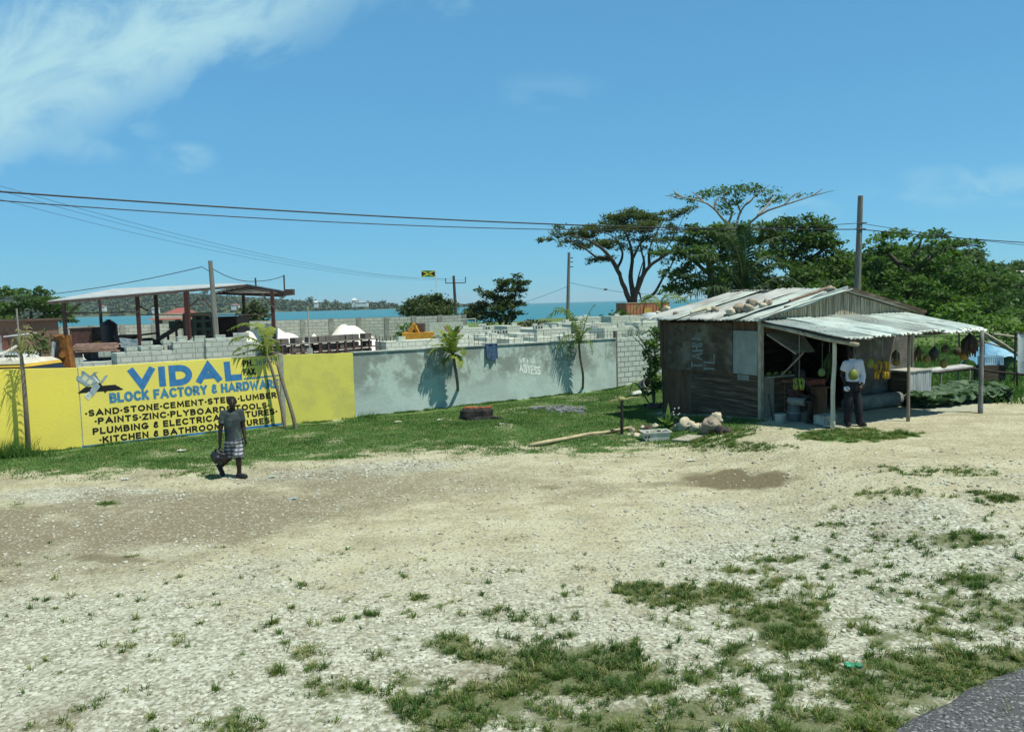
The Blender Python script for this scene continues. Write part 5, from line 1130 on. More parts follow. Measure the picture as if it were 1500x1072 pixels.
# bamboo pole on the ground
P = [ground(776, 655), ground(800, 652), ground(830, 645), ground(862, 640), ground(885, 636), ground(925, 630)]
mb = MB(); mb.tube([p + V((0, 0, .05 + .03 * (i % 2))) for i, p in enumerate(P)], [.045, .05, .047, .042, .04, .036], 8); tag(mb.build('bamboo_pole', mat('bare yellow pole', (.44, .39, .23), (.33, .28, .17), 6), origin=P[0], smooth=True), 'long crooked pole lying on the grass left of the dark stake', 'pole')
# burnt stump
c = ground(700, 613); t = thing('burnt_stump', 'low burnt black stump with orange split top in the grass', 'stump', c); mb = MB(); n = 26; vs = []; 
for k, (rr, z) in enumerate(((1.12, -.05), (1.0, .1), (.98, .26), (.8, .33), (.3, .33))):
    for j in range(n): a = 2 * math.pi * j / n; q = rr * (1 + .22 * mnoise.noise(V((math.cos(a) * 1.6, math.sin(a) * 1.6, k * .4)))); vs.append(c + V((.50 * q * math.cos(a), .36 * q * math.sin(a), z + .05 * mnoise.noise(V((j * .6, k, 2))))))
mb.add(vs, [(i * n + j, i * n + (j + 1) % n, i * n + n + (j + 1) % n, i * n + n + j) for i in range(4) for j in range(n)] + [tuple(4 * n + j for j in range(n))]); mb.build('charred_bark', mat('charred wood', (.018, .017, .016), (.04, .036, .032), 9, bmp=.8), t)
mb = MB()
for i in range(9): q = c + V((random.uniform(-.28, .34), random.uniform(-.24, .1), .32)); mb.box(q + V((0, 0, .02)), (random.uniform(.15, .4), .07, .05), Matrix.Rotation(random.uniform(-.5, .5), 3, 'Z') @ Matrix.Rotation(random.uniform(-.15, .15), 3, 'Y'))
mb.build('split_top', mat('raw orange wood', (.46, .16, .07), (.30, .10, .05), 9), t)
mb = MB(); mb.tube([c + V((.4, -.15, .05)), c + V((.62, -.2, .03)), c + V((.75, -.2, .02))], [.06, .04, .02], 6); mb.build('root', mat('charred root', (.02, .02, .02), (.05, .045, .04), 9), t)
# flat slab, ash heap
mb = MB(); g = ground(787, 598); mb.box(g + V((0, 0, .03)), (.50, .3, .06)); tag(mb.build('flat_slab', mat('grey slab', (.20, .22, .20), (.13, .14, .13), 6), origin=g), 'thin grey slab lying flat in the grass left of the ash heap', 'slab')
g = ground(828, 601); mb = MB()
for i in range(60): q = ground(826 + random.gauss(0, 14), 600 + random.gauss(0, 2.2)); mb.ball(q + V((0, 0, .01)), (random.uniform(.05, .13), random.uniform(.05, .1), random.uniform(.03, .06)), 7, 5, Matrix.Rotation(random.random() * 3, 3, 'Z'), .5, i)
tag(mb.build('ash_heap', mat('blue grey ash', (.17, .185, .20), (.09, .10, .105), 6), origin=g), 'spread heap of blue grey ash lumps in the grass', 'ash', None, 'stuff')
g = ground(960, 597); mb = MB()
for i in range(26): q = ground(960 + random.gauss(0, 8), 597 + random.gauss(0, 1.3)); mb.ball(q + V((0, 0, .03)), (random.uniform(.05, .11), .06, random.uniform(.04, .08)), 7, 5, Matrix.Rotation(random.random() * 3, 3, 'Z'), .5, i)
tag(mb.build('coal_rubble', M_CHAR, origin=g), 'low patch of dark coal rubble in the stall shadow', 'rubble', None, 'stuff')
# white sack and old pot lying by the bush
g = ground(941, 578); mb = MB(); mb.ball(g + V((0, 0, .06)), (.42, .2, .09), 14, 8, Matrix.Rotation(.3, 3, 'Z'), .45, 4); tag(mb.build('empty_sack', mat('white sack cloth', (.58, .60, .54), (.44, .46, .41), 5), origin=g, smooth=True), 'crumpled white sack lying on the grass under the vine bush', 'sack')
g = ground(946, 571); mb = MB(); rot = Matrix.Rotation(R(70), 3, 'X') @ Matrix.Rotation(.5, 3, 'Y'); mb.lathe(g + V((0, .1, .2)), [(.10, -.2), (.19, -.16), (.21, .16), (.22, .17), (.18, .17), (.17, -.12), (.05, -.14)], 16, rot); tag(mb.build('old_pot', mat('sooty enamel pot', (.30, .30, .27), (.07, .065, .06), 6), origin=g), 'white rimmed pot tipped on its side under the vine bush', 'pot')
# litter
LT = [(1250, 978, .07, (.04, .34, .20), 'crushed green plastic bottle on the gravel near the road'), (398, 700, .06, (.40, .55, .52), 'pale blue plastic scrap where grass meets gravel'), (183, 703, .07, (.62, .65, .6), 'white plastic scrap on the gravel below the advert'),
      (266, 661, .09, (.6, .6, .55), 'white paper scrap in the grass left of the walking man'), (430, 732, .06, (.4, .48, .55), 'bluish flattened scrap on the gravel behind the walking man'), (735, 622, .07, (.62, .62, .56), 'white scrap beside the burnt stump'), (644, 616, .07, (.6, .6, .55), 'small white scrap in the grass below the grey wall'), (583, 619, .10, (.55, .5, .42), 'beige scrap in the grass near the yellow wall end'), (1012, 676, .08, (.6, .58, .5), 'white paper scrap on the pale dirt before the stall')]
for i, (px, py, r, col, lb) in enumerate(LT):
    g = ground(px, py); mb = MB(); n = 7; vs = []
    for k in (0, .012):
        for a in range(n + 1):
            for b2 in range(n + 1): u, v = a / n - .5, b2 / n - .5; vs.append(g + V((u * r * 2.0, v * r * (1.0 + .4 * math.sin(a)), .012 + k + r * .35 * (mnoise.noise(V((a * .8, b2 * .8, i * 3))) + .35))))
    N = (n + 1) ** 2; fs = []
    for a in range(n):
        for b2 in range(n): q = a * (n + 1) + b2; f = (q, q + n + 1, q + n + 2, q + 1); fs += [f, tuple(N + x for x in f[::-1])]
    mb.add(vs, fs); tag(mb.build('litter_scrap', mat('litter %d' % i, col, tuple(q * .8 for q in col), 9, .5), origin=g), lb, 'litter', 'litter on the ground')
# ------------------------------------------------------------------ the block yard behind the wall
def gp(px, Y):
    p = at(px, 500, Y); return V((p.x, p.y, gz(p.x, p.y)))
STACK = block_mat('stacked grey blocks', (.44, .49, .43), (.36, .405, .355), (.24, .265, .23), .40, .20, 'xy', .018)
STACK2 = block_mat('stacked pale blocks', (.56, .61, .52), (.49, .54, .46), (.32, .35, .29), .40, .20, 'xy', .016)
M_HOLE = mat('block hollow', (.06, .065, .06), (.04, .04, .04), 9)
def block_stack(px, Y, w, d, h, label, m=STACK, rz=None, loose=3, grp='block stacks in the yard'):
    c = gp(px, Y); t = thing('block_stack', label, 'block stack', c, WA + random.uniform(-.06, .06) if rz is None else rz, grp)
    mb = MB(); x = -w / 2
    # columns of blocks of slightly different height: a stack with an uneven top
    while x < w / 2 - .1:
        n = random.choice((2, 3, 4)); ww = min(.4 * n, w / 2 - x); hh = h - .2 * random.choice((0, 0, 0, 1)); y = -d / 2
        mb.box((x + ww / 2, random.uniform(-.02, .02), hh / 2), (ww - .012, d, hh)); x += ww
    mb.build('block_courses', m, t, local=True)
    for i in range(loose):
        bx = random.uniform(-w / 2 + .25, w / 2 - .25); mb = MB(); mb.box((bx, random.uniform(-.1, .1) - d * .25, h + .1), (.4, .18, .2), Matrix.Rotation(random.uniform(-.4, .4), 3, 'Z')); mb.build('top_block', m, t, local=True)
    return t
ps = [(128, 29.5, 2.3, 1.0, 1.62, 'lowest grey block stack left end behind the advert', 2), (170, 30.5, 1.9, 1.0, 1.78, 'grey block stack beneath the crumpled white sheet', 2), (208, 30, 2.0, 1.1, 1.95, 'grey block stack third from the left behind the advert'.replace('third from the left', 'beside the crumpled white sheet'), 2),
      (250, 31, 2.3, 1.1, 2.14, 'tall grey block stack below the conveyor ramp', 3), (295, 31.5, 2.3, 1.1, 2.26, 'tall grey block stack in front of the dark red shelter post', 3), (338, 32, 2.2, 1.1, 2.32, 'tall grey block stack before the leaning timber pole', 2), (378, 33, 2.0, 1.1, 1.95, 'grey block stack behind the yellow green palm fronds', 1)]
for px, Y, w_, d, h, lb, lo in ps: block_stack(px, Y, w_, d, h, lb, STACK, None, lo)
# long low slabs and pale stacks right of the rack
block_stack(600, 36, 2.9, 1.2, 1.85, 'pale block stack right behind the iron rack end', STACK2, loose=1); block_stack(650, 37, 2.6, 1.2, 1.95, 'pale block stack left of the bushy young palm', STACK2, loose=1)
PX = [(700, 40, 1.98), (738, 43, 2.0), (775, 40, 1.9), (800, 46, 2.15), (838, 42, 1.9), (868, 48, 2.1), (905, 43, 1.85), (935, 46, 1.95), (690, 52, 2.1), (720, 58, 2.05), (760, 54, 2.15), (792, 60, 1.9), (830, 56, 2.2), (872, 62, 2.0), (912, 58, 2.1), (948, 62, 1.9), (745, 70, 1.5), (805, 72, 1.7), (850, 74, 1.7), (900, 76, 1.6)]
for i, (px, Y, h) in enumerate(PX):
    block_stack(px, Y, random.uniform(2.6, 3.8), 1.4, h - .25, 'pale concrete block stack in the crowded rows beyond the grey wall', STACK2, WA + random.uniform(-.25, .25), 1 if i % 3 else 2, 'pale block stacks beyond the grey wall')
# hollow blocks lying dark-side up on the nearer stacks
for i, (px, Y, z) in enumerate(((726, 41, 1.95), (732, 41.2, 1.95), (738, 41.1, 1.96), (713, 47, 2.0), (786, 45, 2.03), (790, 45, 2.03), (871, 44, 1.95))):
    p = at(px, 480, Y); t = thing('hollow_block', 'hollow concrete block with dark cores on the pale stacks', 'block', V((p.x, p.y, z - .12)), WA, 'hollow blocks on the pale stacks'); mb = MB(); mb.box((0, 0, .1), (.40, .2, .2)); mb.build('body', STACK2, t, local=True)
    mb = MB(); mb.box((-.09, -.1, .1), (.13, .012, .13)); mb.box((.09, -.1, .1), (.13, .012, .13)); mb.build('core', M_HOLE, t, local=True)
# iron rack full of blocks
def rack():
    A0, A1 = gp(398, 31.5), gp(552, 36.5); d = A1 - A0; L = d.length; a = math.atan2(d.y, d.x); t = thing('block_rack', 'long rust brown iron rack filled with curing blocks behind the yellow wall', 'rack', A0, a)
    H = 1.95; mi = mat('dark rusty iron', (.055, .035, .028), (.09, .055, .04), 12); n = 12; blk = mat('curing block', (.14, .125, .11), (.095, .085, .075), 3)
    for i in range(n + 1):
        for y in (0, 1.0):
            mb = MB(); mb.box((L * i / n, y, H / 2), (.075, .06, H)); mb.build('upright', mi, t, local=True)
    for k in range(6):
        z = .25 + k * .34; mb = MB(); mb.box((L / 2, 0, z), (L, .05, .055)); mb.box((L / 2, 1.0, z), (L, .05, .055)); mb.box((L / 2, .5, z - .01), (L, .95, .03)); mb.build('shelf', mi, t, local=True)
        mb = MB(); x = .08
        while x < L - .4:
            if random.random() < .88: mb.box((x + .2, random.uniform(.18, .3), z + .14), (.385, .35, .25))
            x += .405
        mb.build('block_row', blk, t, local=True)
    mb = MB(); mb.box((L / 2, .5, H + .015), (L + .1, 1.1, .03)); mb.build('top_sheet', zinc('rack top sheet', (.30, .29, .25), (.2, .16, .12), .6, 0), t, local=True)
rack()
mi = mat('starter iron', (.09, .075, .06), (.15, .13, .1), 20)
t = thing('rebar_cage', 'thin cage of upright bars standing right of the iron rack', 'rebar cage', gp(556, 35))
for i, px in enumerate((551, 556, 561, 566, 572, 577)):
    p = gp(px, 35 + .12 * i); mb = MB(); mb.tube([p, V((p.x, p.y, at(px, 490 + 2 * (i % 3), p.y).z))], .022, 5); mb.build('upright', mi, t)
for z in (1.2, 1.5, 1.75): mb = MB(); a, b2 = gp(551, 35), gp(577, 35.7); mb.tube([a + V((0, 0, z)), b2 + V((0, 0, z))], .018, 5); mb.build('tie_bar', mi, t)
# thin survey pole in a concrete foot
p = gp(453, 30); t = thing('marker_pole', 'thin pale pole in a concrete foot in front of the iron rack', 'pole', p); mb = MB(); mb.tube([p, V((p.x, p.y, at(453, 449, p.y).z))], .03, 6); mb.build('shaft', mat('bleached pole', (.36, .36, .31), (.25, .25, .21), 8), t); mb = MB(); mb.box(p + V((0, 0, .95)), (.22, .22, 1.9), None, .8); mb.build('foot_block', CONC, t)
# sand piles
M_SAND = mat('white sand', (.74, .73, .64), (.66, .65, .56), 2, bmp=.2)
def pile(px, Y, w, h, label, seed):
    c = gp(px, Y); mb = MB(); n = 30; vs = []
    for i in range(n + 1):
        for j in range(n + 1):
            u, v = i / n * 2 - 1, j / n * 2 - 1; r = math.hypot(u, v); z = h * min(.95, max(0, 1.0 - r ** 1.2)) * (1 + .15 * mnoise.noise(V((u * 2.5, v * 2.5, seed)))) + .22 * h * max(0, 1 - r) * mnoise.noise(V((u * 3.3, v * 3.3, seed + 3))); vs.append(c + V((u * w, v * w * .8, z - .03)))
    mb.add(vs, [(i * (n + 1) + j, (i + 1) * (n + 1) + j, (i + 1) * (n + 1) + j + 1, i * (n + 1) + j + 1) for i in range(n) for j in range(n)]); tag(mb.build('sand_pile', M_SAND, origin=c, smooth=True), label, 'sand pile', 'white sand piles in the yard')
pile(392, 50, 4.1, 2.55, 'tall white sand pile behind the right shelter post', 1); pile(512, 52, 3.3, 2.35, 'broad white sand pile behind the iron rack', 2); pile(461, 54, 1.3, 1.7, 'small white sand heap between the two big sand piles', 4)
# back boundary wall with pilasters
def back_wall():
    D0, D1 = gp(-60, 66), gp(684, 76); d = D1 - D0; a = math.atan2(d.y, d.x); L = d.length; t = thing('rear_block_wall', 'long grey block wall with pilasters along the far side of the yard', 'wall', D0, a); H = 2.42
    mb = MB(); mb.box((L / 2, 0, H / 2), (L, .2, H)); mb.build('block_face', block_mat('weathered block wall', (.47, .49, .41), (.40, .425, .36), (.20, .21, .18), .8, .3, 'x', .022), t, local=True)
    n = 17
    for i in range(n + 1): mb = MB(); mb.box((L * i / n - (.2 if i == n else 0), -.12, H / 2 + .02), (.42, .1, H + .06)); mb.build('pilaster', mat('pilaster', (.30, .31, .26), (.20, .21, .18), 2), t, local=True)
    # lower return at the right end
    mb = MB(); mb.box((L - 2.2, -1.4, .9), (3.2, .18, 1.8)); mb.build('low_return', STACK2, t, local=True)
    mb = MB(); mb.tube([(L + .6, -1.4, 0), (L + .6, -1.4, 2.1)], .06, 5); mb.tube([(L + .6, -1.4, 2.05), (L - 1, -1.4, 2.0)], .05, 5); mb.build('gate_frame', mat('pale pipe', (.45, .48, .44), (.35, .36, .33), 5), t, local=True)
back_wall()
# open shelter
def shelter():
    A, B, E = at(70, 442, 42), at(361, 417, 50), at(427, 429, 46.5); Cc, Dp, Ep, C2 = at(333, 416, 62), at(165, 424, 60), at(404, 432, 57), at(313, 428.5, 60)
    t = thing('open_shelter', 'large open sided shelter with pale sheet roof on rusty red posts', 'shelter', gp(250, 48)); mz = zinc('pale shelter sheet', (.46, .50, .48), (.30, .26, .2), .3, 0); md = mat('dark steel', (.045, .035, .032), (.075, .055, .045), 6)
    up_ = V((0, 0, .04))
    for nm, q in (('roof_slope', (A, B, Cc, Dp)), ('roof_slope', (B, E, Ep, C2))):
        mb = MB(); mb.prism(list(q), (0, 0, .05)); mb.build(nm, mz, t)
    dn = V((0, 0, -.14))
    for p, q in ((A, B), (B, E), (A, Dp), (E, Ep), (B, Cc), (C2, Ep)):
        mb = MB(); d = (q - p).normalized(); sx = d.cross(V((0, 0, 1))).normalized() * .05; mb.prism([p - sx + dn, p + sx + dn, p + sx - V((0, 0, .02)), p - sx - V((0, 0, .02))], q - p); mb.build('edge_beam', md, t)
    for k in range(1, 7):
        f = k / 7; p = A.lerp(Dp, f) + V((0, 0, -.09)); q = B.lerp(Cc, f) + V((0, 0, -.09)); q2 = B.lerp(C2, f) + V((0, 0, -.09)); r = E.lerp(Ep, f) + V((0, 0, -.09)); mb = MB(); mb.tube([p, q], .05, 4); mb.build('purlin', md, t); mb = MB(); mb.tube([q2, r], .05, 4); mb.build('purlin', md, t)
    for k in range(1, 5):
        f = k / 5; mb = MB(); mb.tube([A.lerp(B, f) + dn, Dp.lerp(Cc, f) + dn], .05, 4); mb.build('rafter', md, t)
    # bottom chords
    mr = mat('red oxide steel', (.06, .024, .022), (.04, .02, .018), 5)
    def zroof(p):  # height of the roof under a point, by plane
        best = None
        for a, b2, c2 in ((A, B, Dp), (B, E, Ep)):
            nn = (b2 - a).cross(c2 - a); z = a.z - (nn.x * (p.x - a.x) + nn.y * (p.y - a.y)) / nn.z
            best = z if best is None else min(best, z)
        return best
    for px, Y, r, m in ((97, 43.5, .11, md), (205, 45.6, .12, mr), (232, 57, .14, md), (277, 47.3, .17, mr), (402, 47, .12, mr), (150, 58, .11, md), (360, 58, .12, md)):
        c = gp(px, Y); z = zroof(c) - .08; mb = MB(); mb.box(V((c.x, c.y, z / 2)), (r * 1.5, r * 1.5, z)); mb.build('post', m, t)
    for (p0, p1), Y in ((((97, 462), (118, 444)), 43.6), (((277, 450), (292, 437)), 47.4), (((313, 455), (297, 436)), 47.6), (((402, 452), (384, 431)), 46.9), (((205, 449), (222, 458)), 46)):
        mb = MB(); mb.tube([at(*p0, Y), at(*p1, Y)], .05, 5); mb.build('knee_brace', md, t)
    for p0, p1, Y in (((98, 459), (205, 457), 44.5), ((205, 461), (402, 461), 47)):
        mb = MB(); mb.tube([at(*p0, Y), at(*p1, Y + 1)], .03, 4); mb.build('tie_rod', md, t)
    for px, y0, y1 in ((375, 419, 407), (417, 429, 403)):
        mb = MB(); mb.tube([at(px, y0, 48), at(px - 1, y1, 48)], .05, 5); mb.build('wire_stub', md, t)
    mb = MB(); mb.box(at(424, 428, 46.3), (.5, .5, .34)); mb.build('eave_box', md, t)
shelter()
# things standing in the yard
M_BLACKP = mat('black plastic tank', (.018, .020, .024), (.03, .03, .035), 3, .5, bmp=0)
def tank(px, Y, r, h, label):
    c = gp(px, Y); t = thing('water_tank', label, 'tank', c); mb = MB(); prof = [(r * .98, 0)]
    for i in range(9): z = h * .88 * i / 8; prof += [(r, z), (r * .97, z + .03), (r, z + .06)]
    prof += [(r * .9, h * .93), (r * .5, h), (r * .3, h)]; mb.lathe(c, prof, 22); mb.build('body', M_BLACKP, t); mb = MB(); mb.lathe(c + V((0, 0, h)), [(r * .32, -.01), (r * .32, .08), (r * .1, .12)], 16); mb.build('lid', M_BLACKP, t)
tank(161, 56, .56, 2.9, 'tall black water tank standing under the shelter')
def old_truck():
    c = gp(131, 57); t = thing('rusty_truck', 'rusty brown box bodied truck parked under the shelter', 'truck', c, .1); mr = mat('rust red brown', (.10, .05, .04), (.065, .035, .03), 4); my = mat('faded yellow', (.42, .26, .04), (.3, .18, .04), 5)
    mb = MB(); mb.box((0, 0, 1.65), (1.5, 2.6, 1.5)); mb.build('cargo_box', mr, t, local=True); mb = MB(); mb.box((0, 0, 2.43), (1.62, 2.7, .08)); mb.build('roof', M_BARK, t, local=True)
    mb = MB(); mb.box((1.0, -.2, 1.15), (.5, 1.9, .7)); mb.box((1.05, -.2, .75), (.6, 1.9, .3)); mb.build('cab', my, t, local=True)
    mb = MB(); mb.tube([(.8, -1.0, 2.3), (1.35, -1.0, .9)], .05, 5); mb.build('cab_frame', M_BARK, t, local=True)
    mb = MB(); mb.box((0.1, 0, .72), (2.0, 2.2, .25)); mb.build('chassis', M_BARK, t, local=True)
    for x in (-.5, .9):
        for y in (-1.1, 1.1):
            mb = MB(); mb.lathe((x, y, .42), [(.16, -.12), (.4, -.12), (.42, 0), (.4, .12), (.16, .12)], 18, Matrix.Rotation(R(90), 3, 'X')); mb.build('wheel', M_BLACKP, t, local=True)
old_truck()
def mixer():
    c = gp(202, 52); t = thing('skid_loader', 'dark ragged loader machine between the shelter posts', 'machine', c); md = mat('oily black steel', (.03, .026, .024), (.06, .05, .045), 7)
    mb = MB(); mb.prism([c + V((x, -.6, z)) for x, z in ((-1.0, .35), (1.35, .35), (1.6, .7), (1.2, 1.5), (.6, 1.75), (-.2, 1.7), (-1.0, 1.45), (-1.1, .9))], (0, 1.2, 0)); mb.build('body', md, t)
    mb = MB(); mb.prism([c + V((x, -.7, z)) for x, z in ((-1.0, 1.4), (-1.3, 2.0), (.2, 2.0), (1.1, 2.1), (1.0, 1.98), (-.1, 1.88))], (0, 1.4, 0)); mb.build('canopy', md, t)
    mb = MB(); mb.tube([c + V((1.2, -.4, 1.4)), c + V((2.1, -.4, .5))], .12, 6); mb.tube([c + V((2.05, -.9, .35)), c + V((2.05, .3, .35))], .28, 6); mb.build('bucket_arm', md, t)
    for x in (-.6, .8):
        for y in (-.7, .7): mb = MB(); mb.lathe(c + V((x, y, .42)), [(.15, -.12), (.4, -.12), (.42, 0), (.4, .12), (.15, .12)], 16, Matrix.Rotation(R(90), 3, 'X')); mb.build('wheel', M_BLACKP, t)
mixer()
def block_machine():
    Y = 51; c = gp(285, Y); t = thing('block_machine', 'dark green block making machine with a sloping conveyor ramp', 'machine', c); mg = mat('dark green steel', (.02, .05, .038), (.03, .035, .03), 6); md = mat('greasy steel', (.03, .03, .028), (.055, .05, .045), 7)
    def q(px, py, dy=0): return at(px, py, Y + dy)
    for dy in (-.4, .4): mb = MB(); mb.tube([q(232, 497, dy), q(275, 470, dy)], .16, 4); mb.build('conveyor_rail', md, t)
    mb = MB(); mb.prism([q(234, 495, -.4), q(275, 468, -.4), q(275, 468, .4), q(234, 495, .4)], (0, 0, .05)); mb.build('conveyor_belt', md, t)
    for px, py in ((246, 488), (258, 481)): mb = MB(); p = q(px, py); mb.tube([V((p.x, p.y, 0)), p], .08, 5); mb.build('ramp_leg', md, t)
    for px in (271, 285, 298, 312):
        for dy in (-.9, .9): p = q(px, 461, dy); mb = MB(); mb.box(V((p.x, p.y, p.z / 2)), (.26, .22, p.z)); mb.build('frame_post', mg, t)
    for y0, h in ((461, .26), (470, .2), (482, .2)):
        for dy in (-.9, .9): a, b2 = q(269, y0, dy), q(314, y0, dy); mb = MB(); mb.box((a + b2) / 2, ((b2 - a).length, .2, h)); mb.build('cross_beam', mg, t)
    mb = MB(); a = q(291, 466); mb.lathe(V((a.x, a.y, 1.2)), [(.35, 0), (.4, .5), (.95, 1.3), (.95, 1.6), (.85, 1.6)], 4, Matrix.Rotation(R(45), 3, 'Z')); mb.build('hopper', mg, t)
    mb = MB(); a = q(297, 478, -.5); mb.lathe(a, [(.1, -.2), (.72, -.2), (.72, .2), (.1, .2)], 20, Matrix.Rotation(R(90), 3, 'X')); mb.build('flywheel', md, t)
    mb = MB(); a = q(281, 490); mb.box(V((a.x, a.y, .8)), (1.2, 1.0, 1.0)); mb.build('mould_box', mg, t)
    mb = MB(); a = q(258, 476); mb.box(a, (.7, .6, .5)); mb.build('feed_box', mg, t)
block_machine()
def dark_container():
    c = gp(336, 56); t = thing('shipping_box', 'dark brown steel box store behind the leaning timber pole', 'container', c, .08); mc = mat('dark brown steel', (.035, .025, .024), (.055, .04, .036), 4, stretch=(8, 8, .5)); mb = MB(); w_, d, h = 2.1, 3.5, 2.95
    mb.box((0, 0, h / 2), (w_, d, h)); mb.build('body', mc, t, local=True)
    for i in range(9): mb = MB(); mb.box((-w_ / 2 + .12 + i * (w_ - .24) / 8, -d / 2 - .02, h / 2), (.1, .04, h - .3)); mb.build('rib', mc, t, local=True)
    mb = MB(); mb.box((0, 0, h + .02), (w_ + .1, d + .1, .06)); mb.build('roof_rim', mc, t, local=True)
dark_container()
# red roofed house beyond the wall
def red_house():
    Y = 130; c = gp(250, Y); t = thing('red_roof_house', 'low house with a red hipped roof beyond the yard wall', 'house', c); s = Y / FPX; w_ = 27 * s
    mb = MB(); mb.box(c + V((0, 3, 1.6)), (w_ * 2 - .6, 6, 3.2)); mb.build('wall', mat('cream house wall', (.55, .5, .4), (.45, .42, .34), 2), t)
    zb = at(250, 468, Y).z; zt = at(250, 451, Y).z; mb = MB(); mb.add([c + V((-w_ - .5, -.4, zb)), c + V((w_ + .5, -.4, zb)), c + V((w_ + .5, 6.6, zb)), c + V((-w_ - .5, 6.6, zb)), c + V((.3, 3, zt)), c + V((1.8, 3, zt))], [(0, 1, 5, 4), (1, 2, 5), (2, 3, 4, 5), (3, 0, 4), (3, 2, 1, 0)]); mb.build('roof', mat('red roof sheet', (.30, .10, .085), (.24, .085, .07), 1.5, stretch=(6, 1, 1)), t)
    for x in (-1.6, 1.4): mb = MB(); mb.box(c + V((x, -.02, 1.7)), (.9, .06, 1.1)); mb.build('window', M_HOLE, t)
red_house()
# crumpled white sheet and bundle of rods in front of the machines
a = at(189, 503, 33); mb = MB(); n = 10; vs = []
for i in range(n + 1):
    for j in range(n + 1): u, v = i / n - .5, j / n - .5; vs.append(a + V((u * .75 + v * .12, .12 * mnoise.noise(V((u * 4, v * 4, 1))) + v * -.3, v * .42 - .1 * u + .05 * mnoise.noise(V((u * 6, v * 6, 4))))))
mb.add(vs, [(i * (n + 1) + j, (i + 1) * (n + 1) + j, (i + 1) * (n + 1) + j + 1, i * (n + 1) + j + 1) for i in range(n) for j in range(n)]); tag(mb.build('plastic_sheet', mat('crumpled white plastic', (.60, .66, .66), (.45, .52, .53), 4, .5), origin=a), 'crumpled white plastic sheet draped on the blocks behind the advert', 'sheet')
mb = MB()
for i in range(11): y0 = 504 + i * 1.1; mb.tube([at(104 + random.uniform(0, 8), y0 + random.uniform(0, 1.5), 34.5 + .1 * i), at(176 + random.uniform(-8, 2), y0 - 1.5 + random.uniform(0, 1.5), 35 + .1 * i)], .03, 4)
tag(mb.build('rod_bundle', mat('pinkish rusted rods', (.32, .22, .18), (.2, .13, .11), 6), origin=gp(140, 35) + V((0, 0, 1.6))), 'bundle of pinkish rusted rods on the stacks left of the white plastic sheet', 'rods')
# A-shaped brown excavator boom poking above the yellow wall
def boom():
    Y = 24.5; t = thing('excavator_boom', 'brown folded excavator boom with white ram standing behind the yellow wall', 'machine', gp(94, Y)); mo = mat('brown orange machine paint', (.26, .11, .025), (.16, .07, .02), 5); md = mat('dark machine steel', (.03, .025, .022), (.05, .04, .035), 6)
    def q(px, py, d=0): return at(px, py, Y + d)
    mb = MB(); mb.prism([q(86.5, 494, -.15), q(96.5, 490.5, -.15), q(105, 545, -.15), q(92, 545, -.15)], (0, .3, 0)); mb.build('boom_plate', mo, t)
    mb = MB(); mb.prism([q(78, 493, .2), q(87, 491, .2), q(90, 545, .2), q(80, 545, .2)], (0, .25, 0)); mb.build('stick_plate', md, t)
    mb = MB(); mb.prism([q(84, 520, -.22), q(90, 512, -.22), q(95, 545, -.22), q(80, 545, -.22)], (0, .04, 0)); mb.build('gusset', mo, t)
    mb = MB(); mb.tube([q(79.5, 501, -.25), q(74, 545, -.25)], .05, 8); mb.build('ram', mat('white ram', (.6, .62, .6), (.5, .52, .5), 5, .4), t)
    mb = MB(); mb.tube([q(91, 520, -.3), q(91, 520, .1)], .09, 10); mb.build('pin', mo, t); mb = MB(); mb.tube([q(82, 494, -.3), q(93, 492, -.3)], .07, 6); mb.build('crossbar', mo, t)
boom()
# van roof behind the wall
def van():
    Y = 22.5; c = gp(18, Y); t = thing('yellow_van', 'yellow and white van of which only the roof shows over the wall', 'van', c); my = mat('yellow van paint', (.62, .42, .05), (.55, .37, .05), 3, .4, bmp=0); mg = mat('dark van glass', (.015, .018, .02), (.02, .02, .025), 3, .15, bmp=0); mw = mat('white van roof', (.62, .60, .48), (.5, .48, .38), 3, .5, bmp=0)
    x0, x1 = at(-70, 530, Y).x, at(64, 530, Y).x; zt = at(20, 525.5, Y).z; zb = at(20, 535, Y).z; L = x1 - x0; cx_ = (x0 + x1) / 2
    def sect(z0, z1, in0, in1, m, nm, w0=1.7):
        mb = MB(); vs = []
        for z, i_, f in ((z0, in0, 1), (z1, in1, .94)):
            vs += [V((x0 + i_ * .4, Y - w0 / 2 * f, z)), V((x1 - i_, Y - w0 / 2 * f, z)), V((x1 - i_, Y + w0 / 2 * f, z)), V((x0 + i_ * .4, Y + w0 / 2 * f, z))]
        mb.add(vs, [(3, 2, 1, 0), (4, 5, 6, 7), (0, 1, 5, 4), (1, 2, 6, 5), (2, 3, 7, 6), (3, 0, 4, 7)]); return mb.build(nm, m, t)
    sect(.35, zb - .55, -.9, -.9, my, 'lower_body', 1.75); sect(zb - .55, zb - .0, -.55, -.02, mg, 'windows', 1.68); sect(zb, zt - .1, -.04, .0, my, 'roof_side', 1.72); sect(zt - .1, zt, .02, .25, mw, 'roof', 1.7)
    for x in (x0 + .7, x1 - .3):
        for y in (Y - .8, Y + .8): mb = MB(); mb.lathe(V((x, y, .33)), [(.18, -.1), (.32, -.1), (.33, 0), (.32, .1), (.18, .1)], 16, Matrix.Rotation(R(90), 3, 'X')); mb.build('wheel', M_BLACKP, t)
van()
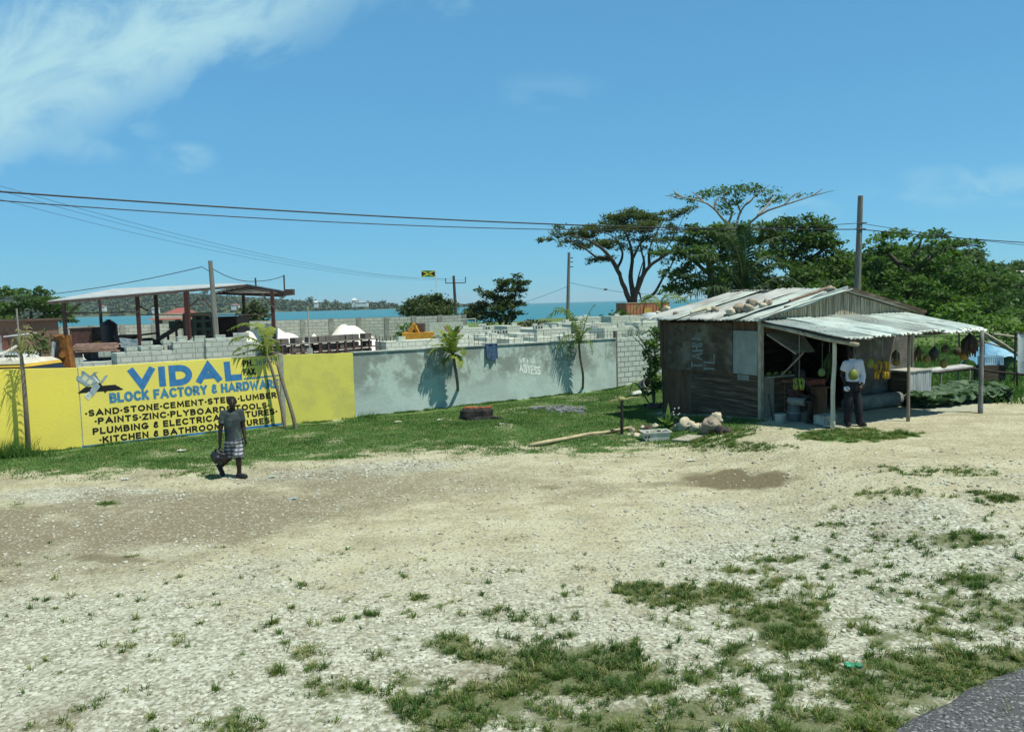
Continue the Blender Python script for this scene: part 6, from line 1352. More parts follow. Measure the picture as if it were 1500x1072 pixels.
def white_car():
    Y = 42; c = gp(20, Y); t = thing('white_car', 'white car with its hood raised parked beside the brown shed', 'car', c); mw = mat('white car paint', (.6, .63, .63), (.55, .58, .58), 3, .35, bmp=0); mg = mat('car glass', (.02, .03, .035), (.03, .04, .045), 3, .15, bmp=0); s = Y / FPX
    zt = 2.1; mb = MB(); mb.prism([c + V((x, -.8, z)) for x, z in ((-2.0, .3), (1.9, .3), (1.95, .85), (1.2, .95), (.7, 1.45), (-1.0, 1.5), (-1.6, 1.0), (-2.0, .95))], (0, 1.6, 0)); mb.build('body', mw, t)
    mb = MB(); mb.prism([c + V((x, -.815, z)) for x, z in ((.95, .98), (.62, 1.38), (-.9, 1.42), (-1.35, 1.0))], (0, 1.63, 0)); mb.build('window', mg, t)
    a, b2 = at(5, 494, Y - .6), at(34, 490, Y - .6); mb = MB(); mb.prism([a, b2, b2 + V((0, 1.2, .02)), a + V((0, 1.2, .02))], (0, 0, .06)); mb.build('raised_hood', mw, t)
    for x in (-1.2, 1.2):
        for y in (-.75, .75): mb = MB(); mb.lathe(c + V((x, y, .32)), [(.18, -.1), (.31, -.1), (.32, 0), (.31, .1), (.18, .1)], 16, Matrix.Rotation(R(90), 3, 'X')); mb.build('wheel', M_BLACKP, t)
    mb = MB(); mb.tube([a + V((0.5, .1, 0)), c + V((.9, -.6, .95))], .02, 5); mb.build('hood_prop', M_BARK, t)
white_car()
def brown_shed():
    Y = 58; c = gp(2, Y); t = thing('brown_shed', 'low brown plank shed with a flat roof at the left edge of the yard', 'shed', c); x0, x1 = at(-60, 480, Y).x, at(40, 480, Y).x; zt = at(20, 471, Y).z; mbn = mat('brown planks', (.20, .12, .085), (.13, .085, .06), 3, stretch=(6, 6, .5))
    mb = MB(); mb.box(V(((x0 + x1) / 2, Y + 2, zt / 2)), (x1 - x0, 4, zt)); mb.build('wall', mbn, t); mb = MB(); mb.box(V(((x0 + x1) / 2, Y + 2, zt + .08)), (x1 - x0 + .6, 4.8, .14)); mb.build('roof', mat('rust brown eave', (.13, .08, .06), (.09, .06, .05), 4), t)
    mb = MB(); mb.box(V((at(7, 490, Y).x, Y - .03, 1.2)), (.45, .08, 1.9)); mb.build('door', mat('red brown door', (.22, .085, .06), (.16, .07, .05), 4), t); mb = MB(); mb.box(V((at(0, 490, Y).x, Y - .02, 1.3)), (.35, .06, 1.5)); mb.build('pale_panel', mat('pale board', (.4, .42, .4), (.3, .32, .3), 4), t)
    mb = MB(); a, b2 = gp(-20, 45), gp(52, 47); d = b2 - a; mb.prism([a + V((0, 0, -.1)), b2 + V((0, 0, -.1)), b2 + V((0, 0, 1.35)), a + V((0, 0, 1.5))], (0, .15, 0)); tag(mb.build('low_yard_wall', CONC, origin=a), 'low rough grey wall in front of the white car', 'wall')
brown_shed()
p = gp(28, 34); mb = MB(); mb.tube([p, V((p.x, p.y, at(27, 452, 34).z))], .035, 6); tag(mb.build('thin_post', mat('grey thin post', (.30, .29, .25), (.2, .2, .17), 6), origin=p), 'thin grey post standing in front of the brown shed', 'post')
mb = MB(); mb.tube([at(0, 521, 26), at(24, 507, 27)], .045, 6); a = gp(4, 26); mb.tube([a, at(4, 519, 26)], .05, 6); tag(mb.build('propped_pole', mat('pale pole', (.5, .5, .42), (.4, .4, .33), 6), origin=a), 'pale pole propped diagonally above the van roof', 'pole')
# yellow excavator parts in the yard
def digger():
    Y = 58; t = thing('yellow_digger', 'small yellow digger half hidden behind the pale block stacks', 'machine', gp(606, Y)); my = mat('digger yellow', (.50, .26, .03), (.36, .19, .03), 4); md = mat('digger dark', (.06, .04, .03), (.1, .07, .05), 5)
    def q(px, py, d=0): return at(px, py, Y + d)
    for nm, pts, r in (('boom', [q(598, 491), q(606, 477), q(609, 476)], .22), ('stick', [q(608, 477), q(614, 489), q(628, 491)], .2), ('blade_arm', [q(590, 490), q(604, 488)], .16)): mb = MB(); mb.tube(pts, r, 5); mb.build(nm, my, t)
    mb = MB(); a = q(613, 492); mb.box(V((a.x, a.y, 1.0)), (2.2, 1.6, .9)); mb.build('body', my, t); mb = MB(); a = q(613, 480, .5); mb.box(V((a.x, a.y, 1.75)), (.9, 1.2, .7)); mb.build('engine_cover', md, t)
    mb = MB(); mb.tube([q(628, 491), q(640, 494.5)], .14, 5); mb.build('bucket_link', mat('dull pink steel', (.3, .2, .18), (.2, .14, .12), 5), t)
    for dy in (-.7, .7): a = gp(610, Y + dy); mb = MB(); mb.prism([a + V((x, -.2, z)) for x, z in ((-1.3, .1), (1.3, .1), (1.5, .35), (1.3, .6), (-1.3, .6), (-1.5, .35))], (0, .4, 0)); mb.build('track', M_BLACKP, t)
digger()
# orange container, silver tank beyond the stall
def container():
    c0, c1 = gp(918, 93), gp(975, 95); d = c1 - c0; L = max(d.length, 6); a = math.atan2(d.y, d.x); t = thing('cargo_container', 'faded orange red cargo container under the big umbrella tree', 'container', c0, a); mo = mat('faded orange paint', (.42, .17, .095), (.34, .14, .085), 2, c3=(.40, .30, .10), s3=.6); h = 2.6
    mb = MB(); mb.box((L / 2, 1.2, h / 2), (L, 2.4, h)); mb.build('body', mo, t, local=True)
    for i in range(int(L / .45)): mb = MB(); mb.box((.2 + i * .45, -.03, h / 2), (.2, .06, h - .3)); mb.build('rib', mo, t, local=True)
    mb = MB(); mb.box((L / 2, 1.2, h + .05), (L + .1, 2.5, .1)); mb.build('roof_rim', mat('container rim', (.45, .33, .22), (.4, .28, .18), 3), t, local=True)
    mb = MB(); mb.box((2.9, -.05, h * .4), (1.0, .08, h * .75)); mb.build('yellow_door', mat('yellow door', (.5, .33, .06), (.42, .28, .06), 3), t, local=True)
container()
c = gp(957, 62); t = thing('silver_tank', 'pale silver tank on a stand beside the orange container', 'tank', c); zc = at(957, 470, 62).z; mb = MB(); mb.lathe(V((c.x, c.y, zc - .75)), [(.35, 0), (.85, .12), (.88, .7), (.85, 1.3), (.35, 1.42)], 18); mb.build('body', mat('silver paint', (.5, .56, .54), (.4, .46, .45), 2, .4), t, smooth=True); mb = MB(); mb.box(V((c.x, c.y, (zc - .75) / 2)), (1.4, 1.4, max(.2, zc - .78))); mb.build('stand', M_DARKWOOD, t)
# ------------------------------------------------------------------ poles and wires
M_UP = mat('utility pole wood', (.20, .20, .17), (.13, .13, .11), 3, stretch=(4, 4, .4)); M_WIRE = mat('black wire', (.012, .013, .015), (.02, .02, .02), 3, .6, bmp=0)
def upole(px, pyt, Y, r, label, pxb=None, arm=None, m=M_UP, name='utility_pole'):
    b0 = gp(pxb or px, Y); tp = at(px, pyt, Y); t = thing(name, label, 'utility pole', b0); mb = MB(); mb.tube([b0 - V((0, 0, .2)), b0.lerp(tp, .5), tp], [r * 1.15, r * 1.05, r * .85], 10); mb.build('shaft', m, t)
    if arm:
        a, b2 = at(arm[0], arm[1], Y), at(arm[2], arm[3], Y); mb = MB(); mb.box((a + b2) / 2, ((b2 - a).length, .12, .14)); mb.build('crossarm', m, t)
        for q in (a, b2): mb = MB(); mb.tube([q, q + V((0, 0, .9))], .07, 6); mb.build('insulator', M_WIRE, t)
    return t, tp
up1, T1 = upole(1260.5, 287, 41, .15, 'tall grey utility pole rising right behind the stall roof', 1253)
mb = MB(); p = at(1260, 327, 41); mb.tube([p + V((-.2, -.1, 0)), p + V((.3, -.1, 0))], .03, 5); mb.build('bracket', M_WIRE, up1); mb = MB(); p = at(1259, 336, 41); mb.tube([p + V((-.3, -.14, 0)), p + V((.25, -.14, 0))], .035, 5); mb.build('bracket', M_WIRE, up1)
up2, T2 = upole(308, 382, 41, .13, 'leaning grey timber pole in front of the open shelter', 319)
up3, T3 = upole(664.5, 404, 130, .24, 'distant pole with a crossarm left of the leaning seaside tree', 669.5, (653, 415.5, 682, 413.5), mat('dark pole', (.09, .075, .07), (.06, .05, .05), 3))
up4, T4 = upole(833.5, 370, 82, .17, 'slim utility pole standing against the sea behind the tall young palm', 831.5)
for k, py in enumerate((378, 384, 391)): p = at(834.5, py, 82); mb = MB(); mb.tube([p, p + V((.35, 0, 0))], .05, 5); mb.build('insulator', M_WIRE, up4)
def wire(a, b2, sag, r, label, grp=None, n=24):
    a, b2 = V(a), V(b2); mb = MB(); mb.tube([a.lerp(b2, i / n) - V((0, 0, sag * 4 * (i / n) * (1 - i / n))) for i in range(n + 1)], r, 5); tag(mb.build('overhead_wire', M_WIRE, origin=a), label, 'wire', grp)
L0 = at(-120, 272, 21.5); L1 = at(-120, 284.5, 21.5); P1 = at(1259, 336, 40.8); P1b = at(1259, 327, 40.8)
wire(L0, P1, .36, .026, 'thick upper roadside cable crossing in front of the sky to the stall pole'); wire(L1, P1b, .62, .017, 'thin lower roadside cable crossing in front of the sky to the stall pole')
wire(P1, at(1640, 362, 50), .12, .026, 'thick cable running right from the stall pole'); wire(P1b, at(1640, 370, 50), .2, .015, 'thin cable running right from the stall pole')
G = 'thin distant wires running to the crossarm pole'
wire(at(-60, 255, 52), at(653, 409, 130), 1.6, .013, 'uppermost thin distant wire slanting down to the crossarm pole', G); wire(at(-60, 262, 54), at(665, 408, 130), 1.9, .012, 'middle thin distant wire slanting down to the crossarm pole', G); wire(at(-60, 276, 54), at(682, 410, 130), 1.9, .012, 'lowest thin distant wire slanting down to the crossarm pole', G)
wire(at(-40, 440, 47), at(296, 391, 42), .32, .020, 'yard wire climbing from the left edge to the leaning timber pole'); wire(at(296, 391, 42), at(309, 398, 41), .02, .018, 'short yard wire end tied to the leaning timber pole')
wire(at(310, 393, 41), at(375, 412, 46), .22, .02, 'yard wire sagging from the timber pole to the shelter roof'); wire(at(375, 412, 46), at(416, 404, 47.8), .08, .02, 'yard wire across the shelter roof to its end stub')
wire(T4 - V((0, 0, 3.1)), at(1010, 431, 95), .5, .02, 'wire running right from the slim seaside pole'); wire(T4 - V((0, 0, 3.4)), at(700, 455, 140), .6, .018, 'wire running down left from the slim seaside pole')
p = at(887, 424, 86); mb = MB(); mb.ball(p, (.22, .1, .1), 10, 6); tag(mb.build('wire_splice', M_WIRE, origin=p), 'small black splice hanging on the wire left of the umbrella tree', 'splice')
# flag
def flag():
    Y = 118; b0 = gp(641, Y); t = thing('flag_pole', 'thin white flagpole with a small black gold and green saltire flag', 'flag', b0); tp = at(638.5, 396, Y); mb = MB(); mb.tube([b0, tp], .05, 6); mb.build('shaft', mat('white pole', (.62, .66, .64), (.5, .53, .5), 3), t)
    o = at(637, 396.5, Y); w_, h = -2.0, -.95
    def pt(u, v, k=0): return o + V((w_ * u, .12 * math.sin(u * 6) + k, h * v + .12 * u * math.sin(u * 3)))
    G_, Y_, K_ = mat('flag green', (.02, .25, .07)), mat('flag gold', (.75, .58, .04)), mat('flag black', (.015, .015, .015))
    fl = None
    for nm, m, pieces in (('flag_cloth', Y_, [[(0, 0), (1, 0), (1, 1), (0, 1)]]), ('flag_field', G_, [[(.14, 0), (.86, 0), (.5, .38)], [(.14, 1), (.5, .62), (.86, 1)]]), ('flag_field', K_, [[(0, .14), (.37, .5), (0, .86)], [(1, .14), (1, .86), (.63, .5)]])):
        mb = MB()
        for q in pieces: 
            if nm == 'flag_cloth':
                n = 8
                for i in range(n): mb.prism([pt(i / n, 0), pt((i + 1) / n, 0), pt((i + 1) / n, 1), pt(i / n, 1)], (0, .02, 0))
            else: mb.prism([pt(u, v, -.06) for u, v in q], (0, .015, 0))
        ob = mb.build(nm, m, t if fl is None else fl); fl = fl or ob
flag()
# white houses on the far headland and the right hill
def far_house(px, py, Y, w_, h, wc, rc, label, base=None, grp='houses on the far shore'):
    p = at(px, py, Y); t = thing('hill_house', label, 'house', V((p.x, p.y, p.z - h)), 0, grp); b0 = p.z - h - 4
    mb = MB(); mb.box(V((p.x, p.y, (p.z + b0) / 2)), (w_, w_ * .7, p.z - b0)); mb.build('wall', wc, t); mb = MB(); r = w_ / 2 + .6; d = w_ * .35 + .6; mb.add([V((p.x - r, p.y - d, p.z)), V((p.x + r, p.y - d, p.z)), V((p.x + r, p.y + d, p.z)), V((p.x - r, p.y + d, p.z)), V((p.x - r * .35, p.y, p.z + h * .5)), V((p.x + r * .35, p.y, p.z + h * .5))], [(0, 1, 5, 4), (1, 2, 5), (2, 3, 4, 5), (3, 0, 4), (3, 2, 1, 0)]); mb.build('roof', rc, t)
    for x in (-.25, .25): mb = MB(); mb.box(V((p.x + x * w_, p.y - w_ * .35 - .03, p.z - h * .4)), (w_ * .16, .1, h * .35)); mb.build('window', M_HOLE, t)
WW, GR_, RR = mat('white house wall', (.62, .62, .55), (.55, .55, .5)), mat('grey roof', (.35, .36, .33), (.3, .3, .28)), mat('red tile', (.28, .13, .1), (.24, .11, .09))
for px, py, w_, h, rc, lb in ((519, 440, 9, 9, WW, 'tallest white building on the far headland ridge'), (463, 443, 7, 6, WW, 'small white house at the ridge dip of the far headland'), (530, 443, 22, 4, GR_, 'long low pale house right of the tall white building'), (85, 451, 22, 6, WW, 'wide white house above the yard wall behind the left shelter post'), (150, 449, 12, 5, RR, 'white house behind the shelter seen between posts'), (228, 452, 12, 5, GR_, 'pale house above the red hipped roof'), (598, 446, 14, 4, GR_, 'pale house at the low tip of the headland'), (345, 447, 14, 5, RR, 'white house on the headland behind the dark box store')):
    far_house(px, py, 1480, w_, h, WW, rc, lb)
CREAM = mat('cream hill house', (.55, .52, .36), (.5, .47, .33))
far_house(1490, 405, 150, 7.5, 2.2, CREAM, GR_, 'cream house with grey hipped roof on the wooded right hill', grp='houses on the right hill'); far_house(1460, 401, 165, 4.0, 1.2, CREAM, WW, 'small flat white roofed house among the trees of the right hill', grp='houses on the right hill')
# ------------------------------------------------------------------ trees
M_TR = mat('dark tree bark', (.05, .042, .036), (.085, .072, .06), 4, stretch=(3, 3, .6)); M_TRP = mat('pale bare bark', (.30, .285, .24), (.20, .19, .16), 5)
L_UMB = leaf_mat('umbrella tree leaves', (.045, .072, .024), (.125, .16, .052), (.17, .145, .07), .4)
L_DENSE = leaf_mat('dense dark leaves', (.032, .076, .022), (.115, .185, .046), None, .42); L_MID = leaf_mat('mid green leaves', (.044, .10, .026), (.13, .215, .054), None, .42); L_BRIGHT = leaf_mat('bright bush leaves', (.06, .13, .022), (.15, .25, .05), None, .35); L_SEA = leaf_mat('seaside leaves', (.035, .065, .022), (.10, .14, .045), (.15, .1, .05), .35)
def tree(name, label, px, Y, clumps, limbs, lm, dens, size, bark=M_TR, up=.4, grp=None, cat='tree', lay=0, sub=7, hollow=.55):
    b0 = gp(px, Y); t = thing(name, label, cat, b0, 0, grp)
    if limbs:
        mb = MB()
        for L in limbs:
            r0, r1 = L[0]; pts = []
            for q in L[1:]: pts.append(at(q[0], q[1], Y + (q[2] if len(q) > 2 else 0)) if q[1] != 'b' else b0 - V((0, 0, .2)))
            limb(mb, pts, r0, r1, 6, (r0 + r1) * .12)
        mb.build('trunk', bark, t, smooth=True)
    cl_ = pxclumps(clumps, Y); crown('crown', layered(cl_, lay) if lay else cl_, dens, size, lm, t, up=up, sub=sub, hollow=hollow); return t
U = [(800, 350, 15, 4, 1), (822, 344, 24, 5, 1), (845, 338, 28, 7, 1), (868, 335, 26, 8, 1), (858, 350, 38, 9, 1), (842, 356, 22, 6, .8), (880, 362, 34, 8, .8), (888, 378, 26, 5, 1), (872, 382, 16, 4, .7), (908, 320, 34, 7, 1), (930, 315, 40, 8, 1), (955, 318, 36, 8, 1), (900, 335, 44, 9, .9), (938, 332, 44, 9, .9),
     (972, 326, 34, 8, .8), (985, 312, 26, 6, .9), (1003, 309, 14, 4, .8), (905, 352, 36, 8, .6), (940, 350, 40, 9, .5), (972, 348, 36, 10, .5), (925, 365, 30, 6, .35), (958, 368, 34, 7, .35), (990, 355, 26, 10, .5), (1000, 335, 20, 8, .6), (970, 385, 14, 8, .3), (985, 375, 20, 8, .35)]
limbsU = [[(.62, .5), (923, 'b'), (923, 470), (925, 447), (928, 432)], [(.34, .05), (924, 445), (912, 415, -1), (904, 393, -2), (894, 378, -3), (872, 376, -4)], [(.28, .04), (908, 402), (888, 370, -4), (862, 352, -6), (835, 345, -8)], [(.36, .05), (928, 434), (924, 405, 1), (926, 375, 2), (918, 345, 3), (905, 325, 2)], [(.4, .05), (929, 436), (938, 412, -1), (950, 392, -2), (968, 378, -3), (990, 360, -4)], [(.24, .03), (940, 408), (944, 385, 3), (938, 358, 4), (948, 330, 5)], [(.22, .03), (951, 391), (952, 365, 0), (962, 340, 1), (975, 320, 1)], [(.2, .03), (926, 380), (940, 355, -2), (960, 345, -4)], [(.2, .03), (904, 393), (912, 372, 3), (900, 348, 4), (880, 340, 5)],
          [(.16, .03), (932, 425), (936, 402, 2), (946, 372, 4)], [(.28, .04), (935, 452, 1), (944, 440, 2), (960, 428, 2), (972, 405, 2), (985, 385, 1), (998, 345, 1)], [(.13, .02), (872, 376, -4), (850, 360, -7), (820, 347, -9)], [(.1, .02), (894, 378, -3), (880, 360, -1), (868, 342, 0)], [(.14, .03), (936, 428), (941, 445, 0)], [(.12, .02), (965, 380, -3), (985, 350, -5), (1003, 315, -6)], [(.1, .02), (955, 388, -2), (980, 372, 2), (1000, 362, 3)]]
tree('umbrella_tree', 'wide flat crowned umbrella tree with forked dark trunk against the sea', 923, 97, U, limbsU, L_UMB, 330, .165, up=.9, sub=12, hollow=.1, lay=7)
# bare pale tree with sparse tufts
BT = [(984, 288, 9, 3, .6), (1000, 290, 14, 4, .5), (1015, 292, 16, 6, .7), (1030, 287, 12, 5, .6), (1045, 282, 20, 6, .9), (1060, 279, 20, 6, .9), (1085, 277, 26, 6, 1), (1103, 275, 16, 5, .9), (1070, 297, 18, 10, 1), (1062, 308, 16, 10, .9), (1120, 283, 14, 6, .8), (1132, 293, 22, 5, .8), (1118, 300, 14, 7, .6), (1150, 290, 16, 4, .4), (1165, 287, 16, 4, .3), (1140, 280, 10, 5, .4), (1078, 285, 12, 5, .5), (1180, 286, 12, 3, .2)]
LB_ = [[(.22, .14), (1082, 'b'), (1080, 400), (1078, 372), (1076, 345)], [(.12, .02), (1076, 348), (1062, 325, -1), (1046, 306, -2), (1030, 296, -3), (1000, 289, -4), (974, 287, -5)], [(.12, .02), (1077, 345), (1082, 318, 1), (1092, 300, 1), (1110, 285, 2), (1128, 270, 2)], [(.12, .018), (1079, 355), (1096, 330, -2), (1118, 312, -3), (1150, 300, -4), (1190, 287, -5), (1222, 279, -6)], [(.12, .02), (1066, 330), (1072, 310), (1062, 292), (1058, 280)], [(.1, .02), (1046, 306, -2), (1050, 292, -2), (1064, 282, -2)], [(.1, .02), (1110, 316, -3), (1128, 296, -2), (1138, 280, -1)], [(.09, .02), (1150, 300, -4), (1160, 288, -4), (1175, 280, -4)], [(.09, .02), (1030, 296, -3), (1020, 286, -3), (1012, 280, -3)], [(.09, .015), (1086, 312, 1), (1080, 296, 1), (1084, 280, 1)], [(.09, .015), (1092, 300, 1), (1102, 292, 1), (1112, 274, 1)], [(.07, .012), (1000, 289, -4), (990, 283, -4), (985, 278, -4)], [(.07, .012), (1190, 287, -5), (1200, 280, -5), (1206, 276, -5)]]
tree('sparse_tree', 'tall pale limbed tree with sparse leaf tufts rising above the coconut palm', 1082, 62, BT, LB_, L_DENSE, 330, .13, M_TRP, up=.5, sub=6)
DA = [(1020, 338, 26, 9), (1048, 335, 30, 10), (1010, 352, 28, 14), (1040, 356, 34, 18), (1062, 352, 28, 20), (1000, 378, 24, 20, .8), (1030, 385, 38, 24), (1060, 390, 34, 26), (1000, 405, 24, 16, .8), (1025, 415, 36, 16), (985, 420, 16, 12, .6), (1060, 420, 40, 18), (978, 400, 10, 8, .5)]
tree('dense_tree', 'dense dark tree directly behind the coconut palm', 1040, 70, DA, [[(.4, .2), (1040, 'b'), (1042, 410), (1035, 370)], [(.22, .05), (1042, 405), (1015, 380), (1000, 355)], [(.2, .05), (1040, 390), (1060, 360), (1050, 340)]], L_DENSE, 290, .19, sub=12, lay=7, grp='trees behind the stall')
DB = [(1150, 325, 34, 9), (1180, 326, 34, 9), (1125, 335, 26, 12), (1205, 335, 24, 10), (1160, 342, 46, 14), (1200, 352, 40, 16), (1225, 362, 22, 12), (1130, 362, 40, 20), (1170, 372, 48, 24), (1215, 385, 38, 24), (1110, 390, 36, 26), (1150, 405, 54, 26), (1205, 412, 50, 24), (1240, 400, 26, 26), (1110, 420, 40, 16), (1245, 380, 20, 14)]
tree('dense_tree', 'broad dark tree with layered crown left of the grey utility pole', 1165, 58, DB, [[(.5, .3), (1165, 'b'), (1165, 415), (1160, 380)], [(.26, .06), (1165, 405), (1200, 370), (1225, 355)], [(.26, .06), (1162, 395), (1130, 360), (1140, 335)], [(.2, .05), (1160, 380), (1180, 350), (1180, 330)]], L_DENSE, 330, .165, sub=12, lay=7, grp='trees behind the stall')
DC = [(1290, 347, 26, 7), (1320, 343, 26, 7), (1352, 346, 30, 8), (1385, 352, 30, 7), (1412, 356, 22, 5), (1432, 358, 12, 3, .8), (1275, 360, 20, 10, .8), (1305, 366, 36, 12), (1345, 366, 36, 12), (1385, 370, 28, 10), (1400, 380, 18, 7, .8), (1280, 385, 24, 16, .8), (1320, 390, 42, 18), (1365, 392, 40, 16), (1300, 412, 40, 22), (1350, 418, 46, 24), (1400, 405, 22, 14), (1270, 415, 24, 24), (1300, 435, 46, 16), (1345, 440, 46, 16)]
tree('dense_tree', 'wide spreading tree with flat right branches right of the grey utility pole', 1330, 54, DC, [[(.42, .25), (1330, 'b'), (1332, 420), (1325, 390)], [(.2, .04), (1330, 405), (1365, 375), (1400, 362), (1425, 358)], [(.2, .05), (1328, 398), (1300, 370), (1290, 350)], [(.16, .04), (1326, 388), (1345, 365), (1350, 348)], [(.1, .05), (1288, 'b'), (1286, 420), (1284, 390)]], L_MID, 290, .155, up=.6, sub=12, lay=7, grp='trees behind the stall')
tree('dense_tree', 'round dark tree filling the gap behind the right roof corner', 1400, 66, [(1400, 415, 44, 20), (1420, 402, 26, 10), (1445, 420, 40, 20), (1390, 440, 46, 22), (1440, 445, 46, 22)], [[(.3, .15), (1410, 'b'), (1412, 430)]], L_DENSE, 330, .18, sub=12, lay=7, grp='trees behind the stall')
tree('dense_tree', 'low tree closing the gap between stall roof ridge and dark trees', 1240, 52, [(1225, 425, 40, 14), (1270, 430, 40, 14), (1180, 428, 40, 12), (1310, 448, 40, 14)], [[(.2, .1), (1240, 'b'), (1240, 430)]], L_DENSE, 350, .17, sub=12, lay=7, grp='trees behind the stall')
# seaside trees beyond the back wall
ST1 = [(610, 447, 22, 9), (632, 441, 22, 10), (650, 448, 16, 10), (598, 455, 18, 8), (625, 455, 34, 10), (648, 458, 20, 8), (618, 436, 8, 4, .7), (640, 434, 10, 4, .7)]
tree('seaside_tree', 'low rounded dark tree behind the back wall under the flag', 625, 108, ST1, [[(.3, .15), (625, 'b'), (626, 455)]], L_SEA, 420, .22, sub=10, grp='trees beyond the back wall')
ST2 = [(742, 412, 18, 5), (758, 414, 10, 5, .8), (733, 422, 16, 6), (752, 424, 18, 6), (720, 430, 16, 6), (740, 436, 22, 8), (712, 440, 14, 8), (755, 446, 14, 8, .8), (730, 450, 30, 12), (705, 455, 20, 10), (690, 452, 14, 8, .8), (692, 466, 18, 10), (752, 462, 16, 8, .8), (720, 466, 28, 9), (770, 413, 6, 2, .6), (758, 405, 6, 3, .7)]
tree('seaside_tree', 'taller ragged tree leaning right at the end of the back wall', 738, 100, ST2, [[(.28, .16), (748, 'b'), (742, 470), (736, 455)], [(.16, .04), (742, 468), (752, 445), (757, 425), (768, 414)], [(.16, .04), (736, 458), (728, 435), (738, 415)], [(.2, .08), (735, 'b'), (728, 465), (715, 445)], [(.14, .1), (757, 'b'), (756.5, 462)]], L_SEA, 300, .22, up=.6, sub=10, lay=7, grp='trees beyond the back wall')
tree('seaside_tree', 'big dark green tree behind the brown shed at the left edge', 45, 92, [(10, 432, 18, 8), (2, 425, 10, 5, .8), (50, 432, 24, 9), (55, 424, 8, 4, .8), (25, 445, 30, 12), (62, 446, 34, 14), (85, 455, 24, 12), (30, 462, 40, 14), (75, 468, 34, 10), (100, 466, 14, 8), (0, 455, 30, 14)], [[(.35, .15), (45, 'b'), (46, 455)]], L_DENSE, 320, .24, sub=12, lay=5, grp='trees beyond the back wall')
tree('seaside_tree', 'thin pale foliaged tree between dark box store and right shelter post', 372, 88, [(372, 452, 14, 8), (380, 460, 12, 8), (362, 460, 10, 8), (372, 466, 20, 7)], [[(.16, .06), (372, 'b'), (372, 455)]], leaf_mat('olive leaves', (.05, .075, .03), (.12, .14, .06), None, .25), 230, .3, grp='trees beyond the back wall')
tree('coastal_shrub', 'dark shrub left of the orange container', 908, 90, [(902, 460, 9, 5), (912, 462, 7, 6), (906, 468, 14, 5)], [[(.1, .05), (908, 'b'), (908, 465)]], L_DENSE, 230, .26, cat='shrub'); tree('coastal_shrub', 'low reedy bush on the shore right of the tall young palm', 880, 95, [(880, 470, 18, 5), (862, 471, 14, 4), (896, 472, 10, 4)], None, L_MID, 230, .26, cat='shrub')
tree('coastal_shrub', 'grey green scrub at the shore behind the pale block stacks', 782, 92, [(778, 474, 14, 5), (795, 476, 16, 4), (765, 476, 8, 3)], None, leaf_mat('dry scrub leaves', (.07, .08, .045), (.15, .155, .09), None, .2), 230, .24, cat='shrub')
tree('yard_bush', 'dark bush behind the van roof and the brown boom', 58, 32, [(52, 492, 14, 8), (64, 488, 8, 6), (58, 505, 20, 14), (48, 515, 18, 12), (68, 512, 12, 14)], [[(.06, .03), (58, 'b'), (58, 505)]], L_SEA, 420, .10, cat='bush'); tree('yard_bush', 'small bush left of the yellow digger', 591, 62, [(588, 482, 10, 7), (596, 488, 12, 7), (602, 478, 8, 4, .8), (584, 492, 9, 6)], [[(.06, .03), (591, 'b'), (591, 490)]], L_MID, 330, .15, cat='bush')
# vine bush at the left wall of the stall
tree('vine_bush', 'tall tangled vine bush growing against the left rear corner of the stall', 957, 24.6, [(957, 505, 11, 14, .9), (962, 530, 9, 18), (955, 548, 10, 14, .9), (962, 565, 10, 12), (948, 515, 8, 5, .8), (958, 488, 10, 10, .5), (968, 492, 6, 14, .9), (950, 575, 9, 6, .7), (945, 523, 9, 3, .6)], [[(.03, .012), (955, 'b'), (952, 540), (945, 505), (930, 487)], [(.03, .012), (960, 'b'), (960, 530), (955, 500)], [(.02, .008), (944, 505), (934, 490), (936, 483)], [(.02, .008), (950, 520), (935, 500), (925, 492), (920, 490)], [(.03, .01), (940, 'b'), (930, 560), (921, 582)], [(.025, .01), (966, 'b'), (958, 555), (966, 515)]], L_MID, 4200, .065, bark=mat('green stems', (.10, .12, .05), (.2, .2, .12), 8), cat='bush', hollow=.3)
# right-hand bushes and hill wood
for i, (lb, px, Y, cl, m) in enumerate((('bright yellow green bush beyond the awning roof', 1405, 37, [(1395, 456, 30, 10), (1415, 452, 26, 8), (1380, 468, 20, 10), (1425, 466, 30, 12), (1400, 475, 34, 12), (1435, 480, 20, 10)], L_BRIGHT), ('bright green bush behind the blue tarpaulin', 1462, 39, [(1455, 470, 26, 10), (1475, 478, 28, 12), (1450, 488, 26, 10), (1500, 485, 20, 12)], L_BRIGHT), ('mid green bush at the right edge behind the white sheet', 1500, 44, [(1490, 455, 24, 14), (1515, 465, 26, 18), (1480, 490, 30, 12)], L_MID), ('tall grass green bush behind the hanging fruit', 1365, 42, [(1360, 505, 30, 10, .7), (1385, 512, 26, 8, .7), (1345, 515, 16, 10, .8), (1395, 500, 16, 8, .7)], L_BRIGHT), ('dark green bush behind the bright bushes', 1450, 52, [(1440, 440, 30, 14), (1480, 435, 30, 14), (1510, 440, 24, 16), (1410, 442, 26, 12)], L_DENSE))):
    tree('roadside_bush', lb, px, Y, cl, [[(.06, .03), (px, 'b'), (px, cl[0][1] + 6)]], m, 330, .13, grp='bushes right of the stall', cat='bush')
